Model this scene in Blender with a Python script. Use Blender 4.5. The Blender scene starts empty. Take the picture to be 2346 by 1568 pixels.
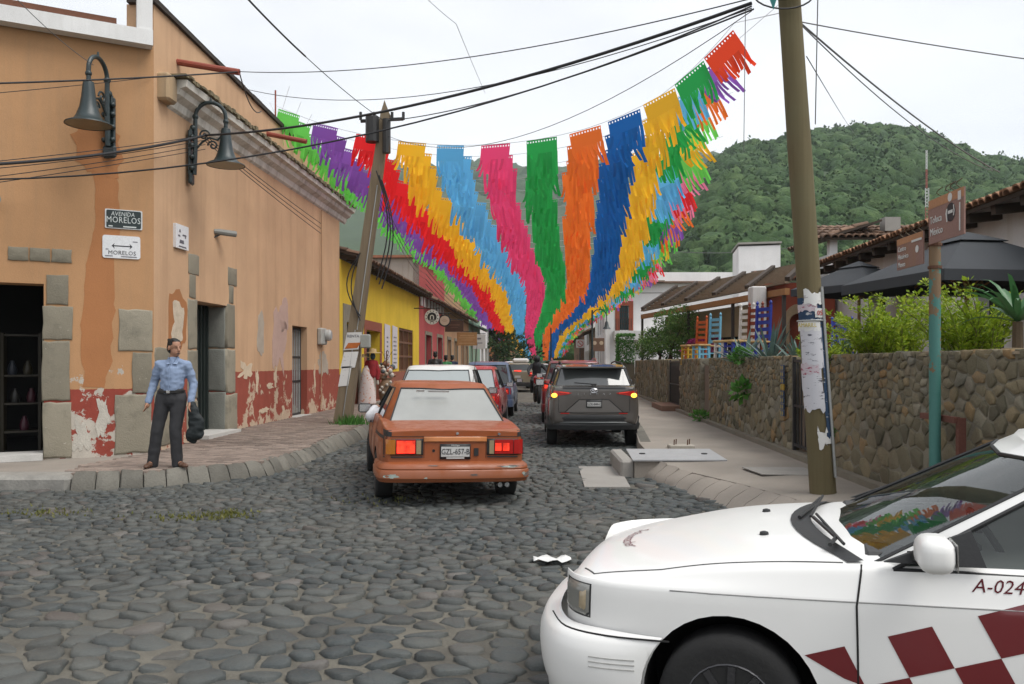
import bpy, bmesh, math, random
import numpy as np
from mathutils import Vector, Matrix, noise
from mathutils.bvhtree import BVHTree
from mathutils.geometry import delaunay_2d_cdt
R = math.radians
rnd = random.Random(11)
SC = bpy.context.scene
COL = SC.collection
# ------------------------------------------------------------------ camera, sky, sun, exposure
H, F, U0, V0 = 1.47, 1900.0, 1173.0, 832.0
cd = bpy.data.cameras.new('camera')
cam = bpy.data.objects.new('camera', cd)
COL.objects.link(cam)
cam.location = (0, 0, H)
cam.rotation_euler = (R(90), 0, 0)
cd.sensor_width = 36.0
cd.lens = 36.0 * F / 2346.0
cd.shift_y = 48.0 / 2346.0
cd.clip_start = 0.1
cd.clip_end = 6000
SC.camera = cam
SUN_EL, SUN_AZ = R(58), R(118)       # azimuth clockwise from +Y
W = bpy.data.worlds.new('World')
SC.world = W
W.use_nodes = True
nt = W.node_tree
nt.nodes.clear()
n_out = nt.nodes.new('ShaderNodeOutputWorld')
n_sky = nt.nodes.new('ShaderNodeTexSky')
n_sky.sky_type = 'NISHITA'
n_sky.sun_disc = False
n_sky.sun_elevation = SUN_EL
n_sky.sun_rotation = SUN_AZ
n_b1 = nt.nodes.new('ShaderNodeBackground')
n_b1.inputs['Strength'].default_value = 0.05
n_hs = nt.nodes.new('ShaderNodeHueSaturation')
n_hs.inputs['Saturation'].default_value = 0.35
nt.links.new(n_sky.outputs[0], n_hs.inputs['Color'])
nt.links.new(n_hs.outputs[0], n_b1.inputs['Color'])
n_tc = nt.nodes.new('ShaderNodeTexCoord')
n_mp = nt.nodes.new('ShaderNodeMapping')
n_mp.inputs['Scale'].default_value = (1.0, 1.0, 3.0)
n_ns = nt.nodes.new('ShaderNodeTexNoise')
n_ns.inputs['Scale'].default_value = 2.2
n_ns.inputs['Detail'].default_value = 4
n_rp = nt.nodes.new('ShaderNodeValToRGB')
n_rp.color_ramp.elements[0].position = 0.32
n_rp.color_ramp.elements[0].color = (0.68, 0.675, 0.70, 1)
n_rp.color_ramp.elements[1].position = 0.68
n_rp.color_ramp.elements[1].color = (0.93, 0.925, 0.935, 1)
nt.links.new(n_tc.outputs['Generated'], n_mp.inputs['Vector'])
nt.links.new(n_mp.outputs[0], n_ns.inputs['Vector'])
nt.links.new(n_ns.outputs['Fac'], n_rp.inputs['Fac'])
n_b2 = nt.nodes.new('ShaderNodeBackground')
n_b2.inputs['Strength'].default_value = 0.50
nt.links.new(n_rp.outputs[0], n_b2.inputs['Color'])
n_add = nt.nodes.new('ShaderNodeAddShader')
nt.links.new(n_b1.outputs[0], n_add.inputs[0])
nt.links.new(n_b2.outputs[0], n_add.inputs[1])
nt.links.new(n_add.outputs[0], n_out.inputs['Surface'])
sd = bpy.data.lights.new('sun', 'SUN')
sd.energy = 1.5
sd.angle = R(35)
sd.color = (1.0, 0.97, 0.92)
sun = bpy.data.objects.new('sun', sd)
COL.objects.link(sun)
sun.location = (20, -10, 40)
_sd = Vector((math.sin(SUN_AZ) * math.cos(SUN_EL), math.cos(SUN_AZ) * math.cos(SUN_EL), math.sin(SUN_EL)))
sun.rotation_euler = _sd.to_track_quat('Z', 'Y').to_euler()
SC.view_settings.view_transform = 'Standard'
SC.view_settings.look = 'None'
SC.view_settings.exposure = 0.85
SC.view_settings.gamma = 1.0
SC.view_settings.use_curve_mapping = False
SC.cycles.max_bounces = 6
SC.cycles.volume_bounces = 2
SC.cycles.transparent_max_bounces = 10
SC.cycles.use_denoising = True
# ------------------------------------------------------------------ frames of reference
TH = math.atan(97.0 / 1900.0)
CT, SN = math.cos(TH), math.sin(TH)
def P(s, t, z=0.0):
 """street frame: s along the street, t to its right"""
 return Vector((s * SN + t * CT, s * CT - t * SN, z))
def ST(p):
 return p[0] * SN + p[1] * CT, p[0] * CT - p[1] * SN
def st2(x, y):
 return (x * SN + y * CT, x * CT - y * SN)
def at(u, v, Y):
 return Vector(((u - U0) * Y / F, Y, H - (v - V0) * Y / F))
def onwall(u, v, t):
 k = (u - U0) / F
 Y = (t / CT) / (k - SN / CT)
 s, _ = st2(k * Y, Y)
 return s, H - (v - V0) * Y / F
def smooth(x):
 x = min(1.0, max(0.0, x))
 return x * x * (3 - 2 * x)
def gz(x, y):
 return -0.13 - 0.03 * smooth((6.5 - y) / 3.0)
# ------------------------------------------------------------------ materials
class NT:
 def __init__(s, name):
  s.m = bpy.data.materials.new(name)
  s.m.use_nodes = True
  s.t = s.m.node_tree
  s.t.nodes.clear()
  s.out = s.n('OutputMaterial')
  s._tc = None
 def n(s, kind, **kw):
  x = s.t.nodes.new('ShaderNode' + kind)
  for k, v in kw.items():
   if k in x.inputs: x.inputs[k].default_value = v
   else: setattr(x, k, v)
  return x
 def l(s, a, b): s.t.links.new(a, b)
 @property
 def co(s):
  if s._tc is None: s._tc = s.n('TexCoord')
  return s._tc.outputs['Object']
 def noise(s, scale, detail=4, rough=.55, co=None, dist=0):
  x = s.n('TexNoise', Scale=scale, Detail=detail, Roughness=rough, Distortion=dist)
  s.l(co or s.co, x.inputs['Vector'])
  return x.outputs['Fac']
 def ramp(s, fac, stops):
  x = s.n('ValToRGB')
  e = x.color_ramp.elements
  while len(e) < len(stops): e.new(0.5)
  for i, (p, c) in enumerate(stops):
   e[i].position = p
   e[i].color = (*c, 1) if not isinstance(c, (int, float)) else (c, c, c, 1)
  s.l(fac, x.inputs['Fac'])
  return x.outputs['Color']
 def mix(s, fac, a, b, mode='MIX'):
  x = s.n('Mix', data_type='RGBA', blend_type=mode)
  for v, i in ((fac, 0), (a, 6), (b, 7)):
   if isinstance(v, (int, float)): x.inputs[i].default_value = v
   elif isinstance(v, tuple): x.inputs[i].default_value = (*v, 1) if len(v) == 3 else v
   else: s.l(v, x.inputs[i])
  return x.outputs[2]
 def math(s, op, a, b=0.0, clamp=False):
  x = s.n('Math', operation=op, use_clamp=clamp)
  for v, i in ((a, 0), (b, 1)):
   if isinstance(v, (int, float)): x.inputs[i].default_value = v
   else: s.l(v, x.inputs[i])
  return x.outputs[0]
 def rand(s):
  a = s.n('ObjectInfo').outputs['Random']
  b = s.n('NewGeometry').outputs['Random Per Island']
  return s.math('FRACT', s.math('ADD', a, b))
 def z(s):
  x = s.n('SeparateXYZ')
  s.l(s.co, x.inputs[0])
  return x.outputs
 def bsdf(s, col, rough=.8, bump=None, bstr=.3, bdist=.01, metal=0, coat=0, spec=.5, emit=None, estr=0, trans=0):
  b = s.n('BsdfPrincipled')
  for v, k in ((col, 'Base Color'), (rough, 'Roughness'), (metal, 'Metallic'), (coat, 'Coat Weight'), (spec, 'Specular IOR Level')):
   if isinstance(v, tuple): b.inputs[k].default_value = (*v, 1)
   elif isinstance(v, (int, float)): b.inputs[k].default_value = v
   else: s.l(v, b.inputs[k])
  if coat: b.inputs['Coat Roughness'].default_value = .06
  if emit:
   b.inputs['Emission Color'].default_value = (*emit, 1)
   b.inputs['Emission Strength'].default_value = estr
  if bump is not None:
   bp = s.n('Bump', Strength=bstr, Distance=bdist)
   s.l(bump, bp.inputs['Height'])
   s.l(bp.outputs[0], b.inputs['Normal'])
  sh = b.outputs[0]
  if trans:
   tr = s.n('BsdfTranslucent')
   if isinstance(col, tuple): tr.inputs[0].default_value = (*col, 1)
   else: s.l(col, tr.inputs[0])
   mx = s.n('MixShader', Fac=trans)
   s.l(sh, mx.inputs[1]); s.l(tr.outputs[0], mx.inputs[2])
   sh = mx.outputs[0]
  s.l(sh, s.out.inputs['Surface'])
  return s.m
def sc(c, k): return tuple(min(1, x * k) for x in c)
def mk(name, col, rough=.75, var=.18, scale=5, fine=60, bump=.15, bdist=.01, metal=0, coat=0, spec=.4, rand=0, emit=None, estr=0, trans=0, col2=None):
 """weathered surface: large blotches, fine grain, optional colour per piece"""
 m = NT(name)
 c = m.mix(m.noise(scale, 5), sc(col, 1 - var), col2 or sc(col, 1 + var))
 g = m.noise(fine, 3)
 c = m.mix(.25, c, m.ramp(g, [(.3, .35), (.7, .95)]), 'MULTIPLY') if bump else c
 if rand:
  k = m.ramp(m.rand(), [(0, 1 - rand), (1, 1 + rand)])
  c = m.mix(1.0, c, k, 'MULTIPLY')
 return m.bsdf(c, rough, g if bump else None, bump, bdist, metal, coat, spec, emit, estr, trans)
MAT = {}
def M(key, *a, **k):
 if key not in MAT: MAT[key] = mk(key, *a, **k)
 return MAT[key]
def paint(name, col, rough=.28, dirt=.25, dcol=(.2, .17, .14), coat=.6, dscale=3, chips=None):
 m = NT(name)
 d = m.math('MULTIPLY', m.ramp(m.noise(dscale, 6, .65), [(.42, 0.0), (.75, 1.0)]), dirt)
 zz = m.z()[2]
 low = m.math('MULTIPLY', m.ramp(zz, [(.05, 1.0), (.55, 0.0)]), .35 * dirt / .25)
 c = m.mix(m.math('MAXIMUM', d, low), col, dcol)
 ch = m.noise(23, 5, .7)
 if chips:
  c = m.mix(m.ramp(ch, [(chips[0], 0.0), (chips[0] + .02, 1.0)]), c, chips[1])
 r = m.math('ADD', m.math('MULTIPLY', d, 1.2), rough, True)
 return m.bsdf(c, r, None, coat=coat, spec=.5)
def glass(name, tint=(.02, .025, .025), clear=.35, rough=.03, dust=0.0, dcol=(.55, .55, .52)):
 m = NT(name)
 b = m.n('BsdfPrincipled')
 b.inputs['Specular IOR Level'].default_value = .95
 b.inputs['Roughness'].default_value = rough
 if dust:
  c = m.mix(m.ramp(m.noise(2.2, 5, .6), [(.25, dust * .75), (.75, dust)]), tint, dcol)
  m.l(c, b.inputs['Base Color'])
 else:
  b.inputs['Base Color'].default_value = (*tint, 1)
 tr = m.n('BsdfTransparent')
 tr.inputs[0].default_value = (.75, .8, .78, 1)
 lw = m.n('LayerWeight', Blend=.35)
 f = m.math('MULTIPLY', m.math('SUBTRACT', 1.0, lw.outputs['Fresnel']), clear)
 mx = m.n('MixShader')
 m.l(f, mx.inputs[0]); m.l(b.outputs[0], mx.inputs[1]); m.l(tr.outputs[0], mx.inputs[2])
 m.l(mx.outputs[0], m.out.inputs['Surface'])
 return m.m
# ------------------------------------------------------------------ objects
def off(o):
 v = Vector((0, 0, 0))
 while o is not None:
  v += o.location
  o = o.parent
 return v
def tag(o, label=None, cat=None, group=None, kind=None):
 if label: o['label'] = label
 if cat: o['category'] = cat
 if group: o['group'] = group
 if kind: o['kind'] = kind
 return o
def thing(name, loc, label, cat, group=None, rot=None):
 o = bpy.data.objects.new(name, None)
 o.empty_display_size = .2
 COL.objects.link(o)
 o.location = loc
 if rot is not None: o.rotation_euler = rot
 return tag(o, label, cat, group)
def link(name, me, parent=None):
 o = bpy.data.objects.new(name, me)
 COL.objects.link(o)
 o.parent = parent
 return o
class MB:
 def __init__(s): s.v, s.f, s.mi, s.cur = [], [], [], 0
 def add(s, vs, fs):
  b = len(s.v)
  s.v += [Vector(v) for v in vs]
  s.f += [tuple(b + i for i in f) for f in fs]
  s.mi += [s.cur] * len(fs)
  return s
 def box(s, c, d, M=None):
  x, y, z = d[0] / 2, d[1] / 2, d[2] / 2
  vs = [Vector(q) for q in ((-x, -y, -z), (x, -y, -z), (x, y, -z), (-x, y, -z), (-x, -y, z), (x, -y, z), (x, y, z), (-x, y, z))]
  if M is not None: vs = [M @ q for q in vs]
  c = Vector(c)
  return s.add([q + c for q in vs], [(0, 3, 2, 1), (4, 5, 6, 7), (0, 1, 5, 4), (1, 2, 6, 5), (2, 3, 7, 6), (3, 0, 4, 7)])
 def bbox(s, c, d, bev=.01, M=None, seg=1):
  """box with chamfered edges"""
  x, y, z = d[0] / 2, d[1] / 2, d[2] / 2
  b = min(bev, x * .9, y * .9, z * .9)
  bm = bmesh.new()
  bmesh.ops.create_cube(bm, size=1)
  for q in bm.verts: q.co = Vector((q.co.x * 2 * x, q.co.y * 2 * y, q.co.z * 2 * z))
  bmesh.ops.bevel(bm, geom=list(bm.edges), offset=b, segments=seg, profile=.5, affect='EDGES')
  bm.verts.index_update()
  vs = [(M @ q.co if M is not None else q.co) + Vector(c) for q in bm.verts]
  fs = [tuple(q.index for q in f.verts) for f in bm.faces]
  bm.free()
  return s.add(vs, fs)
 def beam(s, a, b, w, h, up=(0, 0, 1)):
  a, b = Vector(a), Vector(b)
  d = (b - a); L = d.length; d.normalize()
  up = Vector(up)
  x = d.cross(up)
  if x.length < 1e-4: x = d.cross(Vector((1, 0, 0)))
  x.normalize(); y = x.cross(d)
  return s.box((a + b) / 2, (w, L, h), Matrix((x, d, y)).transposed())
 def tube(s, pts, r, n=8, caps=True):
  pts = [Vector(p) for p in pts]
  rs = r if isinstance(r, (list, tuple)) else [r] * len(pts)
  prev = None; rings = []
  for i, p in enumerate(pts):
   d = (pts[min(i + 1, len(pts) - 1)] - pts[max(i - 1, 0)])
   if d.length < 1e-9: d = Vector((0, 0, 1))
   d.normalize()
   if prev is None:
    x = d.orthogonal().normalized()
   else:
    x = prev - d * prev.dot(d)
    x = d.orthogonal().normalized() if x.length < 1e-6 else x.normalized()
   prev = x
   y = d.cross(x)
   rings.append([p + (x * math.cos(2 * math.pi * k / n) + y * math.sin(2 * math.pi * k / n)) * rs[i] for k in range(n)])
  vs = [q for g in rings for q in g]
  fs = []
  for i in range(len(pts) - 1):
   for k in range(n):
    fs.append((i * n + k, i * n + (k + 1) % n, (i + 1) * n + (k + 1) % n, (i + 1) * n + k))
  if caps:
   fs.append(tuple(range(n))[::-1])
   fs.append(tuple((len(pts) - 1) * n + k for k in range(n)))
  return s.add(vs, fs)
 def lathe(s, prof, c=(0, 0, 0), n=16, axis='Z', M=None):
  vs, fs = [], []
  c = Vector(c)
  for r, h in prof:
   for k in range(n):
    a = 2 * math.pi * k / n
    q = Vector((r * math.cos(a), r * math.sin(a), h))
    if axis == 'Y': q = Vector((q.x, q.z, q.y))
    if axis == 'X': q = Vector((q.z, q.x, q.y))
    if M is not None: q = M @ q
    vs.append(q + c)
  for i in range(len(prof) - 1):
   for k in range(n):
    fs.append((i * n + k, i * n + (k + 1) % n, (i + 1) * n + (k + 1) % n, (i + 1) * n + k))
  if prof[0][0] > 1e-4: fs.append(tuple(range(n))[::-1])
  if prof[-1][0] > 1e-4: fs.append(tuple((len(prof) - 1) * n + k for k in range(n)))
  return s.add(vs, fs)
 def prism(s, pts, d):
  """flat polygon (3-D points) pushed along vector d"""
  n = len(pts); d = Vector(d)
  pts = [Vector(p) for p in pts]
  fs = [tuple(range(n))[::-1], tuple(range(n, 2 * n))]
  fs += [(k, (k + 1) % n, n + (k + 1) % n, n + k) for k in range(n)]
  return s.add(pts + [p + d for p in pts], fs)
 def ball(s, c, r, n=10, m=7, M=None):
  r = Vector((r, r, r)) if isinstance(r, (int, float)) else Vector(r)
  vs, fs = [], []
  c = Vector(c)
  for i in range(m + 1):
   ph = math.pi * i / m
   for k in range(n):
    a = 2 * math.pi * k / n
    q = Vector((r.x * math.sin(ph) * math.cos(a), r.y * math.sin(ph) * math.sin(a), -r.z * math.cos(ph)))
    if M is not None: q = M @ q
    vs.append(q + c)
  for i in range(m):
   for k in range(n):
    fs.append((i * n + k, i * n + (k + 1) % n, (i + 1) * n + (k + 1) % n, (i + 1) * n + k))
  return s.add(vs, fs)
 def build(s, name, mats, parent=None, smooth=False, local=False, origin=None, sharp=35, fix=True):
  if not isinstance(mats, (list, tuple)): mats = [mats]
  if origin is None:
   if local: origin = Vector((0, 0, 0))
   elif parent is not None: origin = off(parent)
   else:
    xs = [v.x for v in s.v]; ys = [v.y for v in s.v]
    origin = Vector(((min(xs) + max(xs)) / 2, (min(ys) + max(ys)) / 2, min(v.z for v in s.v)))
  else: origin = Vector(origin)
  me = bpy.data.meshes.new(name)
  me.from_pydata([v - origin for v in s.v], [], s.f)
  for m in mats: me.materials.append(m)
  if len(mats) > 1: me.polygons.foreach_set('material_index', s.mi)
  if fix:
   bm = bmesh.new(); bm.from_mesh(me)
   bmesh.ops.remove_doubles(bm, verts=bm.verts, dist=1e-5)
   bmesh.ops.recalc_face_normals(bm, faces=bm.faces)
   bm.to_mesh(me); bm.free()
  if smooth:
   me.polygons.foreach_set('use_smooth', [True] * len(me.polygons))
   if sharp: me.set_sharp_from_angle(angle=R(sharp))
  o = link(name, me, parent)
  if parent is None: o.location = origin
  return o
def dup(root, loc=None, rotz=None, label=None):
 r = root.copy(); COL.objects.link(r)
 if loc is not None: r.location = loc
 if rotz is not None: r.rotation_euler = (r.rotation_euler[0], r.rotation_euler[1], rotz)
 if label: r['label'] = label
 for ch in list(root.children):
  c = ch.copy(); COL.objects.link(c); c.parent = r
  for g in ch.children:
   d = g.copy(); COL.objects.link(d); d.parent = c
 return r
def bake(o):
 dg = bpy.context.evaluated_depsgraph_get()
 me = bpy.data.meshes.new_from_object(o.evaluated_get(dg), depsgraph=dg)
 o.modifiers.clear()
 o.data = me
 return o
def smooth_mesh(o, ang=35):
 me = o.data
 me.polygons.foreach_set('use_smooth', [True] * len(me.polygons))
 if ang: me.set_sharp_from_angle(angle=R(ang))
_txt = {}
def text(name, s, size, mat, parent, origin, ux, uy, ext=.0015, align='CENTER', shear=0, xs=1.0, space=1.0, local=False):
 """letters laid on a surface: ux runs along the line, uy up the letters"""
 cu = bpy.data.curves.new('letters', 'FONT')
 cu.body = s; cu.size = size; cu.align_x = align; cu.align_y = 'CENTER'
 cu.extrude = ext; cu.shear = shear; cu.space_character = space; cu.resolution_u = 2
 tmp = bpy.data.objects.new('letters', cu)
 COL.objects.link(tmp)
 dg = bpy.context.evaluated_depsgraph_get()
 me = bpy.data.meshes.new_from_object(tmp.evaluated_get(dg), depsgraph=dg)
 bpy.data.objects.remove(tmp); bpy.data.curves.remove(cu)
 ux, uy = Vector(ux).normalized(), Vector(uy).normalized()
 un = ux.cross(uy)
 o0 = Vector(origin) - (Vector((0, 0, 0)) if local or parent is None else off(parent))
 for v in me.vertices:
  v.co = o0 + ux * v.co.x * xs + uy * v.co.y + un * v.co.z
 me.materials.clear(); me.materials.append(mat)
 return link(name, me, parent)
# ------------------------------------------------------------------ irregular stones
def clip(poly, a, b, c):
 out = []
 n = len(poly)
 for i in range(n):
  p, q = poly[i], poly[(i + 1) % n]
  dp, dq = a * p[0] + b * p[1] - c, a * q[0] + b * q[1] - c
  if dp <= 0: out.append(p)
  if dp * dq < 0:
   k = dp / (dp - dq)
   out.append((p[0] + (q[0] - p[0]) * k, p[1] + (q[1] - p[1]) * k))
 return out
def scatter(x0, x1, y0, y1, rfun, inside, seed, tries=None):
 """dart throwing with a spacing that varies over the area"""
 rg = random.Random(seed)
 rmin = min(rfun(x0 + (x1 - x0) * i / 6, y0 + (y1 - y0) * j / 12) for i in range(7) for j in range(13))
 rmax = max(rfun(x0 + (x1 - x0) * i / 6, y0 + (y1 - y0) * j / 12) for i in range(7) for j in range(13))
 cell = rmax
 grid = {}
 pts = []
 tries = tries or int((x1 - x0) * (y1 - y0) / (rmin * rmin) * 6)
 for _ in range(tries):
  x, y = rg.uniform(x0, x1), rg.uniform(y0, y1)
  if not inside(x, y): continue
  r = rfun(x, y) * rg.uniform(.78, 1.12)
  ci, cj = int(x // cell), int(y // cell)
  ok = True
  for i in (ci - 1, ci, ci + 1):
   for j in (cj - 1, cj, cj + 1):
    for q in grid.get((i, j), ()):
     if (q[0] - x) ** 2 + (q[1] - y) ** 2 < r * r: ok = False; break
    if not ok: break
   if not ok: break
  if ok:
   grid.setdefault((ci, cj), []).append((x, y))
   pts.append((x, y))
 return pts, grid, cell
def cells(pts, grid, cell):
 out = []
 for x, y in pts:
  R2 = cell * 1.1
  poly = [(x - R2, y - R2), (x + R2, y - R2), (x + R2, y + R2), (x - R2, y + R2)]
  ci, cj = int(x // cell), int(y // cell)
  near = []
  for i in range(ci - 2, ci + 3):
   for j in range(cj - 2, cj + 3):
    for q in grid.get((i, j), ()):
     if q != (x, y): near.append(((q[0] - x) ** 2 + (q[1] - y) ** 2, q))
  near.sort()
  for d2, q in near[:14]:
   a, b = q[0] - x, q[1] - y
   poly = clip(poly, a, b, a * (q[0] + x) / 2 + b * (q[1] + y) / 2)
   if len(poly) < 3: break
  if len(poly) >= 3: out.append(((x, y), poly))
 return out
def rounded(poly, cx, cy, gap, rg, n=9, sharp=.35):
 """shrink a cell and resample it to n points, rounding its corners"""
 m = len(poly)
 per = []
 for i in range(m):
  p, q = poly[i], poly[(i + 1) % m]
  per.append(math.hypot(q[0] - p[0], q[1] - p[1]))
 tot = sum(per)
 if tot < 1e-6: return None
 area = .5 * abs(sum(poly[i][0] * poly[(i + 1) % m][1] - poly[(i + 1) % m][0] * poly[i][1] for i in range(m)))
 gx = sum(p[0] for p in poly) / m; gy = sum(p[1] for p in poly) / m
 if n == 0:                                   # angular block: the cell's own corners, drawn in and roughened
  res = []
  for i in range(m):
   p, q = poly[i], poly[(i + 1) % m]
   if per[i] < tot * .04: continue
   for f in ((.08, .5, .92) if per[i] > tot * .16 else (.1, .9)):
    x, y = p[0] + (q[0] - p[0]) * f, p[1] + (q[1] - p[1]) * f
    d = math.hypot(x - gx, y - gy)
    k = max(.3, 1 - gap * 1.1 / max(d, 1e-6)) * rg.uniform(.95, 1.02)
    res.append((gx + (x - gx) * k, gy + (y - gy) * k))
  return ((gx, gy), res) if len(res) > 4 else None
 req = math.sqrt(area / math.pi)
 res = []
 a0 = rg.uniform(0, 2 * math.pi / n)
 for k in range(n):
  a = a0 + 2 * math.pi * k / n
  dx, dy = math.cos(a), math.sin(a)
  best = 9e9
  for i in range(m):
   p, q = poly[i], poly[(i + 1) % m]
   ex, ey = q[0] - p[0], q[1] - p[1]
   den = dx * ey - dy * ex
   if abs(den) < 1e-12: continue
   t = ((p[0] - gx) * ey - (p[1] - gy) * ex) / den
   u = ((p[0] - gx) * dy - (p[1] - gy) * dx) / den
   if t > 0 and -1e-6 <= u <= 1 + 1e-6 and t < best: best = t
  if best > 1e8: return None
  r = best * (1 - sharp) + min(best, req) * sharp
  r = max(r - gap, req * .35) * rg.uniform(.90, 1.04)
  res.append((gx + dx * r, gy + dy * r))
 return (gx, gy), res
def stone(mb, c, ring, fn, h, low=-.02, rim=.55, inset=.72, tilt=(0, 0)):
 n = len(ring)
 vs = []
 for (px, py) in ring: vs.append(fn(px, py, low))
 for (px, py) in ring:
  vs.append(fn(c[0] + (px - c[0]) * .97, c[1] + (py - c[1]) * .97, h * rim + (px - c[0]) * tilt[0] + (py - c[1]) * tilt[1]))
 for (px, py) in ring:
  vs.append(fn(c[0] + (px - c[0]) * inset, c[1] + (py - c[1]) * inset, h + ((px - c[0]) * tilt[0] + (py - c[1]) * tilt[1]) * inset))
 vs.append(fn(c[0], c[1], h * 1.1))
 fs = []
 for k in range(n):
  k2 = (k + 1) % n
  fs.append((k, k2, n + k2, n + k))
  fs.append((n + k, n + k2, 2 * n + k2, 2 * n + k))
  fs.append((2 * n + k, 2 * n + k2, 3 * n))
 mb.add(vs, fs)
# ================================================================== GROUND, ROAD, PAVEMENTS
def inpoly(x, y, poly):
 c = False
 n = len(poly)
 for i in range(n):
  x1, y1 = poly[i]; x2, y2 = poly[i - 1]
  if (y1 > y) != (y2 > y) and x < (x2 - x1) * (y - y1) / (y2 - y1) + x1: c = not c
 return c
def resample(path, n):
 d = [0]
 for a, b in zip(path, path[1:]): d.append(d[-1] + math.hypot(b[0] - a[0], b[1] - a[1]))
 out = []
 for k in range(n + 1):
  t = d[-1] * k / n
  for i in range(len(d) - 1):
   if t <= d[i + 1] + 1e-9:
    f = (t - d[i]) / max(1e-9, d[i + 1] - d[i])
    out.append((path[i][0] + (path[i + 1][0] - path[i][0]) * f, path[i][1] + (path[i + 1][1] - path[i][1]) * f))
    break
 return out
TL = -6.47                                   # house line on the left, in the street frame
TR = 3.48                                    # stone wall line on the right
CORNER = P(13.1, TL)
FA = R(28)
FD = Vector((-math.cos(FA), -math.sin(FA), 0))   # along the front facade, away from the corner
FN = Vector((math.sin(FA), -math.cos(FA), 0))    # its outward normal
def PF(q, o=0.0, z=0.0):
 v = CORNER + FD * q + FN * o
 return Vector((v.x, v.y, z))
def xy(v): return (v[0], v[1])
K_OUT = [(-5.44, 10.2), (-4.65, 10.46), (-4.02, 10.95), (-3.42, 11.5), (-3.25, 12.6), xy(P(15, -3.93)), xy(P(20, -3.93)), xy(P(40, -3.93))]
K_IN = [(-5.50, 10.42), (-4.75, 10.66), (-4.15, 11.12), (-3.62, 11.62), (-3.48, 12.65), xy(P(15, -4.16)), xy(P(20, -4.12)), xy(P(40, -4.12))]
def z_left(x, y):
 s, t = st2(x, y)
 d = (Vector((x, y, 0)) - CORNER).dot(FN)
 w = max(0, min(1, 1 - max(d, 0) / 2.3)) * max(0, min(1, (14.8 - s) / 1.6))
 return .085 + .035 * smooth((s - 14) / 4) - .06 * w
LEFT_POLY = [(-13, 10.75), (-5.55, 10.72)] + K_IN + [xy(P(160, -4.12)), xy(P(160, TL - .3)), xy(P(13.3, TL - .3)), xy(PF(.2, -.3)), xy(PF(9, -.3))]
RK_OUT = [xy(P(40, 1.75)), xy(P(20, 1.75)), xy(P(14.0, 1.30)), (1.80, 11.5), (2.0, 10.63), (2.32, 9.3), (2.46, 8.3), (2.62, 7.0), (3.05, 5.75), (4.2, 5.1), (12, 4.8)]
RK_IN = [xy(P(40, 1.87)), xy(P(20, 1.87)), xy(P(14.0, 1.42)), (2.0, 11.55), (2.22, 10.85), (2.62, 9.55), (2.82, 8.5), (2.98, 7.2), (3.35, 6.0), (4.3, 5.4), (12, 5.1)]
RIGHT_POLY = RK_IN + [(12, 5.9), xy(P(5.8, TR + .2)), xy(P(160, TR + .2)), xy(P(160, 1.87))]
def sheet(name, poly, zf, step, mat, kind='structure', extra=()):
 xs = [p[0] for p in poly]; ys = [p[1] for p in poly]
 pts = [Vector(p) for p in poly]
 n = len(pts)
 edges = [(i, (i + 1) % n) for i in range(n)]
 y = min(ys)
 while y < min(max(ys), 32):
  x = min(xs) + step * .5
  while x < max(xs):
   if inpoly(x, y, poly): pts.append(Vector((x, y)))
   x += step
  y += step
 vo, eo, fo, *_ = delaunay_2d_cdt(pts, edges, [list(range(n))], 1, 1e-5)
 mb = MB()
 mb.add([(v.x, v.y, zf(v.x, v.y)) for v in vo], [tuple(f) for f in fo])
 rim = [(p[0], p[1], zf(*p)) for p in poly]
 for i in range(n):
  a, b = rim[i], rim[(i + 1) % n]
  mb.add([a, b, (b[0], b[1], -.4), (a[0], a[1], -.4)], [(0, 1, 2, 3)])
 o = mb.build(name, mat, None, smooth=True, origin=(0, 0, 0))
 o['kind'] = kind
 return o
m_grit = NT('road_grit')
g1, g2 = m_grit.noise(2.5, 6, .6), m_grit.noise(90, 3, .7)
c = m_grit.mix(m_grit.ramp(g1, [(.3, 0.), (.7, 1.)]), (.065, .06, .049), (.17, .158, .127))
c = m_grit.mix(.6, c, m_grit.ramp(g2, [(.3, .45), (.7, 1.0)]), 'MULTIPLY')
m_grit = m_grit.bsdf(c, .9, g2, .6, .012)
m_cob = NT('cobble_basalt')
k = m_cob.rand()
c = m_cob.ramp(k, [(0, (.034, .040, .040)), (.5, (.055, .066, .067)), (.93, (.085, .092, .086)), (.97, (.085, .072, .065)), (1, (.14, .135, .125))])
n1 = m_cob.noise(11, 6, .7); n2 = m_cob.noise(140, 3, .7)
c = m_cob.mix(m_cob.ramp(n1, [(.5, 0.), (.85, .40)]), c, (.15, .14, .115))
c = m_cob.mix(.5, c, m_cob.ramp(n2, [(.3, .5), (.7, 1.0)]), 'MULTIPLY')
c = m_cob.mix(m_cob.ramp(m_cob.noise(.7, 4, .6), [(.40, 0.), (.72, .45)]), c, (.115, .108, .088))
m_cob = m_cob.bsdf(c, m_cob.ramp(n1, [(.3, .42), (.7, .72)]), m_cob.math('ADD', n1, m_cob.math('MULTIPLY', n2, .3)), .6, .02, spec=.45)
m_pave = mk('pavement_concrete', (.27, .24, .205), .85, .32, 1.3, 70, .3, .008)
m_brick = mk('paver_brick', (.225, .178, .148), .85, .2, 3, 80, .3, .006, rand=.28)
m_kerb = mk('kerb_stone', (.15, .142, .12), .9, .35, 4, 40, .6, .02, rand=.25)
m_conc = mk('old_concrete', (.30, .285, .26), .85, .2, 3, 60, .3, .008)
m_earth = mk('far_ground', (.10, .10, .06), .95, .3, .05, 2, .2, .1)
mb = MB()
N = 48
rr = [0, 30, 80, 200, 500, 1200, 3500]
vs = [(0, 0, -.42)]
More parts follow.
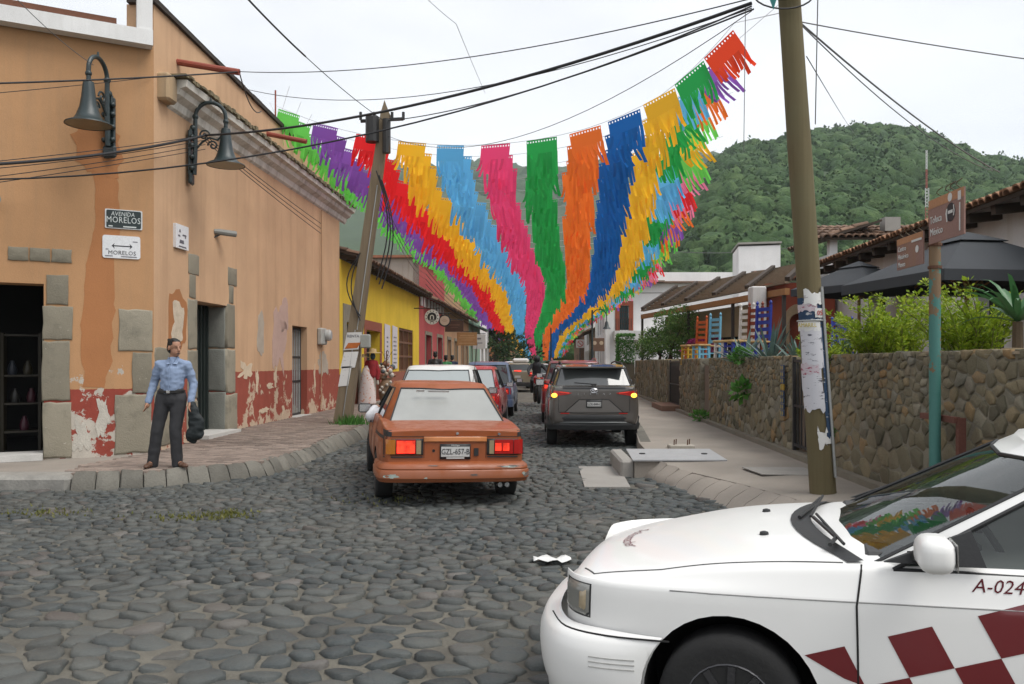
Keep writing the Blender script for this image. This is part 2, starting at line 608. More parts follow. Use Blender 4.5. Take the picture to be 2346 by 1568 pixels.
for r in rr[1:]:
 vs += [(r * math.cos(2 * math.pi * k / N), r * math.sin(2 * math.pi * k / N), -.42) for k in range(N)]
fs = [(0, 1 + k, 1 + (k + 1) % N) for k in range(N)]
for i in range(len(rr) - 2):
 for k in range(N):
  a = 1 + i * N
  fs.append((a + k, a + N + k, a + N + (k + 1) % N, a + (k + 1) % N))
mb.add(vs, fs)
tag(mb.build('ground', m_earth, None, origin=(0, 0, 0)), kind='structure')
mb = MB()
ysr = [-9, -4, 0, 2, 3, 4, 5, 6, 7, 8, 9, 10, 12, 16, 22, 30, 45, 70, 110, 160]
xsr = [-16, -10, -6, -4, -2, 0, 2, 4, 8, 14]
vs = [(x + (y * .051 if y > 12 else 0), y, gz(x, y)) for y in ysr for x in xsr]
nx = len(xsr)
fs = [(j * nx + i, j * nx + i + 1, (j + 1) * nx + i + 1, (j + 1) * nx + i) for j in range(len(ysr) - 1) for i in range(nx - 1)]
mb.add(vs, fs)
road = tag(mb.build('road', m_grit, None, smooth=True, origin=(0, 0, 0)), kind='structure')
K_POLY = [(-20, 10.2), (-5.44, 10.2)] + K_OUT[1:] + [xy(P(40, -20)), (-20, 40)]
RK_POLY = RK_OUT + [(40, 4.8), (40, 40)]
def on_road(x, y):
 if y < 10.0:
  if abs(x) > .63 * y + 1.6: return False
  if x > 2.2 and y < 4.6: return False
 s, t = st2(x, y)
 if y > 12 and (t < -3.9 or t > 1.72): return False
 if .86 < x < 1.72 and 10.4 < y < 12.7: return False
 if inpoly(x, y, K_POLY) or inpoly(x, y, RK_POLY): return False
 return True
KY = 1.28
def cob_gap(x, y):
 y /= KY
 return .135 + .035 * noise.noise(Vector((x * .6, y * .6, 0))) + (.03 if y > 16 else 0) + .06 * smooth((6.6 - y) / 1.8)
pts, grid, cell = scatter(-7.5, 5.2, 2.6 * KY, 33 * KY, cob_gap, lambda x, y: on_road(x, y / KY), 5)
rg = random.Random(3)
near, far_mb = [], MB()
for (cx, cy), poly in cells(pts, grid, cell):
 poly = [(p[0], p[1] / KY) for p in poly]; cy /= KY
 g = rg.uniform(.004, .016) if cy < 6.2 else rg.uniform(.001, .009)
 rd = rounded(poly, cx, cy, g, rg, 10, rg.uniform(.0, .45))
 if not rd: continue
 near.append((cy + abs(cx) * .15, rd))
near.sort(key=lambda q: q[0])
def road_fn(x, y, h): return Vector((x, y, gz(x, y) + h))
for i, (d, (c, ring)) in enumerate(near):
 h = rg.uniform(.010, .034)
 tl = (rg.uniform(-.16, .16), rg.uniform(-.22, .12))
 if i < 300:
  mb = MB()
  stone(mb, c, ring, road_fn, h, rim=.5, inset=.76, tilt=tl)
  mb.build('cobblestone', m_cob, road, smooth=True, sharp=0, fix=False)
 else:
  stone(far_mb, c, ring, road_fn, h, rim=.5, inset=.76, tilt=tl)
tag(far_mb.build('cobblestone', m_cob, road, smooth=True, sharp=0, fix=False), kind='stuff')
pave_l = sheet('pavement', LEFT_POLY, lambda x, y: z_left(x, y) - .035, .5, m_pave)
ko, ki = resample(K_OUT[:6], 22) + resample(K_OUT[5:], 40)[1:], resample(K_IN[:6], 22) + resample(K_IN[5:], 40)[1:]
for k in range(len(ko) - 1):
 jit = rg.uniform(-.012, .012)
 def lp(a, b, f): return (a[0] + (b[0] - a[0]) * f, a[1] + (b[1] - a[1]) * f)
 ga = .022
 o1, o2 = lp(ko[k], ko[k + 1], ga), lp(ko[k], ko[k + 1], 1 - ga)
 i1, i2 = lp(ki[k], ki[k + 1], ga), lp(ki[k], ki[k + 1], 1 - ga)
 zi = z_left(*lp(i1, i2, .5)) + .008 + jit
 zo = -.10 + jit
 mb = MB()
 rows = [(0, -.3), (0, zo), (.35, zo + (zi - zo) * .55), (.68, zo + (zi - zo) * .9), (.95, zi), (1, zi - .012), (1, -.3)]
 vs = []
 for f, z in rows:
  for w in (0, .06, .5, .94, 1):
   p = lp(lp(o1, i1, f), lp(o2, i2, f), w)
   vs.append((p[0], p[1], z - (.018 if w in (0, 1) else 0) + (rg.uniform(-.014, .014) if z > -.1 else 0)))
 fs = [(r * 5 + w, r * 5 + w + 1, (r + 1) * 5 + w + 1, (r + 1) * 5 + w) for r in range(6) for w in range(4)]
 fs += [tuple(r * 5 for r in range(7)), tuple(r * 5 + 4 for r in range(7))[::-1]]
 mb.add(vs, fs)
 mb.build('kerb_stone', m_kerb, pave_l, smooth=True, sharp=40)
for k in range(4):                                              # straight raised kerb of the side street
 x1 = -5.50 - k * 1.5; x0 = x1 - 1.48
 mb = MB()
 mb.bbox(((x0 + x1) / 2, 10.50 + .02 * k, -.09), (1.48, .46, .32), .05)
 mb.build('kerb_stone', M('kerb_paint', (.26, .25, .225), .8, .45, 5, 30, .5, .015), pave_l, smooth=True)
bricks, stuffb = 0, MB()
s = 10.2
row = 0
b_me = None
cand = []
while s < 27:
 t = -6.42 + (.11 if row % 2 else 0)
 while t < -4.1:
  p = P(s, t)
  if inpoly(p.x, p.y, LEFT_POLY) and (s > 13.25 or (p - CORNER).dot(FN) > 0) and not inpoly(p.x, p.y, [(-20, 9), (-5.6, 9), (-5.7, 11.2), (-6.3, 11.6), (-20, 11.6)]):
   cand.append((s, t))
  t += .22
 s += .112; row += 1
cand.sort(key=lambda q: q[0] + abs(q[1] + 4.2) * .3)
for i, (s, t) in enumerate(cand):
 p = P(s, t)
 z = z_left(p.x, p.y) + rg.uniform(-.003, .003)
 if i < 300:
  if b_me is None:
   mb = MB(); mb.bbox((0, 0, -.02), (.208, .102, .06), .006)
   b0 = mb.build('brick', m_brick, pave_l, local=True); b_me = b0.data
  else: b0 = link('brick', b_me, pave_l)
  b0.location = p + Vector((0, 0, z - .006))
  b0.rotation_euler = (0, 0, -TH + rg.uniform(-.02, .02))
 else:
  q = [P(s - .051, t - .104), P(s - .051, t + .104), P(s + .051, t + .104), P(s + .051, t - .104)]
  stuffb.add([(a.x, a.y, z + .004) for a in q] + [(a.x, a.y, z - .03) for a in q], [(0, 3, 2, 1), (0, 1, 5, 4), (1, 2, 6, 5), (2, 3, 7, 6), (3, 0, 4, 7)])
tag(stuffb.build('brick', m_brick, pave_l, fix=False), kind='stuff')
def z_right(x, y):
 s, t = st2(x, y)
 return .13 - .07 * smooth((2.9 - t) / 1.2) * smooth((12 - y) / 1.5)
pave_r = sheet('pavement', RIGHT_POLY, z_right, .9, m_pave)
ko, ki = resample(RK_OUT[3:9], 17), resample(RK_IN[3:9], 17)
for k in range(17):
 a, b, c2, d = ko[k], ko[k + 1], ki[k + 1], ki[k]
 def lp(a, b, f): return (a[0] + (b[0] - a[0]) * f, a[1] + (b[1] - a[1]) * f)
 a, b = lp(ko[k], ko[k + 1], .02), lp(ko[k], ko[k + 1], .98)
 d, c2 = lp(ki[k], ki[k + 1], .02), lp(ki[k], ki[k + 1], .98)
 mb = MB()
 rows = [(0, -.3), (0, gz(*a) + .012), (.3, -.02), (.7, .04), (1.0, z_right(*d) + .004), (1, -.2)]
 vs = []
 for f, z in rows:
  for w in (0, .5, 1):
   p = lp(lp(a, d, f), lp(b, c2, f), w)
   vs.append((p[0], p[1], z - (.006 if w != .5 else 0)))
 fs = [(r * 3 + w, r * 3 + w + 1, (r + 1) * 3 + w + 1, (r + 1) * 3 + w) for r in range(5) for w in range(2)]
 fs += [tuple(r * 3 for r in range(6)), tuple(r * 3 + 2 for r in range(6))[::-1]]
 mb.add(vs, fs)
 mb.build('kerb_stone', m_pave, pave_r, smooth=True, sharp=40)
ko = resample([xy(P(14.2, 1.55)), xy(P(18, 1.79)), xy(P(40, 1.81))], 24)
for k in range(24):                                             # low kerb along the street
 a, b = Vector((*ko[k], .0)), Vector((*ko[k + 1], .0))
 mb = MB(); mb.beam(a + (b - a) * .01, b - (b - a) * .01, .17, .27)
 mb.build('kerb_stone', m_kerb, pave_r)
ch = tag(thing('utility_chamber', (2.2, 11.7, .1), 'grey steel cover plate over a concrete chamber at the right pavement edge', 'cover'))
mb = MB(); mb.bbox((1.62, 12.25, -.03), (.20, 1.5, .30), .03, Matrix.Rotation(-.02, 3, 'Z')); mb.build('kerb_block', m_conc, ch)
mb = MB(); mb.prism([(1.66, 11.40, .118), (2.96, 11.40, .118), (3.04, 12.78, .128), (1.76, 12.78, .128)], (0, 0, .02)); mb.build('plate', mk('dull_steel', (.34, .345, .35), .6, .18, 4, 40, .1, .003, metal=0), ch)
mb = MB(); mb.prism([(1.69, 11.44, -.3), (2.93, 11.44, -.3), (3.01, 12.74, -.3), (1.79, 12.74, -.3)], (0, 0, .416)); mb.build('chamber_wall', m_pave, ch)
for x, y in ((1.9, 12.1), (2.8, 12.08)):
 mb = MB(); mb.lathe([(.0, .135), (.045, .135), (.045, .156), (0, .156)], (x, y, 0), 12); mb.build('lifting_hole', M('iron_black', (.025, .025, .025), .5, .2, 8, 60, .1, .004), ch)
sl = thing('road_slab', (1.15, 10.65, 0), 'pale concrete slab set flush in the cobbles beside the kerb corner', 'slab')
mb = MB(); mb.prism([(.92, 10.5, -.3), (1.5, 10.5, -.3), (1.62, 12.6, -.3), (1.01, 12.6, -.3)], (0, 0, .20)); mb.build('slab', m_conc, sl)
bb = thing('bolt_base', (2.66, 13.05, .12), 'small concrete footing with four rusty bolts on the right pavement', 'footing')
mb = MB(); mb.bbox((2.66, 13.05, .15), (.40, .25, .07), .012); mb.build('pad', mk('pad_concrete', (.36, .33, .28), .85), bb)
for dx, dy in ((-.12, -.05), (-.07, .05), (.09, -.05), (.14, .05)):
 mb = MB(); mb.tube([(2.66 + dx, 13.05 + dy, .18), (2.665 + dx, 13.05 + dy, .27)], .009, 6); mb.build('bolt', M('rust', (.10, .045, .025), .8), bb)
pt = tag(MB().prism([(3.0, 9.95, .125), (3.75, 9.85, .125), (3.72, 10.6, .125), (2.95, 10.65, .125)], (0, 0, .012)).build('pavement_patch', m_conc), kind='structure')
mb = MB()
for i in range(9):
 for j in range(4):
  x, y = .17 + i * .037, 6.50 + j * .05 + .02 * math.sin(i)
  mb.v.append(Vector((x, y, gz(x, y) + .045 + .012 * math.sin(i * 1.7 + j) + rg.uniform(0, .008))))
mb.f = [(j + i * 4, j + 1 + i * 4, j + 5 + i * 4, j + 4 + i * 4) for i in range(8) for j in range(3)]
mb.mi = [0] * len(mb.f)
lit = mb.build('paper_scrap', mk('white_paper', (.72, .72, .70), .7, .06), None, smooth=True, sharp=0)
tag(lit, 'crumpled white paper scrap lying on the cobbles near the taxi bumper', 'litter')
lit.modifiers.new('thick', 'SOLIDIFY').thickness = .002
# ------------------------------------------------------------------ leaves
def leaf_mat(name, c1, c2, rough=.55, trans=.3):
 m = NT(name)
 k = m.rand()
 c = m.ramp(k, [(0, sc(c1, .8)), (.5, c1), (1, c2)])
 return m.bsdf(c, rough, None, spec=.35, trans=trans)
def leaves(mb, centre, rad, n, size, rg, aspect=2.0, up=.3, shell=.55, lumps=0):
 """leaf-sized folded quads spread through an uneven volume"""
 c = Vector(centre)
 lump = [(Vector((rg.uniform(-.8, .8) * rad[0], rg.uniform(-.8, .8) * rad[1], rg.uniform(-.6, .8) * rad[2])), rg.uniform(.3, .55)) for _ in range(lumps)]
 for _ in range(n):
  while True:
   q = Vector((rg.gauss(0, 1), rg.gauss(0, 1), rg.gauss(0, 1)))
   if q.length > 1e-3: break
  q.normalize()
  r = shell + (1 - shell) * rg.random() ** .5
  if lumps:
   lc, lr = rg.choice(lump)
   p = lc + Vector((q.x * rad[0], q.y * rad[1], q.z * rad[2])) * r * lr
  else:
   f = .78 + .35 * noise.noise(q * 2.1 + c)
   p = Vector((q.x * rad[0], q.y * rad[1], q.z * rad[2])) * r * f
  d = (q + Vector((rg.uniform(-.8, .8), rg.uniform(-.8, .8), rg.uniform(-.5, .8) + up))).normalized()
  w = d.cross(Vector((rg.uniform(-1, 1), rg.uniform(-1, 1), rg.uniform(-1, 1))))
  if w.length < .05: continue
  w.normalize()
  nn = d.cross(w)
  L = size * rg.uniform(.6, 1.3)
  p = c + p
  mb.add([p, p + d * L * .5 + w * L / aspect * .5 + nn * L * .08, p + d * L, p + d * L * .5 - w * L / aspect * .5 + nn * L * .08], [(0, 1, 2), (0, 2, 3)])
mb = MB()
for (cx, cy, sx, sy, n) in ((-3.2, 8.5, .25, .12, 230), (-2.95, 8.7, .15, .1, 120), (-4.9, 8.7, .35, .15, 130), (-1.5, 9.6, .3, .2, 60)):
 for _ in range(n):
  x, y = rg.gauss(cx, sx), rg.gauss(cy, sy)
  z = gz(x, y) + .02
  a = rg.uniform(0, 6.28)
  h = rg.uniform(.015, .045)
  w = .012
  mb.add([(x - w * math.cos(a), y - w * math.sin(a), z), (x + w * math.cos(a), y + w * math.sin(a), z), (x + rg.uniform(-.02, .02), y + rg.uniform(-.02, .02), z + h)], [(0, 1, 2)])
tag(mb.build('moss', leaf_mat('moss_green', (.12, .13, .03), (.20, .19, .05)), None, fix=False), 'yellow green moss and tiny weeds between the cobbles', 'moss', kind='stuff')
# ------------------------------------------------------------------ hills
def ridge(prof, u):
 for (a, b), (c, d) in zip(prof, prof[1:]):
  if a <= u <= c: return b + (d - b) * smooth((u - a) / (c - a)) if False else b + (d - b) * (u - a) / (c - a)
 return prof[0][1] if u < prof[0][0] else prof[-1][1]
NEAR_RIDGE = [(1250, 800), (1330, 720), (1420, 640), (1480, 585), (1530, 520), (1580, 440), (1640, 385), (1700, 352), (1760, 338), (1830, 320), (1900, 318), (1960, 306), (2050, 310), (2120, 322), (2170, 345), (2240, 378), (2290, 384), (2400, 395), (2700, 440), (3300, 520)]
FAR_RIDGE = [(-600, 560), (100, 500), (500, 430), (760, 400), (900, 405), (1000, 410), (1080, 400), (1140, 392), (1200, 410), (1280, 415), (1340, 408), (1430, 402), (1500, 395), (1600, 385), (1750, 380), (2000, 400), (2600, 450)]
def hill(name, prof, y0, y1, u0, u1, nu, ny, mat, rough):
 mb = MB()
 vs = []
 for j in range(ny + 1):
  f = j / ny
  for i in range(nu + 1):
   u = u0 + (u1 - u0) * i / nu
   ang = math.atan((u - U0) / F)
   zr = (V0 - ridge(prof, u)) / F
   if f <= .75:
    g = f / .75
    d = y0 + (y1 - y0) * g
    h = zr * y1 * (g ** .82)
   else:
    g = (f - .75) / .25
    d = y1 * (1 + .5 * g)
    h = zr * y1 * (1 - g * .9)
   x = (u - U0) / F * d
   h += noise.noise(Vector((x * .02, d * .02, 0))) * rough * min(1, f * 4) * (0.4 if abs(f - .75) < .05 else 1)
   vs.append((x, d, h - .5))
 n = nu + 1
 mb.add(vs, [(j * n + i, j * n + i + 1, (j + 1) * n + i + 1, (j + 1) * n + i) for j in range(ny) for i in range(nu)])
 o = mb.build(name, mat, None, smooth=True, sharp=0, origin=(0, 0, 0))
 return tag(o, kind='structure')
m_hill = mk('hill_undergrowth', (.035, .06, .022), .95, .35, .05, .4, .3, .5)
hill_n = hill('hill', NEAR_RIDGE, 135, 400, 1240, 3000, 90, 28, m_hill, 6)
hill_f = hill('hill', FAR_RIDGE, 420, 1250, -700, 2500, 90, 24, m_hill, 18)
def crown_mat(name, c0, c1, c2, s):
 m = NT(name)
 k = m.ramp(m.noise(s * .16, 3, .6), [(.30, c0), (.48, c1), (.68, c2)])
 f = m.noise(s, 4, .7)
 c = m.mix(m.ramp(f, [(.35, 0.), (.68, 1.)]), m.mix(1.0, k, (.45, .5, .45), 'MULTIPLY'), k)
 return m.bsdf(c, .8, f, .9, .8, spec=.2)
def forest(name, prof, y0, y1, u0, u1, n, size, sub, mat, seed, label, kf=.82, cards=0):
 bm = bmesh.new()
 bmesh.ops.create_icosphere(bm, subdivisions=sub, radius=1)
 bv = np.array([v.co[:] for v in bm.verts]); bf = np.array([[v.index for v in f.verts] for f in bm.faces])
 bm.free()
 rg = random.Random(seed)
 V, Fc = [], []
 variants = []
 for k in range(10):
  d = np.array([1 + .26 * noise.noise(Vector(v) * 1.9 + Vector((k * 7.3, 0, 0))) + .28 * noise.noise(Vector(v) * 4.5 + Vector((0, k * 5.1, 0))) + .2 * noise.noise(Vector(v) * 9 + Vector((0, k * 5.1, 3))) for v in bv])
  variants.append(bv * d[:, None])
 nv0 = len(bv)
 if cards:
  fb = []
  for vi, w in enumerate(variants):
   r4 = random.Random(vi + 50); ex = []
   for _ in range(cards):
    q = Vector((r4.gauss(0, 1), r4.gauss(0, 1), abs(r4.gauss(.2, 1)) - .25)).normalized()
    f = .82 + .30 * noise.noise(q * 2.3 + Vector((vi * 3.1, 0, 0))) + r4.uniform(-.08, .10)
    d = (q + Vector((r4.uniform(-1, 1), r4.uniform(-1, 1), r4.uniform(-1, 1)))).normalized(); sd2 = d.orthogonal().normalized()
    sz = r4.uniform(.06, .14); c2 = q * f
    ex += [c2 - d * sz, c2 + sd2 * sz * .7, c2 + d * sz, c2 - sd2 * sz * .7]
   variants[vi] = np.concatenate([w * .88, np.array([e[:] for e in ex])])
  fx = np.array([[nv0 + 4 * k + i for i in t] for k in range(cards) for t in ((0, 1, 2), (0, 2, 3))])
  bf = np.concatenate([bf, fx])
  bv = variants[0]
 nb = 0
 for _ in range(n):
  u = rg.uniform(u0, u1)
  g = rg.random() ** .8
  d = y0 + (y1 - y0) * g * 1.03
  gg = min(g * 1.03, 1)
  h = (V0 - ridge(prof, u)) / F * y1 * gg ** kf
  x = (u - U0) / F * d
  s = size * rg.choice((rg.uniform(.5, .9), rg.uniform(.8, 1.3), rg.uniform(1.1, 1.75)))
  a = rg.uniform(0, 6.28)
  w = rg.choice(variants) * np.array([s, s, s * rg.uniform(.75, 1.1)])
  ca, sa = math.cos(a), math.sin(a)
  w = np.stack([w[:, 0] * ca - w[:, 1] * sa + x, w[:, 0] * sa + w[:, 1] * ca + d, w[:, 2] + h - .5 + s * .42], 1)
  V.append(w); Fc.append(bf + nb); nb += len(bv)
 V = np.concatenate(V); Fc = np.concatenate(Fc)
 me = bpy.data.meshes.new(name)
 me.vertices.add(len(V)); me.vertices.foreach_set('co', V.astype(np.float32).ravel())
 me.loops.add(len(Fc) * 3); me.loops.foreach_set('vertex_index', Fc.astype(np.int32).ravel())
 me.polygons.add(len(Fc))
 me.polygons.foreach_set('loop_start', np.arange(0, len(Fc) * 3, 3, dtype=np.int32))
 me.polygons.foreach_set('use_smooth', np.ones(len(Fc), bool))
 me.update(calc_edges=True)
 me.materials.append(mat)
 return tag(link(name, me), label, 'forest', kind='stuff')
forest('forest', NEAR_RIDGE, 140, 400, 1290, 2900, 3000, 3.9, 2, crown_mat('forest_near', (.030, .068, .02), (.056, .112, .032), (.10, .16, .05), 1.1), 21, 'dense green forest covering the steep hill behind the right hand houses', cards=120)
forest('forest', FAR_RIDGE, 560, 1250, -300, 2000, 3200, 13, 2, crown_mat('forest_far', (.03, .055, .025), (.045, .08, .03), (.07, .105, .04), .3), 22, 'hazy blue green forest on the far mountain beyond the street')
mb = MB(); mb.box((200, 700, 168), (2700, 1480, 341))
hz = mb.build('haze', bpy.data.materials.new('haze_air'), None, origin=(0, 0, 0))
hz['kind'] = 'stuff'
hm = hz.data.materials[0]; hm.use_nodes = True; hm.node_tree.nodes.clear()
ho = hm.node_tree.nodes.new('ShaderNodeOutputMaterial'); hv = hm.node_tree.nodes.new('ShaderNodeVolumePrincipled')
hv.inputs['Color'].default_value = (.80, .90, .93, 1); hv.inputs['Density'].default_value = .00022; hv.inputs['Anisotropy'].default_value = .2
hm.node_tree.links.new(hv.outputs[0], ho.inputs['Volume'])
# ================================================================== LEFT SIDE OF THE STREET
def wall_panel(mb, fn, u0, u1, z0, z1, holes=(), depth=.4, top=None, back=False):
 """wall face with openings; fn(u, z, d) -> point, d counted into the wall"""
 us = sorted({u0, u1, *[h[0] for h in holes], *[h[1] for h in holes]})
 zs = sorted({z0, z1, *[h[2] for h in holes], *[h[3] for h in holes]})
 us = [u for u in us if u0 <= u <= u1]; zs = [z for z in zs if z0 <= z <= z1]
 tz = top or (lambda u: z1)
 for a, b in zip(us, us[1:]):
  for c, d in zip(zs, zs[1:]):
   m, n = (a + b) / 2, (c + d) / 2
   if any(h[0] < m < h[1] and h[2] < n < h[3] for h in holes): continue
   d1, d2 = (tz(a), tz(b)) if d == z1 else (d, d)
   mb.add([fn(a, c, 0), fn(b, c, 0), fn(b, d2, 0), fn(a, d1, 0)], [(0, 1, 2, 3)])
 for a, b, c, d in holes:
  q = [(a, c), (b, c), (b, d), (a, d)]
  for i in range(4):
   (a1, c1), (a2, c2) = q[i], q[(i + 1) % 4]
   mb.add([fn(a1, c1, 0), fn(a2, c2, 0), fn(a2, c2, depth), fn(a1, c1, depth)], [(0, 1, 2, 3)])
 mb.add([fn(u0, tz(u0), 0), fn(u1, tz(u1), 0), fn(u1, tz(u1), depth), fn(u0, tz(u0), depth)], [(0, 1, 2, 3)])
 mb.add([fn(u0, z0, 0), fn(u0, tz(u0), 0), fn(u0, tz(u0), depth), fn(u0, z0, depth)], [(0, 1, 2, 3)])
 mb.add([fn(u1, z0, 0), fn(u1, tz(u1), 0), fn(u1, tz(u1), depth), fn(u1, z0, depth)], [(0, 1, 2, 3)])
def plaster(name, col, zl=None, wcol=None, peel=.5, under=(.42, .39, .34), stain=(.30, .20, .12), bump=.25, streak=.35):
 """limewash over old plaster: blotches, rain streaks, a painted dado that flakes near the ground"""
 m = NT(name)
 z = m.z()[2]
 n1 = m.noise(.7, 5, .6); n2 = m.noise(5, 5, .65); n3 = m.noise(70, 3, .6)
 c = m.mix(m.ramp(n1, [(.3, 0.), (.7, 1.)]), sc(col, .88), sc(col, 1.07))
 mp = m.n('Mapping'); mp.inputs['Scale'].default_value = (2.2, 2.2, .16)
 m.l(m.co, mp.inputs['Vector'])
 st = m.noise(1.6, 5, .65, co=mp.outputs[0])
 c = m.mix(m.math('MULTIPLY', m.ramp(st, [(.48, 0.), (.78, 1.)]), streak), c, stain)
 if zl is not None:
  e = m.math('ADD', z, m.math('MULTIPLY', m.math('SUBTRACT', n2, .5), .05))
  lo = m.math('LESS_THAN', e, zl)
  w = m.mix(n2, sc(wcol, .8), sc(wcol, 1.2))
  c = m.mix(lo, c, w)
  if peel:
   bias = m.math('MULTIPLY', m.math('SUBTRACT', zl + .25, z), .16)
   k = m.math('ADD', m.noise(2.1, 9, .68), bias)
   pk = m.ramp(k, [(.70 - peel * .12, 0.), (.715 - peel * .12, 1.)])
   c = m.mix(pk, c, m.mix(n2, sc(under, .75), sc(under, 1.25)))
 c = m.mix(.18, c, m.ramp(n3, [(.3, .4), (.7, 1.)]), 'MULTIPLY')
 return m.bsdf(c, .88, m.math('ADD', n3, m.math('MULTIPLY', n2, 1.5)), bump, .012, spec=.25)
rg = random.Random(42)
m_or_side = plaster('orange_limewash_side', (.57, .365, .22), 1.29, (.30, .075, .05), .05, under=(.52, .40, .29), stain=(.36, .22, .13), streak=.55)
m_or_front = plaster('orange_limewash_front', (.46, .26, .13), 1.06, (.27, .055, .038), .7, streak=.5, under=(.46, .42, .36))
m_stone = NT('grey_cantera_stone')
n1, n2 = m_stone.noise(3, 6, .65), m_stone.noise(45, 4, .7)
k = m_stone.rand()
c = m_stone.mix(k, (.20, .18, .135), (.29, .262, .20))
c = m_stone.mix(m_stone.ramp(n1, [(.5, 0.), (.75, .8)]), c, (.14, .13, .10))
c = m_stone.mix(m_stone.ramp(m_stone.noise(16, 5, .75), [(.66, 0.), (.70, .8)]), c, (.6, .57, .5))
m_stone = m_stone.bsdf(c, .85, m_stone.math('ADD', n2, n1), .6, .015, spec=.3)
m_dark = mk('shade_black_interior', (.012, .012, .012), .9, .3, 2, 30, .05)  # near-black colour paints the shade inside rooms and openings
m_iron = M('iron_black', (.025, .025, .025), .5, .2, 8, 60, .1, .004)
orange = thing('corner_building', CORNER, 'orange plastered corner building with flaking red dado and white cornice', 'building')
def side(s, z, d=0): return P(s, TL - d, z)
def front(q, z, d=0): return PF(q, -d, z)
S1 = 24.7
DOOR1 = (14.72, 16.12, .10, 2.60); DOOR2 = (20.2, 21.42, .12, 2.40); SHOP = (1.55, 3.7, .05, 2.68)
ptop = lambda s: 7.28 - (s - 13.1) * .035
mb = MB()
wall_panel(mb, side, 13.1, S1, -.3, 7.3, (DOOR1, DOOR2), .45, top=ptop)
mb.build('side_wall', m_or_side, orange)
mb = MB()
wall_panel(mb, front, 0.0, 9.0, -.3, 6.6, (SHOP,), .45)
mb.build('front_wall', m_or_front, orange)
mb = MB()                                                 # end wall, flat roof behind the parapets
mb.add([side(S1, -.3), side(S1, ptop(S1)), side(S1, ptop(S1) - .6, 9), side(S1, -.3, 9)], [(0, 1, 2, 3)])
mb.add([side(13.1, 6.4, .3), side(S1, 6.4, .3), side(S1, 6.4, 9), PF(9, -6, 6.4), front(9, 6.4, .3)], [(0, 1, 2, 3, 4)])
mb.add([side(13.1, ptop(13.1), .4), side(S1, ptop(S1), .4), side(S1, 6.3, .4), side(13.1, 6.3, .4)], [(0, 1, 2, 3)])
mb.build('roof', m_or_side, orange)
prof = [(0.0, 5.74), (.05, 5.78), (.08, 5.90), (.20, 5.97), (.23, 6.06), (.33, 6.09), (.35, 6.20), (.02, 6.21)]
def sweep(mb, prof, sa, sb, n, wob=0):
 for k in range(n):
  a, b = sa + (sb - sa) * k / n, sa + (sb - sa) * (k + 1) / n
  for (o1, z1), (o2, z2) in zip(prof, prof[1:]):
   mb.add([side(a, z1, -o1), side(b, z1, -o1), side(b, z2, -o2), side(a, z2, -o2)], [(0, 1, 2, 3)])
 for s in (sa, sb): mb.add([side(s, z, -o) for o, z in prof], [tuple(range(len(prof)))])
mb = MB(); sweep(mb, prof, 13.55, 25.3, 12); mb.add([side(S1, 5.74), side(S1, 6.3, 0), side(S1, 6.3, .5), side(S1, 5.74, .5)], [(0, 1, 2, 3)])
mb.build('cornice', plaster('white_cornice', (.70, .67, .60), streak=1.0, stain=(.22, .19, .14)), orange)
m_moss = mk('mossy_cap', (.10, .085, .05), .95, .5, 5, 22, .8, .03, col2=(.30, .25, .15))
mb = MB()
for k in range(90):                                       # broken tile ledge on top of the cornice
 s = 13.5 + k * .1315
 mb.box(side(s, 6.225 + rg.uniform(0, .03), -rg.uniform(.19, .22)), (.36 + rg.uniform(0, .05), .12, rg.uniform(.03, .10)), Matrix.Rotation(-TH, 3, 'Z'))
tag(mb.build('ledge_tile', m_moss, orange), kind='stuff')
mb = MB(); mb.bbox(side(13.38, 6.0, -.06) , (.26, .34, .46), .04, Matrix.Rotation(-TH, 3, 'Z')); mb.build('cornice_end', plaster('cornice_end_render', (.42, .30, .18), streak=.9, stain=(.16, .13, .09)), orange)
mb = MB()
for k in range(24):
 a = 13.0 + k * .49
 mb.beam(side(a, ptop(a) + .035, .17), side(a + .5, ptop(a + .5) + .035, .17), .46, .07 + rg.uniform(0, .03))
mb.build('parapet_cap', mk('black_parapet_cap', (.045, .035, .028), .9, .4, 3, 30, .5, .02), orange)
m_wht = plaster('white_fascia_plaster', (.74, .74, .73), streak=.25, stain=(.4, .38, .33))
mb = MB(); mb.prism([front(.03, 6.52, -.02), front(9, 6.52, -.02), front(9, 6.52, -.24), front(.03, 6.52, -.24)], (0, 0, .24)); mb.build('eave_fascia', m_wht, orange)
mb = MB(); mb.prism([front(.035, 6.76, .02), front(.26, 6.76, .02), front(.26, 6.76, -.22), front(.035, 6.76, -.22)], (0, 0, .50)); mb.build('corner_block', m_wht, orange)
m_tile = mk('terracotta_tile', (.23, .095, .055), .85, .3, 4, 40, .4, .01, rand=.35)
m_tiledull = mk('weathered_tile', (.17, .105, .07), .9, .35, 4, 40, .4, .01, rand=.4)
mb = MB()
mb.prism([front(.55, 6.79, -.16), front(9, 6.79, -.16), front(9, 7.05, .9), front(.85, 7.05, .9)], (0, 0, .09))
mb.build('tile_roof', m_tile, orange)
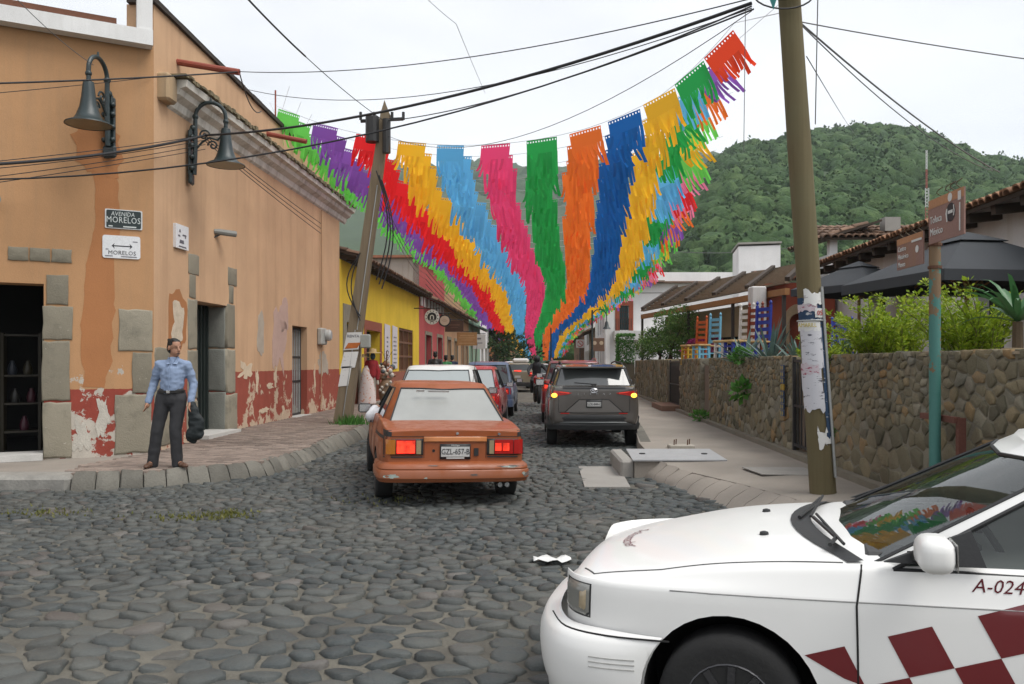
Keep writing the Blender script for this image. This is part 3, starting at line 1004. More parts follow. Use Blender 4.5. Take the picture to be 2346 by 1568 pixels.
def slab(fn, u0, u1, z0, z1, proud, name='stone', mat=None, root=orange, n=4):
 z0 -= .004; z1 += .004
 ring = []
 for k in range(n): ring.append((u0 + (u1 - u0) * k / n, z0))
 for k in range(n): ring.append((u1, z0 + (z1 - z0) * k / n))
 for k in range(n): ring.append((u1 - (u1 - u0) * k / n, z1))
 for k in range(n): ring.append((u0, z1 - (z1 - z0) * k / n))
 j = min(u1 - u0, z1 - z0) * .03
 ring = [(u + rg.uniform(-j, j), z + rg.uniform(-j, j)) for u, z in ring]
 mb = MB()
 stone(mb, ((u0 + u1) / 2, (z0 + z1) / 2), ring, lambda u, z, h: fn(u, z, -h), proud, low=-.06, rim=.7, inset=.9)
 return mb.build(name, mat or m_stone, root, smooth=True, sharp=0)
for z0, z1, a, b in ((.0, .87, 1.17, 1.57), (.885, 1.81, 1.19, 1.58), (1.825, 2.35, 1.15, 1.57), (2.365, 2.83, 1.22, 1.52)): slab(front, a, b, z0, z1, .02)
for z0, z1, a, b in ((.0, .87, 3.68, 4.1), (.885, 1.81, 3.7, 4.08), (1.825, 2.7, 3.68, 4.1)): slab(front, a, b, z0, z1, .02)
for z0, z1, a, b in ((1.66, 2.33, .02, .52), (.98, 1.645, .02, .32), (.02, .965, .03, .58)): slab(front, a, b, z0, z1, .018)
for a, b in ((1.17, 1.45), (1.46, 1.74), (1.75, 2.02), (2.2, 2.6)): slab(front, a, b, 3.02, 3.22, .02)
for z0, z1, a, b in ((1.2, 1.72, 13.12, 13.75), (.72, 1.18, 13.12, 13.55), (.1, .70, 13.1, 13.8)): slab(side, a, b, z0, z1, .014)
for z0, z1, a, b in ((.1, .8, 14.3, 14.74), (.815, 1.7, 14.32, 14.74), (1.715, 2.62, 14.34, 14.72), (2.635, 3.05, 14.4, 14.66), (3.06, 3.42, 14.36, 14.8)): slab(side, a, b, z0, z1, .014)
for z0, z1, a, b in ((.12, .85, 16.1, 16.62), (.865, 1.75, 16.1, 16.52), (1.765, 2.65, 16.1, 16.5), (2.665, 3.02, 16.2, 16.42), (3.03, 3.38, 16.15, 16.6)): slab(side, a, b, z0, z1, .014)
def reveal(s, z, h): return P(16.10 - h, TL - (s), z)
for z0, z1 in ((.12, .9), (.915, 1.75), (1.765, 2.58)): slab(lambda u, z, d: P(16.10 + d, TL - u, z), .03, .42, z0, z1, .02, mat=mk('blue_grey_stone', (.20, .205, .18), .85, .3, 3, 45, .5, .015) if z0 < .2 else bpy.data.materials['blue_grey_stone'])
def patch(fn, cu, cz, ru, rz, mat, name='plaster_patch', rough=.25, h=.006, n=26, seed=0, root=orange):
 pr = random.Random(seed + int(cu * 100) + int(cz * 77))
 ph = pr.uniform(0, 50)
 ring = []
 for k in range(n):
  a = 2 * math.pi * k / n
  f = 1 + rough * noise.noise(Vector((math.cos(a) * 1.6 + ph, math.sin(a) * 1.6, 0))) * 1.6 + rough * .6 * noise.noise(Vector((math.cos(a) * 5 + ph, math.sin(a) * 5, 4)))
  e = .75                                                        # squarish
  x, y = abs(math.cos(a)) ** e * (1 if math.cos(a) > 0 else -1), abs(math.sin(a)) ** e * (1 if math.sin(a) > 0 else -1)
  ring.append((cu + x * ru * f, cz + y * rz * f))
 mb = MB()
 mb.add([fn(u, z, -h) for u, z in ring], [tuple(range(n))])
 mb.add([fn(u, z, -h) for u, z in ring] + [fn(u, z, .01) for u, z in ring], [(k, (k + 1) % n, n + (k + 1) % n, n + k) for k in range(n)])
 return mb.build(name, mat, root)
m_stain = plaster('old_rust_coat', (.40, .175, .072), streak=.5, stain=(.3, .14, .06))
patch(front, .80, 4.85, .34, .40, m_stain, 'rust_stain', .35)
ring = [(.62, 5.3), (1.02, 5.25), (1.0, 4.6), (.86, 4.4), (.84, 3.9), (.90, 3.4), (.98, 2.9), (1.02, 2.3), (1.05, 1.7), (1.0, 1.1), (.72, 1.08), (.62, 1.5), (.60, 2.1), (.56, 2.6), (.58, 3.2), (.50, 3.62), (.48, 4.0), (.53, 4.4), (.60, 4.7)]
mb = MB()
fine = []
for (a, b), (c2, d) in zip(ring, ring[1:] + ring[:1]):
 for k in range(5):
  u, z = a + (c2 - a) * k / 5, b + (d - b) * k / 5
  fine.append((u + .05 * noise.noise(Vector((u * 5, z * 5, 3))) + .02 * noise.noise(Vector((u * 19, z * 19, 3))), z))
mb.add([front(u, z, -.004) for u, z in fine], [tuple(range(len(fine)))])
mb.build('rust_stain', m_stain, orange)
m_bare = mk('bare_plaster', (.50, .47, .41), .9, .3, 6, 40, .5, .015, col2=(.62, .58, .50))
for cu, cz, ru, rz, sd_ in ((.74, .62, .10, .33, 2), (1.04, .30, .10, .22, 3)): patch(front, cu, cz, ru, rz, m_bare, 'bare_plaster', .55, .007, 34, sd_)
m_pk = mk('pinkish_patch', (.52, .36, .30), .9, .15, 5, 50, .3, .01)
m_gp = mk('grey_patch', (.42, .36, .29), .9, .25, 5, 50, .3, .01)
patch(side, 19.2, 2.0, .42, .75, m_pk, seed=2, rough=.4); patch(side, 19.6, 2.55, .3, .35, m_pk, seed=3, rough=.4)
patch(side, 18.0, 2.12, .22, .42, m_gp, seed=4); patch(side, 22.9, 1.45, .5, .35, m_gp, seed=5, rough=.4)
patch(side, 13.95, 2.1, .22, .35, mk('scraped_patch', (.56, .47, .36), .9, .35, 9, 40, .4, .01), 'scraped_paint', .3, seed=6)
patch(side, 13.95, 2.2, .33, .52, m_stain, 'rust_stain', .2, .003, seed=6)
m_cream = mk('cream_bare', (.62, .50, .36), .9, .3, 8, 40, .4, .012)
for cu, cz, ru, rz in ((17.1, 1.30, .33, .16), (17.75, 1.05, .10, .25), (18.95, 1.15, .10, .20), (18.6, .95, .2, .06), (22.1, 1.05, .06, .30), (18.2, .42, .25, .05), (19.5, .35, .08, .12)): patch(side, cu, cz, ru, rz, m_cream, 'bare_plaster', .6, .007, 30, 9)
mb = MB(); mb.add([side(DOOR1[0], .08, .40), side(DOOR1[1], .08, .40), side(DOOR1[1], 2.62, .40), side(DOOR1[0], 2.62, .40)], [(0, 1, 2, 3)])
d1 = mb.build('door', mk('green_black_metal', (.022, .03, .028), .45, .3, 3, 40, .1), orange)
mb = MB()
for k in range(9): mb.beam(side(14.8 + k * .155, .12, .375), side(14.8 + k * .155, 2.58, .375), .05, .04)
mb.build('door_rib', bpy.data.materials['green_black_metal'], d1)
mb = MB(); mb.prism([side(14.66, .09, -.25), side(16.2, .09, -.25), side(16.2, .09, .45), side(14.66, .09, .45)], (0, 0, .07)); mb.build('threshold', mk('white_threshold', (.50, .49, .46), .8, .2), orange)
mb = MB(); mb.add([side(DOOR2[0] - .1, .05, .42), side(DOOR2[1] + .1, .05, .42), side(DOOR2[1] + .1, 2.5, .42), side(DOOR2[0] - .1, 2.5, .42)], [(0, 1, 2, 3)]); mb.build('recess_shade_sheet', m_dark, orange)  # black sheet stands in for the shade behind the bars
mb = MB()
for z in (.16, 1.0, 1.62, 2.34): mb.beam(side(20.22, z, .18), side(21.40, z, .18), .04, .05)
for s in (20.25, 21.38): mb.beam(side(s, .14, .18), side(s, 2.38, .18), .05, .05)
gate = mb.build('iron_gate', m_iron, orange)
m_gate = mk('pale_iron', (.42, .42, .40), .5, .3, 8, 50, .1)
bar = None
for k in range(8):
 if bar is None:
  mb = MB(); mb.tube([side(20.38 + k * .14, .16, .18), side(20.38 + k * .14, 2.34, .18)], .014, 6); bar = mb.build('bar', m_gate, gate)
 else:
  b2 = link('bar', bar.data, gate); b2.location = P(k * .14, 0)
mb = MB(); mb.prism([side(20.15, .08, -.12), side(21.5, .08, -.12), side(21.5, .08, .4), side(20.15, .08, .4)], (0, 0, .05)); mb.build('threshold', bpy.data.materials['white_threshold'], orange)
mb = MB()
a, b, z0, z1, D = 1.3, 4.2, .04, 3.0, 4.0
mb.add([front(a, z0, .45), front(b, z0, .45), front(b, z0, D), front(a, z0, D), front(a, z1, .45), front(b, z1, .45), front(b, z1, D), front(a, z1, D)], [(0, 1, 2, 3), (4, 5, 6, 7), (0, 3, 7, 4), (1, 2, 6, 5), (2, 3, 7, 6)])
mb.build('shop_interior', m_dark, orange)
mb = MB(); mb.prism([front(1.56, .0, -.22), front(3.7, .0, -.22), front(3.7, .0, .45), front(1.56, .0, .45)], (0, 0, .09)); mb.build('threshold', bpy.data.materials['white_threshold'], orange)
sh = thing('shop_shelf', PF(1.85, -1.1, .05), 'shade-darkened wooden shelf of small goods just inside the dark shop doorway', 'shelf')
m_shw = mk('shade_darkened_shelf_wood', (.014, .011, .005), .6, .3)  # wood darkened to near black, the doorway's shade put into its colour
mb = MB()
for q in (1.62, 2.14): mb.beam(front(q, .05, .9), front(q, 1.95, .9), .05, .05); mb.beam(front(q, .05, 1.3), front(q, 1.95, 1.3), .05, .05)
mb.build('frame', m_shw, sh)
for z in (.35, .8, 1.25, 1.9):
 mb = MB(); mb.prism([front(1.6, z, .88), front(2.16, z, .88), front(2.16, z, 1.32), front(1.6, z, 1.32)], (0, 0, .03)); mb.build('board', m_shw, sh)
for k, (q, z, col) in enumerate(((1.75, .83, (.03, .003, .008)), (1.98, .83, (.012, .012, .011)), (1.8, 1.28, (.02, .016, .006)), (2.02, 1.28, (.008, .012, .02)), (1.85, .38, (.035, .004, .012)))):  # jar colours scaled down to paint in the dim of the shop
 mb = MB(); mb.lathe([(.0, 0), (.06, 0), (.075, .08), (.05, .17), (.03, .2), (.03, .23), (0, .23)], front(q, z, 1.05), 10)
 tag(mb.build('jar', mk('jar_%d' % k, col, .5), None, smooth=True), ['shade-darkened red jar on the middle board of the shop shelf', 'shade-darkened grey jar on the middle board of the shop shelf', 'ochre jar on the third board of the shop shelf', 'blue jar on the third board of the shop shelf', 'crimson jar on the lowest board of the shop shelf'][k], 'jar', 'goods on the shop shelf')
m_red = mk('red_oxide_pipe', (.28, .065, .04), .6, .25, 6, 40, .2)
for s, L in ((13.95, 1.08), (18.4, .9), (23.9, .95)):
 mb = MB(); mb.tube([side(s, 6.68, .2), side(s, 6.45, -L)], .055, 10); mb.tube([side(s, 6.47, -L * .9), side(s, 6.445, -L - .002)], .048, 10)
 mb.build('drain_spout', m_red, orange, smooth=True)
mb = MB(); mb.tube([side(19.4, 6.95, .15), side(19.4, 7.95, .15)], .022, 6); mb.build('roof_stub', m_red, orange)
def board(name, fn, u0, u1, z0, z1, mat, parent, th=.025, d=.0, bev=.02):
 r = bev; pts = []
 for cx, cz, a0 in ((u1 - r, z1 - r, 0), (u0 + r, z1 - r, 90), (u0 + r, z0 + r, 180), (u1 - r, z0 + r, 270)):
  for k in range(4): pts.append((cx + r * math.cos(R(a0 + k * 30)), cz + r * math.sin(R(a0 + k * 30))))
 mb = MB()
 n = len(pts)
 mb.add([fn(u, z, -d) for u, z in pts] + [fn(u, z, -d - th) for u, z in pts], [tuple(range(n)), tuple(range(n, 2 * n))] + [(k, (k + 1) % n, n + (k + 1) % n, n + k) for k in range(n)])
 return mb.build(name, mat, parent)
m_en_w = mk('white_enamel', (.72, .73, .74), .35, .06, 4, 40, .05)
m_en_k = mk('black_enamel', (.018, .03, .03), .4, .25, 6, 40, .05)
m_ink = mk('black_ink', (.02, .02, .025), .5, .1)
LX, UP = -FD, Vector((0, 0, 1))
sg = thing('street_sign', PF(.45, .0, 3.6), 'black enamel street plaque reading AVENIDA MORELOS with white border', 'sign')
board('border', front, .17, .71, 3.60, 3.905, mk('chipped_white', (.60, .62, .62), .5, .35, 9, 40, .2), sg, .02)
board('plate', front, .19, .69, 3.615, 3.89, m_en_k, sg, .006, .02)
m_let = mk('dull_white_letter', (.58, .62, .60), .5, .1)
text('lettering', 'AVENIDA', .095, m_let, sg, PF(.455, .0275, 3.83), LX, UP, shear=.12, xs=.82, space=1.05)
text('lettering', 'MORELOS', .135, m_let, sg, PF(.445, .0275, 3.735), LX, UP, xs=.78, space=1.08)
for u0, u1 in ((.60, .66), (.26, .45)):
 mb = MB(); mb.prism([front(u0, 3.625, -.027), front(u1, 3.625, -.027), front(u1, 3.645, -.027), front(u0, 3.645, -.027)], FN * .002); mb.build('small_print', m_let, sg)
sg = thing('street_sign', PF(.47, .0, 3.13), 'white street sign with double arrow reading MORELOS under the black plaque', 'sign')
board('plate', front, .20, .745, 3.13, 3.49, m_en_w, sg, .02, bev=.035)
text('lettering', 'MORELOS', .092, m_ink, sg, PF(.465, .0215, 3.215), LX, UP, xs=.95, space=1.05)
mb = MB()
aw = [(-.150, 0), (-.105, .045), (-.12, .008), (.12, .008), (.105, .045), (.150, 0), (.105, -.045), (.12, -.008), (-.12, -.008), (-.105, -.045)]
mb.add([front(.465 - x, 3.325 + z, -.0225) for x, z in aw], [tuple(range(10))]); mb.build('arrow', m_ink, sg, fix=False)
for u0, u1, z in ((.60, .71, 3.155), (.25, .48, 3.152), (.66, .70, 3.26), (.24, .31, 3.395)):
 mb = MB(); mb.prism([front(u0, z, -.021), front(u1, z, -.021), front(u1, z + .016, -.021), front(u0, z + .016, -.021)], FN * .002); mb.build('small_print', M('grey_ink', (.2, .2, .22), .5, .1), sg)
sg = thing('wall_sign', side(14.0, 3.45, -.02), 'small white house sign with dark symbols on the sunny side wall near the corner', 'sign')
board('plate', side, 13.78, 14.27, 3.44, 3.85, m_en_w, sg, .05, bev=.008)
SX = P(1, 0)
for u, z, w, h in ((13.93, 3.74, .07, .05), (14.10, 3.68, .16, .03), (13.90, 3.655, .09, .03), (14.0, 3.56, .18, .06), (14.03, 3.475, .3, .022), (14.14, 3.655, .05, .04)):
 mb = MB(); mb.prism([side(u - w / 2, z - h / 2, -.051), side(u + w / 2, z - h / 2, -.051), side(u + w / 2 - .02, z + h / 2, -.051), side(u - w / 2 + .02, z + h / 2, -.051)], P(0, .002)); mb.build('symbol', M('sign_grey', (.12, .12, .14), .5, .1), sg)
def flood(loc, dr, label, L=.42, r=.06):
 t = thing('floodlight', loc, label, 'floodlight')
 d = Vector(dr).normalized(); loc = Vector(loc)
 mb = MB(); mb.tube([loc - d * .02, loc + d * L * .2, loc + d * L], [r * .7, r, r], 10); mb.build('housing', mk('grey_housing', (.22, .22, .20), .5) if 'grey_housing' not in bpy.data.materials else bpy.data.materials['grey_housing'], t, smooth=True)
 mb = MB(); mb.tube([loc - d * .02 - UP * .12, loc + d * L * .25 - UP * .05], .015, 6); mb.build('bracket', m_iron, t)
flood(side(15.5, 3.98, 0), P(.75, .75, -.03), 'small grey tube floodlight on the orange side wall above the doorway')
flood(PF(2.3, 0, 3.87), FN * .35 - FD * .1 + Vector((0, 0, -.02)), 'grey tube floodlight on the orange front wall at the left edge', .5, .09)
mt = thing('electricity_meter', side(22.7, 2.05, -.05), 'round grey electricity meter on the orange side wall beside the barred door', 'meter')
mb = MB(); mb.bbox(side(22.6, 2.2, -.07), (.14, .55, .46), .03, Matrix.Rotation(-TH, 3, 'Z')); mb.build('box', mk('meter_grey', (.38, .38, .35), .5), mt)
mb = MB(); mb.lathe([(0, .0), (.16, 0), (.16, .10), (.12, .15), (0, .15)], side(22.75, 2.24, -.14), 14, 'X'); mb.build('dial_cover', mk('meter_glass', (.45, .46, .44), .15), mt, smooth=True)
mb = MB(); mb.tube([side(22.6, 2.45, -.05), side(22.6, 5.7, -.05)], .018, 6); mb.tube([side(22.6, 1.95, -.05), side(22.6, .2, -.04)], .012, 6); mb.build('conduit', M('conduit', (.40, .25, .14), .7), mt)
m_lamp = mk('dark_green_iron', (.018, .032, .034), .42, .3, 6, 40, .15, .005, spec=.5)
def wall_lamp(loc, ang, label):
 t = thing('wall_lamp', loc, label, 'wall lamp', 'goose-neck lamps on the corner building', (0, 0, ang))
 mb = MB(); mb.bbox((.03, 0, -.05), (.05, .17, .85), .02); mb.bbox((.05, 0, -.48), (.07, .22, .2), .03); mb.bbox((.05, 0, .34), (.05, .12, .16), .03)
 for z in (-.3, -.1, .1, .25):
  mb.ball((.08, .07, z), .045, 8, 6); mb.ball((.08, -.07, z), .045, 8, 6)
 mb.ball((.08, 0, .42), .06, 8, 6); mb.build('wall_plate', m_lamp, t, local=True, smooth=True)
 pts = [(.10, 0, -.4), (.12, 0, .1), (.12, 0, .62)] + [(.12 + .26 * (1 - math.cos(R(a))), 0, .62 + .26 * math.sin(R(a))) for a in range(15, 181, 15)] + [(.64, 0, .40)]
 mb = MB(); mb.tube(pts, [.042, .042, .036] + [.034] * 13, 10); mb.tube([(.38, 0, .86), (.38, 0, .97)], [.03, .012], 8); mb.ball((.12, 0, .62), .055); mb.ball((.64, 0, .55), .05); mb.build('arm', m_lamp, t, local=True, smooth=True)
 mb = MB()
 for sx, cx, cz, r0 in ((1, .27, .30, .10), (-1, .42, .12, .09)):
  sp = []
  for k in range(22):
   a = k * .42; rr_ = r0 * (1 - k / 24)
   sp.append((cx + sx * rr_ * math.cos(a), 0, cz + rr_ * math.sin(a)))
  mb.tube(sp, .016, 6)
 mb.tube([(.14, 0, .06), (.24, 0, .18), (.36, 0, .26), (.50, 0, .22), (.60, 0, .34)], .02, 6)
 mb.build('scroll', m_lamp, t, local=True, smooth=True)
 mb = MB(); mb.lathe([(.03, .44), (.075, .42), (.085, .36), (.10, .20), (.125, .05), (.17, -.08), (.21, -.15), (.33, -.21), (.335, -.225), (.20, -.165), (.16, -.1), (.05, .1), (0, .1)], (.64, 0, 0), 24); mb.build('shade', m_lamp, t, local=True, smooth=True)
 mb = MB(); mb.lathe([(.315, -.212), (.19, -.158), (.19, -.150), (.31, -.20)], (.64, 0, -.008), 24); mb.build('reflector', mk('aged_reflector', (.22, .19, .12), .4) if 'aged_reflector' not in bpy.data.materials else bpy.data.materials['aged_reflector'], t, local=True, smooth=True)
 mb = MB(); mb.lathe([(0, -.20), (.05, -.19), (.06, -.13), (.03, -.05), (0, -.05)], (.64, 0, 0), 12); mb.build('bulb', M('lamp_glass', (.55, .55, .5), .2, .05), t, local=True, smooth=True)
 return t
dv = FN * .50 + FD * .30
wall_lamp(PF(.62, .03, 5.27), math.atan2(dv.y, dv.x), 'dark green goose-neck lamp with bell shade on the shaded front wall')
dv = P(.15, .9)
wall_lamp(side(14.3, 5.19, -.03), math.atan2(dv.y, dv.x), 'dark green goose-neck lamp hanging over the side street wall below the cornice')
# ------------------------------------------------------------------ clay tile roofs
def tile_roof(root, a, b, up, rows, mat, w=.20, L=.42, parts=60, rg=rg, dark=None):
 """half-round tiles: the eave row as single tiles, the courses above joined"""
 a, b, up = Vector(a), Vector(b), Vector(up)
 e = (b - a); n = max(2, int(e.length / w)); e.normalize()
 u = up.normalized(); nn = e.cross(u).normalized()
 if nn.z < 0: nn = -nn
 def tile(mb, o, j):
  vs = []
  for f, rr_ in ((0, w * .56), (1, w * .44)):
   for k in range(6):
    an = math.pi * k / 5
    vs.append(o + u * L * f + e * rr_ * math.cos(an) + nn * (rr_ * math.sin(an) * .8 + .02 - .03 * f))
  for f, rr_ in ((0, w * .56 - .02), (1, w * .44 - .02)):
   for k in range(6):
    an = math.pi * k / 5
    vs.append(o + u * L * f + e * rr_ * math.cos(an) + nn * (rr_ * math.sin(an) * .8 + .005 - .03 * f))
  fs = [(k, k + 1, 7 + k, 6 + k) for k in range(5)] + [(12 + k, 18 + k, 19 + k, 13 + k) for k in range(5)] + [(k, 12 + k, 13 + k, k + 1) for k in range(5)]
  mb.add(vs, fs)
 rest = MB(); sheetm = MB()
 for r in range(rows):
  for k in range(n):
   o = a + e * (w * (k + .5) + rg.uniform(-.012, .012)) + u * (r * L * .82 - .05 + rg.uniform(-.03, .03)) + nn * (.01 + rg.uniform(0, .012))
   if r == 0 and k < parts:
    mb = MB(); tile(mb, o, 0); mb.build('roof_tile', mat, root, smooth=True, sharp=50, fix=False)
   else: tile(rest, o, 0)
 if rest.v: tag(rest.build('roof_tile', mat, root, smooth=True, sharp=50, fix=False), kind='stuff')
 mb = MB(); mb.prism([a, b, b + up, a + up], -nn * .07); mb.build('roof_deck', dark or M('dark_rafter', (.05, .035, .025), .85, .3), root)
yel = thing('house', P(24.7, TL), 'yellow low house with clay tile eave, red dado and two white price banners', 'house', 'houses along the left side of the street')
m_yel = plaster('yellow_limewash', (.70, .49, .045), 1.12, (.27, .10, .065), 0, streak=.25, stain=(.42, .26, .03))
YD = ((25.5, 27.1, .12, 2.75), (28.25, 30.5, .13, 2.62), (34.3, 37.8, 1.12, 2.95))
mb = MB(); wall_panel(mb, side, 24.72, 39.4, -.3, 4.62, YD, .4); mb.add([side(39.4, -.3), side(39.4, 4.6), side(39.4, 5.6, 4), side(39.4, -.3, 4)], [(0, 1, 2, 3)]); mb.add([side(24.72, -.3), side(24.72, 4.6), side(24.72, 5.6, 4), side(24.72, -.3, 4)], [(0, 1, 2, 3)]); mb.build('wall', m_yel, yel)
m_wood = mk('brown_wood', (.16, .075, .04), .65, .3, 5, 40, .3)
for (a, b, z0, z1) in YD:
 mb = MB(); mb.add([side(a - .05, z0 - .05, .38), side(b + .05, z0 - .05, .38), side(b + .05, z1 + .05, .38), side(a - .05, z1 + .05, .38)], [(0, 1, 2, 3)]); mb.build('recess_shade_sheet', m_dark, yel)  # shade of each opening painted as a black sheet
mb = MB()
for u0, u1, z0, z1 in ((27.95, 28.25, .13, 2.95), (30.5, 30.8, .13, 2.95), (28.25, 30.5, 2.62, 2.95)): mb.prism([side(u0, z0, -.02), side(u1, z0, -.02), side(u1, z1, -.02), side(u0, z1, -.02)], P(0, -.06))
mb.build('door_frame', mk('red_brown_frame', (.27, .08, .05), .7, .2), yel)
mb = MB()
for u0, u1, z0, z1 in ((25.1, 25.5, .1, 2.75), (27.1, 27.45, .1, 2.75), (25.1, 27.45, 2.75, 3.3)): mb.prism([side(u0, z0, -.03), side(u1, z0, -.03), side(u1, z1, -.03), side(u0, z1, -.03)], P(0, -.08))
mb.build('stone_surround', m_stone, yel)
mb = MB(); mb.prism([side(25.55, .12, .3), side(27.05, .12, .3), side(27.05, 2.72, .3), side(25.55, 2.72, .3)], P(0, -.05)); mb.build('door', bpy.data.materials['green_black_metal'], yel)
mb = MB()
for z in (1.15, 1.75, 2.35, 2.9): mb.beam(side(34.3, z, .06), side(37.8, z, .06), .05, .09)
for s in (34.33, 35.45, 36.6, 37.75): mb.beam(side(s, 1.12, .06), side(s, 2.95, .06), .09, .06)
fr = mb.build('window', m_wood, yel)
for k in range(11):
 mb = MB(); mb.beam(side(34.5 + k * .31, 1.14, .1), side(34.5 + k * .31, 2.92, .1), .05, .03); mb.build('bar', m_wood, fr)
mb = MB(); mb.prism([side(34.3, 1.12, .25), side(37.8, 1.12, .25), side(37.8, 2.95, .25), side(34.3, 2.95, .25)], P(0, -.03)); mb.build('shutter', mk('faded_shutter', (.22, .12, .07), .8, .3, 3, 30, .3), fr)
mb = MB()
for k in range(24): mb.beam(side(24.9 + k * .62, 4.70, 0), side(24.9 + k * .62, 4.66, -.5), .09, .12)
mb.build('rafter', M('dark_rafter', (.05, .035, .025), .85, .3), yel)
tile_roof(yel, side(24.75, 4.74, -.52), side(40.2, 4.74, -.52), P(0, -3.6, 1.1), 7, m_tiledull, .21, .45, 74)
for u0, label, seed in ((31.25, 'tall white price banner nearer the red framed door of the yellow house', 1), (32.75, 'tall white price banner nearer the wooden window of the yellow house', 2)):
 bn = thing('banner', side(u0 + .5, 1.25, -.03), label, 'banner', 'banners on the yellow house')
 mb = MB(); mb.prism([side(u0, 1.22, -.02), side(u0 + 1.05, 1.25, -.02), side(u0 + 1.05, 2.93, -.02), side(u0, 2.97, -.02)], P(0, .012)); mb.build('cloth', M('banner_cloth', (.60, .57, .60), .8, .08, 2), bn)
 r3 = random.Random(seed)
 for k in range(7):
  z = 1.4 + k * .17 + (.0 if seed == 1 else .05)
  for cx in ((.35, .7) if seed == 2 else (.5,)):
   mb = MB(); w = r3.uniform(.09, .16); mb.prism([side(u0 + cx - w, z, -.033), side(u0 + cx + w, z, -.033), side(u0 + cx + w, z + .06, -.033), side(u0 + cx - w, z + .06, -.033)], P(0, .003)); mb.build('printed_mark', M('sign_grey', (.12, .12, .14), .5, .1), bn)
def simple_house(s0, s1, h, mat, openings, label, t=TL, frame=None, depth=6, group='houses along the left side of the street', sgn=-1, endmat=None, sill=True, z0=-.3):
 o = thing('house', P(s0, t), label, 'house', group)
 fn = lambda s, z, d=0: P(s, t + sgn * d, z)
 mb = MB(); wall_panel(mb, fn, s0, s1, z0, h, [w[:4] for w in openings], .3)
 mb.add([fn(s1, z0), fn(s1, h), fn(s1, h, depth), fn(s1, z0, depth)], [(0, 1, 2, 3)])
 mb.add([fn(s0, h), fn(s1, h), fn(s1, h, depth), fn(s0, h, depth)], [(0, 1, 2, 3)])
 mb.build('wall', mat, o)
 mb = MB(); mb.add([fn(s0, z0), fn(s0, h), fn(s0, h, depth), fn(s0, z0, depth)], [(0, 1, 2, 3)]); mb.build('end_wall', endmat or mat, o)
 for w in openings:
  a, b, c2, d = w[:4]
  kind = w[4] if len(w) > 4 else ('door' if c2 < .4 else 'window')
  mb = MB(); mb.add([fn(a, c2, .25), fn(b, c2, .25), fn(b, d, .25), fn(a, d, .25)], [(0, 1, 2, 3)])
  p = mb.build(kind, w[5] if len(w) > 5 else M('dim_pane', (.035, .04, .042), .3, .3, 3), o)
  mb = MB()
  f = .18
  for u0, u1, y0, y1 in ((a - f, a, c2, d + f), (b, b + f, c2, d + f), (a, b, d, d + f)): mb.prism([fn(u0, y0, -.03), fn(u1, y0, -.03), fn(u1, y1, -.03), fn(u0, y1, -.03)], fn(0, 0, .05) - fn(0, 0, 0))
  mb.build('frame', frame or m_stone, p)
  if kind == 'window':
   mb = MB()
   for k in range(1, 3): mb.beam(fn(a + (b - a) * k / 3, c2, .2), fn(a + (b - a) * k / 3, d, .2), .06, .06)
   mb.beam(fn(a, (c2 + d) / 2, .2), fn(b, (c2 + d) / 2, .2), .06, .06)
   mb.build('mullion', m_wood, p)
 return o, fn
m_pink = plaster('pink_red_limewash', (.42, .085, .085), .9, (.34, .07, .07), 0, streak=.2, stain=(.3, .06, .06))
ends = plaster('pale_end_render', (.42, .36, .31), streak=.9, stain=(.2, .13, .09))
h1, fn = simple_house(39.45, 48.6, 6.5, m_pink, [(41.4, 43.4, .13, 2.9), (45.6, 47.6, .13, 2.9)], 'pink red two storey house after the yellow house', endmat=ends)
mb = MB(); mb.prism([fn(39.2, 6.5, -.2), fn(39.2, 6.5, 6), fn(48.8, 6.5, 6), fn(48.8, 6.5, -.2)], (0, 0, .12)); mb.build('roof', m_tile, h1)
mb = MB()
for k in range(8): mb.prism([fn(39.6 + k * 1.1, 4.25, -.03), fn(40.15 + k * 1.1, 4.25, -.03), fn(40.15 + k * 1.1, 4.7, -.03), fn(39.6 + k * 1.1, 4.7, -.03)], P(0, .05))
mb.build('white_band', m_wht, h1)
tile_roof(h1, fn(40.6, 4.55, -.65), fn(48.6, 4.55, -.65), P(0, -.7, .35), 2, m_tiledull, .25, .45, 30)
m_tan = plaster('tan_limewash', (.46, .29, .17), .9, (.36, .2, .13), 0, streak=.4, stain=(.3, .17, .1))
h2, fn = simple_house(48.65, 62.5, 6.7, m_tan, [(50, 51.6, .13, 2.9), (53.6, 55.2, .13, 2.9), (57.4, 59.2, .13, 2.9), (60.3, 61.6, .13, 2.7)], 'tan two storey house with stone door frames beyond the pink house')
tile_roof(h2, fn(48.6, 4.5, -.7), fn(62.5, 4.5, -.7), P(0, -.75, .4), 2, m_tiledull, .3, .45, 44)
mb = MB(); mb.prism([fn(48.5, 6.7, -.15), fn(48.5, 6.7, 6), fn(62.7, 6.7, 6), fn(62.7, 6.7, -.15)], (0, 0, .12)); mb.build('roof', m_tile, h2)
m_grn = plaster('pale_green_limewash', (.27, .40, .30), 1.0, (.05, .22, .15), 0, streak=.2, stain=(.2, .27, .2))
h3, fn = simple_house(62.55, 72, 6.3, m_grn, [(64, 65.5, .13, 2.8, 'door', mk('green_door', (.02, .14, .09), .5)), (67.5, 69, .13, 2.8, 'door', bpy.data.materials['green_door']), (64, 65.4, 3.9, 5.3)], 'pale green house with dark green doors far down the left side')
tile_roof(h3, fn(62.6, 4.2, -.6), fn(72, 4.2, -.6), P(0, -.65, .3), 2, mk('green_tile', (.08, .13, .10), .8, .3, rand=.2), .35, .45, 26)
h4, fn = simple_house(72.05, 82, 5.2, m_wht, [(73.5, 75, .13, 2.7), (77.5, 79, .13, 2.7)], 'white house beyond the pale green house on the left', depth=3.5)
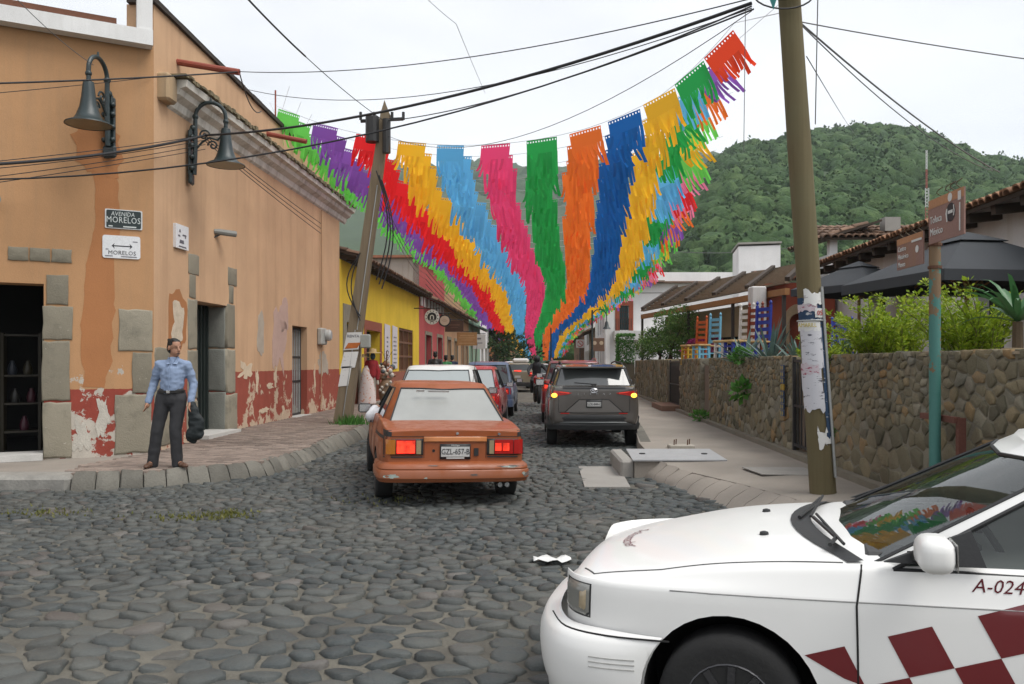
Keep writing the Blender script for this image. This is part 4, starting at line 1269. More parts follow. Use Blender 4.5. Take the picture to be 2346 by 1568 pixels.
h6, fn = simple_house(112, 150, 4.6, m_tan, [(116, 118, .13, 2.7), (124, 126, .13, 2.7)], 'last tan house at the far left end of the street', t=-5.4, depth=4)
h5, fn = simple_house(96, 110, 3.9, plaster('orange_far', (.52, .22, .10)), [(98, 99.5, .13, 2.6), (103, 104.5, .13, 2.6)], 'small orange house under the trees far down the left side', t=-6.0, depth=4)
def hang(label, c, w, h, build, arm_t=TL):
 """c: centre in world; hung from a bracket on the house line"""
 s, t = ST(c)
 o = thing('hanging_sign', c, label, 'sign', 'shop signs hanging over the left pavement')
 mb = MB(); mb.tube([P(s, arm_t, c.z + h / 2 + .06), P(s, t + w / 2, c.z + h / 2 + .06)], .025, 6)
 for q in (-w * .3, w * .3): mb.tube([P(s, t + q, c.z + h / 2 + .06), P(s, t + q, c.z + h * .40)], .012, 5)
 mb.build('bracket', m_iron, o)
 build(o, c)
 return o
TX = P(0, 1)          # across the street, to the right
SD = P(-1, 0)         # towards the camera
def disc(mb, c, r, d0, d1, n=28):
 c = Vector(c)
 ring = [c + TX * r * math.cos(2 * math.pi * k / n) + UP * r * math.sin(2 * math.pi * k / n) for k in range(n)]
 mb.prism([p + SD * d0 for p in ring], SD * (d1 - d0))
def annulus(mb, c, r0, r1, d, n=28, a0=0, a1=360):
 c = Vector(c); vs = []
 full = a1 - a0 >= 360
 m = n if full else n + 1
 for k in range(m):
  a = R(a0 + (a1 - a0) * k / n)
  for r in (r0, r1): vs.append(c + TX * r * math.cos(a) + UP * r * math.sin(a) + SD * d)
 mb.add(vs, [(2 * k, 2 * k + 1, 2 * ((k + 1) % m) + 1, 2 * ((k + 1) % m)) for k in range(n)])
def sg1(o, c):
 mb = MB(); disc(mb, c, .34, 0, .05); mb.build('panel', M('sign_white', (.60, .60, .58), .6, .1), o)
 mb = MB(); disc(mb, c, .215, .05, .056); mb.build('black_disc', m_ink, o)
 mb = MB(); annulus(mb, c + UP * .01, .05, .095, .058, 12, 0, 180)
 for q in (-.0725, .0725): mb.prism([c + TX * (q - .0225) + UP * .01 + SD * .057, c + TX * (q + .0225) + UP * .01 + SD * .057, c + TX * (q + .0225) - UP * .10 + SD * .057, c + TX * (q - .0225) - UP * .10 + SD * .057], SD * .002)
 mb.prism([c + TX * -.13 - UP * .13 + SD * .057, c + TX * .13 - UP * .13 + SD * .057, c + TX * .13 - UP * .155 + SD * .057, c + TX * -.13 - UP * .155 + SD * .057], SD * .002)
 mb.build('emblem', M('sign_white', (.60, .60, .58), .6, .1), o)
 for k in range(12):
  a = R(15 + k * 30)
  if 200 < 15 + k * 30 < 250: continue
  p = c + TX * .278 * math.cos(a) + UP * .278 * math.sin(a)
  mb = MB(); disc(mb, p, .027, .05, .054, 6); mb.build('ring_letter', m_ink, o)
hang('round white sign with black disc and arch emblem over the left pavement', at(990, 727, 38.2), .7, .7, sg1)
def sg2(o, c):
 mb = MB(); disc(mb, c, .32, 0, .05); mb.build('rim', m_ink, o)
 mb = MB(); disc(mb, c, .245, .05, .056); mb.build('face', mk('cream_sign', (.55, .45, .34), .6, .1), o)
 for z, w in ((.06, .09), (.0, .14), (-.06, .1)):
  mb = MB(); mb.prism([c + TX * -w + UP * z + SD * .057, c + TX * w + UP * z + SD * .057, c + TX * w + UP * (z + .02) + SD * .057, c + TX * -w + UP * (z + .02) + SD * .057], SD * .002); mb.build('lettering_line', M('tan_ink', (.33, .22, .15), .6), o)
hang('round cream sign with black rim next to the white round sign', at(1019, 735, 42.4), .64, .64, sg2)
def panel_sign(w, h, mat, inkname, inkcol, lines, frame=None):
 def f(o, c):
  mb = MB(); mb.prism([c - TX * w / 2 - UP * h / 2, c + TX * w / 2 - UP * h / 2, c + TX * w / 2 + UP * h / 2, c - TX * w / 2 + UP * h / 2], SD * .06); mb.build('panel', mat, o)
  for z, q, hh in lines:
   mb = MB(); mb.prism([c - TX * q * w / 2 + UP * (z - hh) * h + SD * .061, c + TX * q * w / 2 + UP * (z - hh) * h + SD * .061, c + TX * q * w / 2 + UP * (z + hh) * h + SD * .061, c - TX * q * w / 2 + UP * (z + hh) * h + SD * .061], SD * .003); mb.build('lettering_line', M(inkname, inkcol, .6), o)
 return f
hang('dark brown wooden sign board hanging left of the tan board', at(1041, 748, 46.5), 1.03, .62, panel_sign(1.03, .62, mk('dark_board', (.075, .04, .025), .7, .3), 'brown_ink', (.14, .075, .045), ((.12, .6, .05), (-.1, .4, .03))))
hang('tan wooden sign board with a row of pale dots along its lower edge', at(1070, 777, 53), 1.28, .84, panel_sign(1.28, .84, mk('tan_board', (.40, .22, .09), .7, .2), 'tan_ink2', (.50, .31, .15), ((.25, .7, .05), (.08, .8, .04), (-.08, .6, .03), (-.33, .8, .03))))
hang('white rectangular sign board hanging right of the tan board', at(1098, 783, 62), .95, 1.1, panel_sign(.95, 1.1, M('sign_white', (.60, .60, .58), .6, .1), 'grey_ink', (.2, .2, .22), ((.2, .3, .06), (-.1, .5, .03))))
# ================================================================== RIGHT SIDE OF THE STREET
rg = random.Random(77)
m_mort = mk('wall_mortar', (.20, .18, .135), .95, .3, 4, 50, .5, .015)
m_ws = NT('wall_stone')
k = m_ws.rand()
c = m_ws.ramp(k, [(0, (.11, .10, .07)), (.25, (.17, .148, .098)), (.5, (.215, .185, .125)), (.68, (.25, .205, .125)), (.78, (.28, .175, .08)), (.86, (.20, .19, .155)), (1, (.29, .26, .19))])
n1, n2 = m_ws.noise(7, 6, .65), m_ws.noise(70, 4, .7)
c = m_ws.mix(m_ws.ramp(n1, [(.42, 0.), (.75, .65)]), c, (.15, .135, .09))
c = m_ws.mix(.4, c, m_ws.ramp(n2, [(.3, .5), (.7, 1.)]), 'MULTIPLY')
m_ws = m_ws.bsdf(c, .9, m_ws.math('ADD', n1, m_ws.math('MULTIPLY', n2, .5)), .7, .02, spec=.25)
ZW0, ZW1 = .16, 1.585
def wr(s, z, h): return P(s, TR - h, z)
def rubble_wall(s0, s1, label, rfun, seed, gap, thick=.42, t=TR, top=True):
 o = thing('stone_wall', P((s0 + s1) / 2, t, .1), label, 'wall', 'rubble stone walls along the right pavement')
 fn = lambda s, z, h: P(s, t - h, z)
 mb = MB(); mb.add([P(s0, t, -.2), P(s1, t, -.2), P(s1, t + thick, -.2), P(s0, t + thick, -.2), P(s0, t, ZW1 - .03), P(s1, t, ZW1 - .03), P(s1, t + thick, ZW1 - .03), P(s0, t + thick, ZW1 - .03)], [(0, 3, 2, 1), (4, 5, 6, 7), (0, 1, 5, 4), (1, 2, 6, 5), (2, 3, 7, 6), (3, 0, 4, 7)])
 mb.build('mortar_core', m_mort, o)
 r2 = random.Random(seed)
 KZ = 1.3
 pts, grid, cell = scatter(s0, s1, ZW0 * KZ, ZW1 * KZ, lambda x, y: rfun(x, y / KZ), lambda x, y: True, seed)
 lst = []
 for (cx, cy), poly in cells(pts, grid, cell):
  for a, b, c2 in ((1, 0, s1), (-1, 0, -s0), (0, 1, ZW1 * KZ), (0, -1, -ZW0 * KZ)): poly = clip(poly, a, b, c2) if len(poly) > 2 else poly
  if len(poly) < 3: continue
  poly = [(p[0], p[1] / KZ) for p in poly]; cy /= KZ
  rd = rounded(poly, cx, cy, gap * r2.uniform(.6, 1.3), r2, 0, 0)
  if rd: lst.append((cx, rd))
 lst.sort(key=lambda q: q[0])
 rest = MB()
 def one(mb, rd, f):
  c2, ring = rd
  stone(mb, c2, ring, f, r2.uniform(.006, .024), low=-.02, rim=.8, inset=.9, tilt=(r2.uniform(-.12, .12), r2.uniform(-.12, .12)))
 nn = 0
 for cx, rd in lst:
  if nn < 270:
   mb = MB(); one(mb, rd, fn); mb.build('stone', m_ws, o, smooth=True, sharp=0, fix=False); nn += 1
  else: one(rest, rd, fn)
 if top:
  pts, grid, cell = scatter(s0, s1, t - .03, t + thick, lambda x, y: .24, lambda x, y: True, seed + 1)
  for (cx, cy), poly in cells(pts, grid, cell):
   for a, b, c2 in ((1, 0, s1), (-1, 0, -s0), (0, 1, t + thick), (0, -1, -(t - .03))): poly = clip(poly, a, b, c2) if len(poly) > 2 else poly
   if len(poly) < 3: continue
   rd = rounded(poly, cx, cy, .012, r2, 9, .2)
   if rd: one(rest, rd, lambda s, q, h: P(s, q, ZW1 - .03 + h))
  pts, grid, cell = scatter(t, t + thick, ZW0, ZW1, lambda x, y: .22, lambda x, y: True, seed + 2)
  for (cx, cy), poly in cells(pts, grid, cell):
   for a, b, c2 in ((1, 0, t + thick), (-1, 0, -t), (0, 1, ZW1), (0, -1, -ZW0)): poly = clip(poly, a, b, c2) if len(poly) > 2 else poly
   if len(poly) < 3: continue
   rd = rounded(poly, cx, cy, .012, r2, 9, .2)
   if rd: one(rest, rd, lambda q, z, h: P(s0 - h, q, z))
 if rest.v: tag(rest.build('stone', m_ws, o, smooth=True, sharp=0, fix=False), kind='stuff')
 return o
def rA(x, y): return (.105 if x > 7.4 else .13) if y > .98 + .1 * math.sin(x * 1.3) else (.24 if y < .72 else .17)
def rB(x, y): return .10 if y > 1.0 else .22
rubble_wall(5.85, 10.65, 'rubble stone wall behind the green sign post at the right corner', rA, 31, .011)
rubble_wall(12.35, 18.85, 'long rubble stone wall with big lower stones between the iron gate and a narrow gap', rB, 32, .011)
rubble_wall(20.0, 23.2, 'short rubble stone wall section before the dark iron side gate', lambda x, y: .18, 33, .010)
rubble_wall(25.6, 36.0, 'far rubble stone wall section below the round shrub', lambda x, y: .27, 34, .012)
rubble_wall(10.6, 12.4, 'recessed stone wall seen through the iron gate bars', lambda x, y: .2, 35, .012, t=TR + .45, top=False)
rubble_wall(18.8, 20.05, 'recessed narrow strip of stone wall between two wall sections', lambda x, y: .22, 36, .012, t=TR + .3, top=False)
pl = MB()
for a, b in ((5.8, 10.4), (10.4, 17), (17, 25), (25, 36)): pl.prism([P(a, TR - .13, .08), P(b - .01, TR - .13, .08), P(b - .01, TR + .3, .08), P(a, TR + .3, .08)], (0, 0, .12))
tag(pl.build('plinth', mk('plinth_concrete', (.20, .18, .14), .9, .3, 3, 50, .4), None), kind='structure')
def iron_gate(s0, s1, t, label):
 o = thing('iron_gate', P(s0, t, .2), label, 'gate')
 mb = MB()
 for z in (.28, .85, 1.5): mb.beam(P(s0, t, z), P(s1, t, z), .03, .035)
 for s in (s0, s1): mb.beam(P(s, t, .2), P(s, t, 1.56), .045, .045, P(1, 0))
 mb.build('frame', m_iron, o)
 b0 = None; n = int((s1 - s0) / .17)
 for k in range(1, n):
  p = P(s0 + (s1 - s0) * k / n, t)
  if b0 is None:
   mb = MB(); mb.tube([(0, 0, .25), (0, 0, 1.52)], .011, 6); b0 = mb.build('bar', m_iron, o, local=True); b0.location = p - off(o) + Vector((0, 0, 0)); b0.location.z = -o.location.z
  else:
   b = link('bar', b0.data, o); b.location = p - off(o); b.location.z = -o.location.z
 return o
iron_gate(10.72, 12.3, TR + .02, 'black iron bar gate in the stone wall behind the big wooden pole')
iron_gate(23.3, 25.5, TR + .05, 'dark iron gate further along the stone wall by the brick step')
mb = MB(); mb.prism([P(23.2, TR - .5, .11), P(25.6, TR - .5, .11), P(25.6, TR + .3, .11), P(23.2, TR + .3, .11)], (0, 0, .16))
tag(mb.build('step', mk('brick_step', (.20, .115, .08), .9, .3, 5, 40, .4), None), 'low brick step in front of the far iron gate', 'step')
ts = thing('tile_sign', P(12.55, TR - .05, .8), 'vertical strip of blue and yellow painted tiles at the end of the long stone wall', 'tile sign')
for k in range(8):
 mb = MB(); c2 = P(12.62, TR - .065, .72 + k * .097); mb.bbox(c2, (.02, .16, .088), .003, Matrix.Rotation(-TH, 3, 'Z'))
 tl = mb.build('tile', mk('glaze_blue', (.03, .06, .13), .3, .3, 30) if k == 0 else (bpy.data.materials['glaze_blue'] if k != 4 else mk('glaze_yellow', (.35, .22, .03), .3, .3, 30)), ts)
 for q in (-.045, .045):
  mb = MB(); mb.box(c2 + P(q, -.011) , (.004, .035, .05), Matrix.Rotation(-TH, 3, 'Z')); mb.build('painted_motif', M('glaze_motif', (.42, .34, .10) , .3, .2), tl)
tag(sheet('terrace', [xy(P(5.9, TR + .1)), xy(P(36, TR + .1)), xy(P(36, 16)), xy(P(5.9, 16))], lambda x, y: 1.42, 3, mk('terrace_paving', (.17, .13, .10), .9)), kind='structure')
mb = MB(); mb.add([P(36.05, TR, -.2), P(36.05, 16, -.2), P(36.05, 16, 1.42), P(36.05, TR, 1.42)], [(0, 1, 2, 3)]); tag(mb.build('terrace_edge', m_mort, None), kind='structure')
m_whouse = plaster('white_house_wall', (.62, .61, .60), streak=.5, stain=(.42, .38, .32))
wh = thing('house', P(16, 8, 1.4), 'white house with brown clay tile eave above the dark parasols', 'house', 'houses along the right side of the street')
fnw = lambda s, z, d=0: P(s, 8.0 + d, z)
mb = MB(); wall_panel(mb, fnw, 7.0, 24.3, 1.3, 4.35, ((15.2, 16.2, 1.45, 3.1), (20.5, 21.6, 1.45, 3.1)), .3); mb.add([fnw(24.3, 1.3), fnw(24.3, 4.35), fnw(24.3, 5.6, 5), fnw(24.3, 1.3, 5)], [(0, 1, 2, 3)]); mb.build('wall', m_whouse, wh)
mb = MB()
for a, b in ((15.2, 16.2), (20.5, 21.6)): mb.add([fnw(a, 1.45, .25), fnw(b, 1.45, .25), fnw(b, 3.1, .25), fnw(a, 3.1, .25)], [(0, 1, 2, 3)])
mb.build('recess_shade_sheet', m_dark, wh)  # black sheets paint the shade inside both openings
for k in range(20):
 mb = MB(); mb.beam(fnw(7.4 + k * .88, 4.12, 0), fnw(7.4 + k * .88, 4.06, -.58), .14, .16); mb.build('rafter', M('dark_rafter', (.05, .035, .025), .85, .3), wh)
tile_roof(wh, fnw(24.5, 4.18, -.68), fnw(7.0, 4.18, -.68), P(0, 3.0, 1.05), 6, mk('brown_tile', (.26, .135, .075), .85, .35, 5, 40, .4, .01, rand=.45), .21, .45, 84)
mb = MB(); mb.tube([fnw(10.9, 3.72, -.02), fnw(10.9, 3.6, -.14)], .02, 6); mb.lathe([(.02, 0), (.05, -.05), (.06, -.13), (0, -.13)], fnw(10.9, 3.62, -.16), 10)
tag(mb.build('outdoor_light', m_iron, None), 'small black spotlight on the white house wall right of the brown signs', 'spotlight')
kw = thing('house', (11.5, 27.5, 1.4), 'small roof pavilion with tile roof and red and white walls behind the white house', 'house', 'houses along the right side of the street')
mb = MB(); mb.box((11.9, 28.2, 3.3), (3.2, 2.4, 3.4)); mb.build('wall', m_whouse, kw)
m_redw = plaster('brick_red_wall', (.30, .075, .045), streak=.4, stain=(.18, .06, .04))
mb = MB(); mb.box((12.3, 26.9, 4.55), (1.0, .3, .85)); mb.build('red_panel', m_redw, kw)
for dx, dy in ((-1.4, -1.0), (1.4, -1.0), (-1.4, 1.0), (1.4, 1.0)):
 mb = MB(); mb.box((11.9 + dx, 28.2 + dy, 5.25), (.25, .25, .6)); mb.build('post', m_whouse, kw)
for a, b, up in (((10.0, 26.7, 5.5), (13.8, 26.7, 5.5), (0, 1.6, .6)), ((10.0, 29.8, 5.5), (10.0, 26.7, 5.5), (1.9, 0, .6))): tile_roof(kw, a, b, up, 4, m_tiledull, .24, .5, 20)
mb = MB(); mb.box((12.4, 27.2, 6.0), (.5, .4, .45)); mb.build('chimney', m_conc, kw)
shn = thing('shrine', P(23.5, 6.6, 1.4), 'red wall with stone framed arched niche and pale pillar beside the pergola', 'shrine')
fs_ = lambda x, z, d=0: Vector((7.35 + x, 23.8 + d - x * .25, z))
mb = MB(); wall_panel(mb, fs_, 0.0, 1.75, 1.3, 3.75, ((.55, 1.05, 1.9, 2.9),), .35); mb.add([fs_(0, 3.75), fs_(1.75, 3.75), fs_(1.75, 3.75, 1.2), fs_(0, 3.75, 1.2)], [(0, 1, 2, 3)]); mb.build('wall', m_redw, shn)
mb = MB(); mb.add([fs_(.5, 1.85, .33), fs_(1.1, 1.85, .33), fs_(1.1, 2.95, .33), fs_(.5, 2.95, .33)], [(0, 1, 2, 3)]); mb.build('niche_back', m_redw, shn)
mb = MB()
ar = [(.42, 1.8)] + [(.80 - .38 * math.cos(R(a)), 2.7 + .45 * math.sin(R(a))) for a in range(0, 181, 18)] + [(1.18, 1.8)]
ai = [(.56, 1.8)] + [(.80 - .24 * math.cos(R(a)), 2.62 + .26 * math.sin(R(a))) for a in range(0, 181, 18)] + [(1.04, 1.8)]
for k in range(len(ar) - 1): mb.prism([fs_(*ar[k], -.03), fs_(*ar[k + 1], -.03), fs_(*ai[k + 1], -.03), fs_(*ai[k], -.03)], (0, .08, 0))
mb.build('stone_arch', mk('tan_stone', (.36, .27, .17), .85, .25, 5, 40, .4), shn)
mb = MB(); mb.bbox((7.02, 23.75, 2.5), (.42, .42, 2.3), .03); mb.build('pillar', m_whouse, shn)
pg = thing('pergola', (7.2, 28, 1.4), 'brown slatted wooden pergola sloping over the terrace shop', 'pergola')
A_, B_, C_, D_ = Vector((5.5, 35, 3.62)), Vector((7.5, 22.6, 3.62)), Vector((9.6, 27, 4.68)), Vector((7.4, 37.3, 4.78))
m_perg = mk('pergola_wood', (.21, .155, .105), .85, .3, 5, 40, .4)
for k in range(10):
 f = k / 9
 mb = MB(); mb.beam(A_.lerp(D_, f) + Vector((0, 0, .05)), B_.lerp(C_, f) + Vector((0, 0, .05)), .13, .06); mb.build('slat', m_perg, pg)
for k in range(6):
 f = k / 5
 mb = MB(); mb.beam(A_.lerp(B_, f) + Vector((0, 0, .14)), D_.lerp(C_, f) + Vector((0, 0, .14)), .13, .11); mb.build('rafter', M('dark_rafter', (.05, .035, .025), .85, .3), pg)
mb = MB(); mb.beam(A_ - Vector((0, 0, .2)), B_ - Vector((0, 0, .2)), .14, .18); mb.build('front_beam', mk('beam_orange_wood', (.30, .14, .05), .7, .25), pg)
for f in (.0, .42, .72, .985):
 p = A_.lerp(B_, f); mb = MB(); mb.beam((p.x, p.y, 1.4), (p.x, p.y, 3.5), .09, .09, (1, 0, 0)); mb.build('post', M('dark_post', (.05, .04, .035), .7), pg)
mb = MB()
for k in range(12):                                             # the reed lining between the slats
 a, b = (k + .25) / 12, (k + .9) / 12
 mb.add([A_.lerp(D_, a) , B_.lerp(C_, a), B_.lerp(C_, b), A_.lerp(D_, b)], [(0, 1, 2, 3)])
mb.build('reed_lining', mk('reed', (.42, .36, .25), .9, .35, 3, 30, .4), pg)
sp_ = thing('shop_awning', (7.6, 27.5, 1.4), 'khaki rolled awning and counter wall under the pergola', 'awning')
mb = MB(); mb.prism([(6.25, 33.8, 2.35), (8.0, 24.6, 2.35), (8.0, 24.6, 3.35), (6.25, 33.8, 3.35)], (.05, .01, 0)); mb.build('cloth', mk('khaki_cloth', (.30, .25, .155), .9, .2, 2, 40, .2), sp_)
mb = MB(); mb.prism([(7.2, 34.5, 1.35), (9.0, 24.8, 1.35), (9.0, 24.8, 2.9), (7.2, 34.5, 2.9)], (.2, .04, 0)); mb.build('back_wall', m_dark, sp_)
fl = thing('flower_bed', (6.6, 27.5, 1.42), 'magenta bougainvillea row in front of the shop counter', 'flowers')
mb = MB(); leaves(mb, (6.5, 27.8, 2.05), (.45, 1.4, .38), 900, .10, rg, 1.6, lumps=9); mb.build('blossom', leaf_mat('magenta_petal', (.30, .02, .12), (.42, .05, .20)), fl, fix=False)
mb = MB(); leaves(mb, (6.55, 27.8, 1.75), (.45, 1.4, .35), 500, .12, rg, 1.8, lumps=7); mb.build('foliage', leaf_mat('bed_green', (.035, .07, .02), (.07, .12, .03)), fl, fix=False)
def tall_chair(loc, rz, name_col, col, label, hgt=1.38):
 t = thing('chair', loc, label, 'chair', 'tall painted chairs on the terrace', (0, 0, rz))
 m = M('chair_' + name_col, col, .5, .15, 8, 40, .1)
 for sx in (-.21, .21):
  mb = MB(); mb.beam((sx, .2, 0), (sx, .26, hgt), .05, .05, (0, 1, 0)); mb.lathe([(0, 0), (.03, .02), (.035, .06), (0, .11)], (sx, .262, hgt), 8); mb.build('back_post', m, t, local=True)
  mb = MB(); mb.beam((sx, -.2, 0), (sx, -.2, .52), .05, .05, (0, 1, 0)); mb.build('leg', m, t, local=True)
 for z in (.66, .82, .98, 1.14, 1.28):
  mb = MB(); mb.beam((-.2, .23 + .03 * z, z), (.2, .23 + .03 * z, z), .025, .085, (0, 0, 1)); mb.build('slat', m, t, local=True)
 mb = MB(); mb.bbox((0, 0, .53), (.48, .46, .045), .012); mb.build('seat', M('straw_seat', (.45, .30, .13), .8, .25, 20, 60, .4), t, local=True)
 mb = MB()
 for z in (.17, .32):
  for sx in (-.21, .21): mb.beam((sx, -.2, z), (sx, .21, z), .03, .03)
  mb.beam((-.21, -.2, z), (.21, -.2, z), .03, .03)
 mb.build('stretcher', m, t, local=True)
 return t
CH = [(1593, 25.0, 'orange', (.50, .10, .02), 'tall orange painted chair with straw seat, leftmost on the terrace'),
  (1623, 23.5, 'sky', (.16, .42, .58), 'tall sky blue painted chair with straw seat next to the orange one'),
  (1693, 19.6, 'white', (.62, .60, .56), 'tall white painted chair with straw seat on the terrace'),
  (1713, 19.3, 'brown', (.22, .045, .02), 'tall reddish brown painted chair between the white and blue chairs'),
  (1731, 18.9, 'blue', (.02, .04, .28), 'tall royal blue painted chair right of the brown chair')]
for u, Y, n_, col, lb in CH: tall_chair((((u - U0) / F * Y), Y, 1.42), R(-62), n_, col, lb)
tall_chair(((1930 - U0) / F * 11.6, 11.6, 1.36), R(-20), 'blue', (.02, .04, .28), 'royal blue painted chair just right of the big wooden pole').scale = (.62, .62, .52)
for u, Y, n_, col, lb in ((1580, 22.6, 'yellow', (.50, .30, .03), 'low yellow painted stool at the left of the chairs'), (1606, 21.8, 'sky', (.16, .42, .58), 'low sky blue painted stool in front of the orange chair'), (1660, 18.2, 'white', (.62, .60, .56), 'low white ladder backed stool in front of the white chair'), (1683, 17.8, 'blue', (.02, .04, .28), 'low royal blue stool in front of the brown chair')):
 t = thing('stool', ((u - U0) / F * Y, Y, 1.42), lb, 'stool', 'low painted stools on the terrace', (0, 0, R(20)))
 m = bpy.data.materials.get('chair_' + n_) or M('chair_' + n_, col, .5, .15, 8, 40, .1)
 for sx in (-.15, .15):
  for sy in (-.15, .15):
   mb = MB(); mb.beam((sx, sy, 0), (sx * .9, sy * .9, .50), .05, .05, (0, 1, 0)); mb.build('leg', m, t, local=True)
 mb = MB(); mb.bbox((0, 0, .52), (.38, .38, .05), .012); mb.build('seat', M('straw_seat', (.45, .30, .13), .8, .25, 20, 60, .4), t, local=True)
 mb = MB()
 for z in (.14, .28, .41): mb.beam((-.15, -.15, z), (.15, -.15, z), .03, .035); mb.beam((-.15, -.15, z), (-.15, .15, z), .03, .035)
 mb.build('stretcher', m, t, local=True)
def parasol(loc, r, z0, z1, label, rz):
 t = thing('parasol', loc, label, 'parasol', 'dark grey square parasols on the terrace', (0, 0, rz))
 m = M('slate_canvas', (.045, .05, .056), .9, .15, 2, 80, .15, .003)
 zb = loc[2]; z0 -= zb; z1 -= zb
 N_ = 8
 def ring(f, z, sag):
  out = []
  for k in range(N_ * 2):
   a = 2 * math.pi * k / (N_ * 2)
   q = max(abs(math.cos(a)), abs(math.sin(a)))
   s_ = sag * (1 if k % 4 == 2 else 0)
   out.append((r * f * math.cos(a) / q, r * f * math.sin(a) / q, z - .0 * s_))
  return out
 mb = MB()
 rs = [ring(.22, z0 + (z1 - z0) * .80, 0), ring(.5, z0 + (z1 - z0) * .50, 0), ring(.8, z0 + (z1 - z0) * .2, 0), ring(1, z0, 0), ring(1.0, z0 - .16, 0)]
 n = len(rs[0])
 mb.add([p for g in rs for p in g], [(i * n + k, i * n + (k + 1) % n, (i + 1) * n + (k + 1) % n, (i + 1) * n + k) for i in range(4) for k in range(n)])
 o = mb.build('canopy', m, t, local=True); md = o.modifiers.new('t', 'SOLIDIFY'); md.thickness = .006
 mb = MB(); rs = [ring(.01, z1 + .02, 0), ring(.30, z0 + (z1 - z0) * .78, 0)]
 mb.add([p for g in rs for p in g], [(k, (k + 1) % n, n + (k + 1) % n, n + k) for k in range(n)]); o = mb.build('vent_cap', m, t, local=True); md = o.modifiers.new('t', 'SOLIDIFY'); md.thickness = .006
 mb = MB(); mb.tube([(0, 0, 0), (0, 0, z1)], .035, 8); mb.lathe([(.035, 0), (.28, .02), (.28, .07), (.035, .09)], (0, 0, 0), 12); mb.build('pole', M('teak_pole', (.22, .12, .045), .6, .2), t, local=True)
 for k in range(8):
  a = math.pi / 4 * k; q = max(abs(math.cos(a)), abs(math.sin(a)))
  e = Vector((r * math.cos(a) / q * .98, r * math.sin(a) / q * .98, z0 - .01))
  mb = MB(); mb.beam((0, 0, z1 - .07), e, .022, .03); mb.build('rib', M('teak_pole', (.22, .12, .045), .6, .2), t, local=True)
  mb = MB(); mb.beam((0, 0, z0 - .25), Vector((0, 0, z1 - .07)).lerp(e, .5), .018, .025); mb.build('strut', M('teak_pole', (.22, .12, .045), .6, .2), t, local=True)
parasol((7.13, 13.0, 1.42), 1.34, 2.78, 3.50, 'larger dark grey square parasol on the terrace right of the green sign post', R(8))
parasol((7.95, 19.0, 1.42), 1.05, 3.18, 3.78, 'smaller dark grey parasol partly hidden behind the big wooden pole', R(30))
# ------------------------------------------------------------------ planting on the terrace
def spray_shrub(name, base, stems, ln, lean, leafsize, nleaf, mat, label, spread=(.5, .25)):
 t = thing(name, base, label, 'shrub')
 wood, fol = MB(), MB()
 for _ in range(stems):
  a = rg.uniform(0, 6.28)
  b = Vector(base) + Vector((rg.uniform(-1, 1) * spread[0], rg.uniform(-1, 1) * spread[1], 0))
  d = Vector((math.cos(a) * rg.uniform(.1, lean), math.sin(a) * rg.uniform(.1, lean) * .7, 1)).normalized()
  L = ln * rg.choice((rg.uniform(.3, .6), rg.uniform(.4, .8), rg.uniform(.6, 1.08)))
  pts = []
  p = b.copy()
  for k in range(7):
   pts.append(p.copy()); p += d * L / 6
   d = (d + Vector((math.cos(a) * .12, math.sin(a) * .08, -.10))).normalized()
  wood.tube(pts, [.007 - .0008 * k for k in range(7)], 5)
  for _k in range(nleaf):
   f = rg.uniform(.15, 1) * 6
   i = min(5, int(f)); q = pts[i].lerp(pts[i + 1], f - i)
   dr = (pts[i + 1] - pts[i]).normalized()
   w = Vector((rg.uniform(-1, 1), rg.uniform(-1, 1), rg.uniform(-.35, .7)))
   lf = (dr * .7 + w).normalized(); sd_ = lf.cross(Vector((rg.uniform(-1, 1), rg.uniform(-1, 1), 1))).normalized()
   Ls = leafsize * rg.uniform(.6, 1.25); q = q + w * .035
   fol.add([q, q + lf * Ls * .5 + sd_ * Ls * .26, q + lf * Ls, q + lf * Ls * .5 - sd_ * Ls * .26], [(0, 1, 2), (0, 2, 3)])
 wood.build('stem', M('green_twig', (.14, .15, .04), .8), t, fix=False)
 fol.build('foliage', mat, t, fix=False)
 return t
m_gold = leaf_mat('golden_leaf', (.21, .32, .02), (.40, .48, .05), .5, .4)
spray_shrub('shrub', (4.42, 9.75, 1.50), 80, 1.0, .75, .050, 100, m_gold, 'large golden green shrub spilling over the wall left of the green sign post', (.32, .25))
spray_shrub('shrub', (4.50, 8.15, 1.50), 60, .95, .55, .050, 100, m_gold, 'golden green shrub right of the green sign post', (.25, .2))
spray_shrub('shrub', (4.1, 10.6, 1.42), 24, .5, 1.1, .05, 80, m_gold, 'small low golden green shrub beside the big wooden pole', (.3, .2))
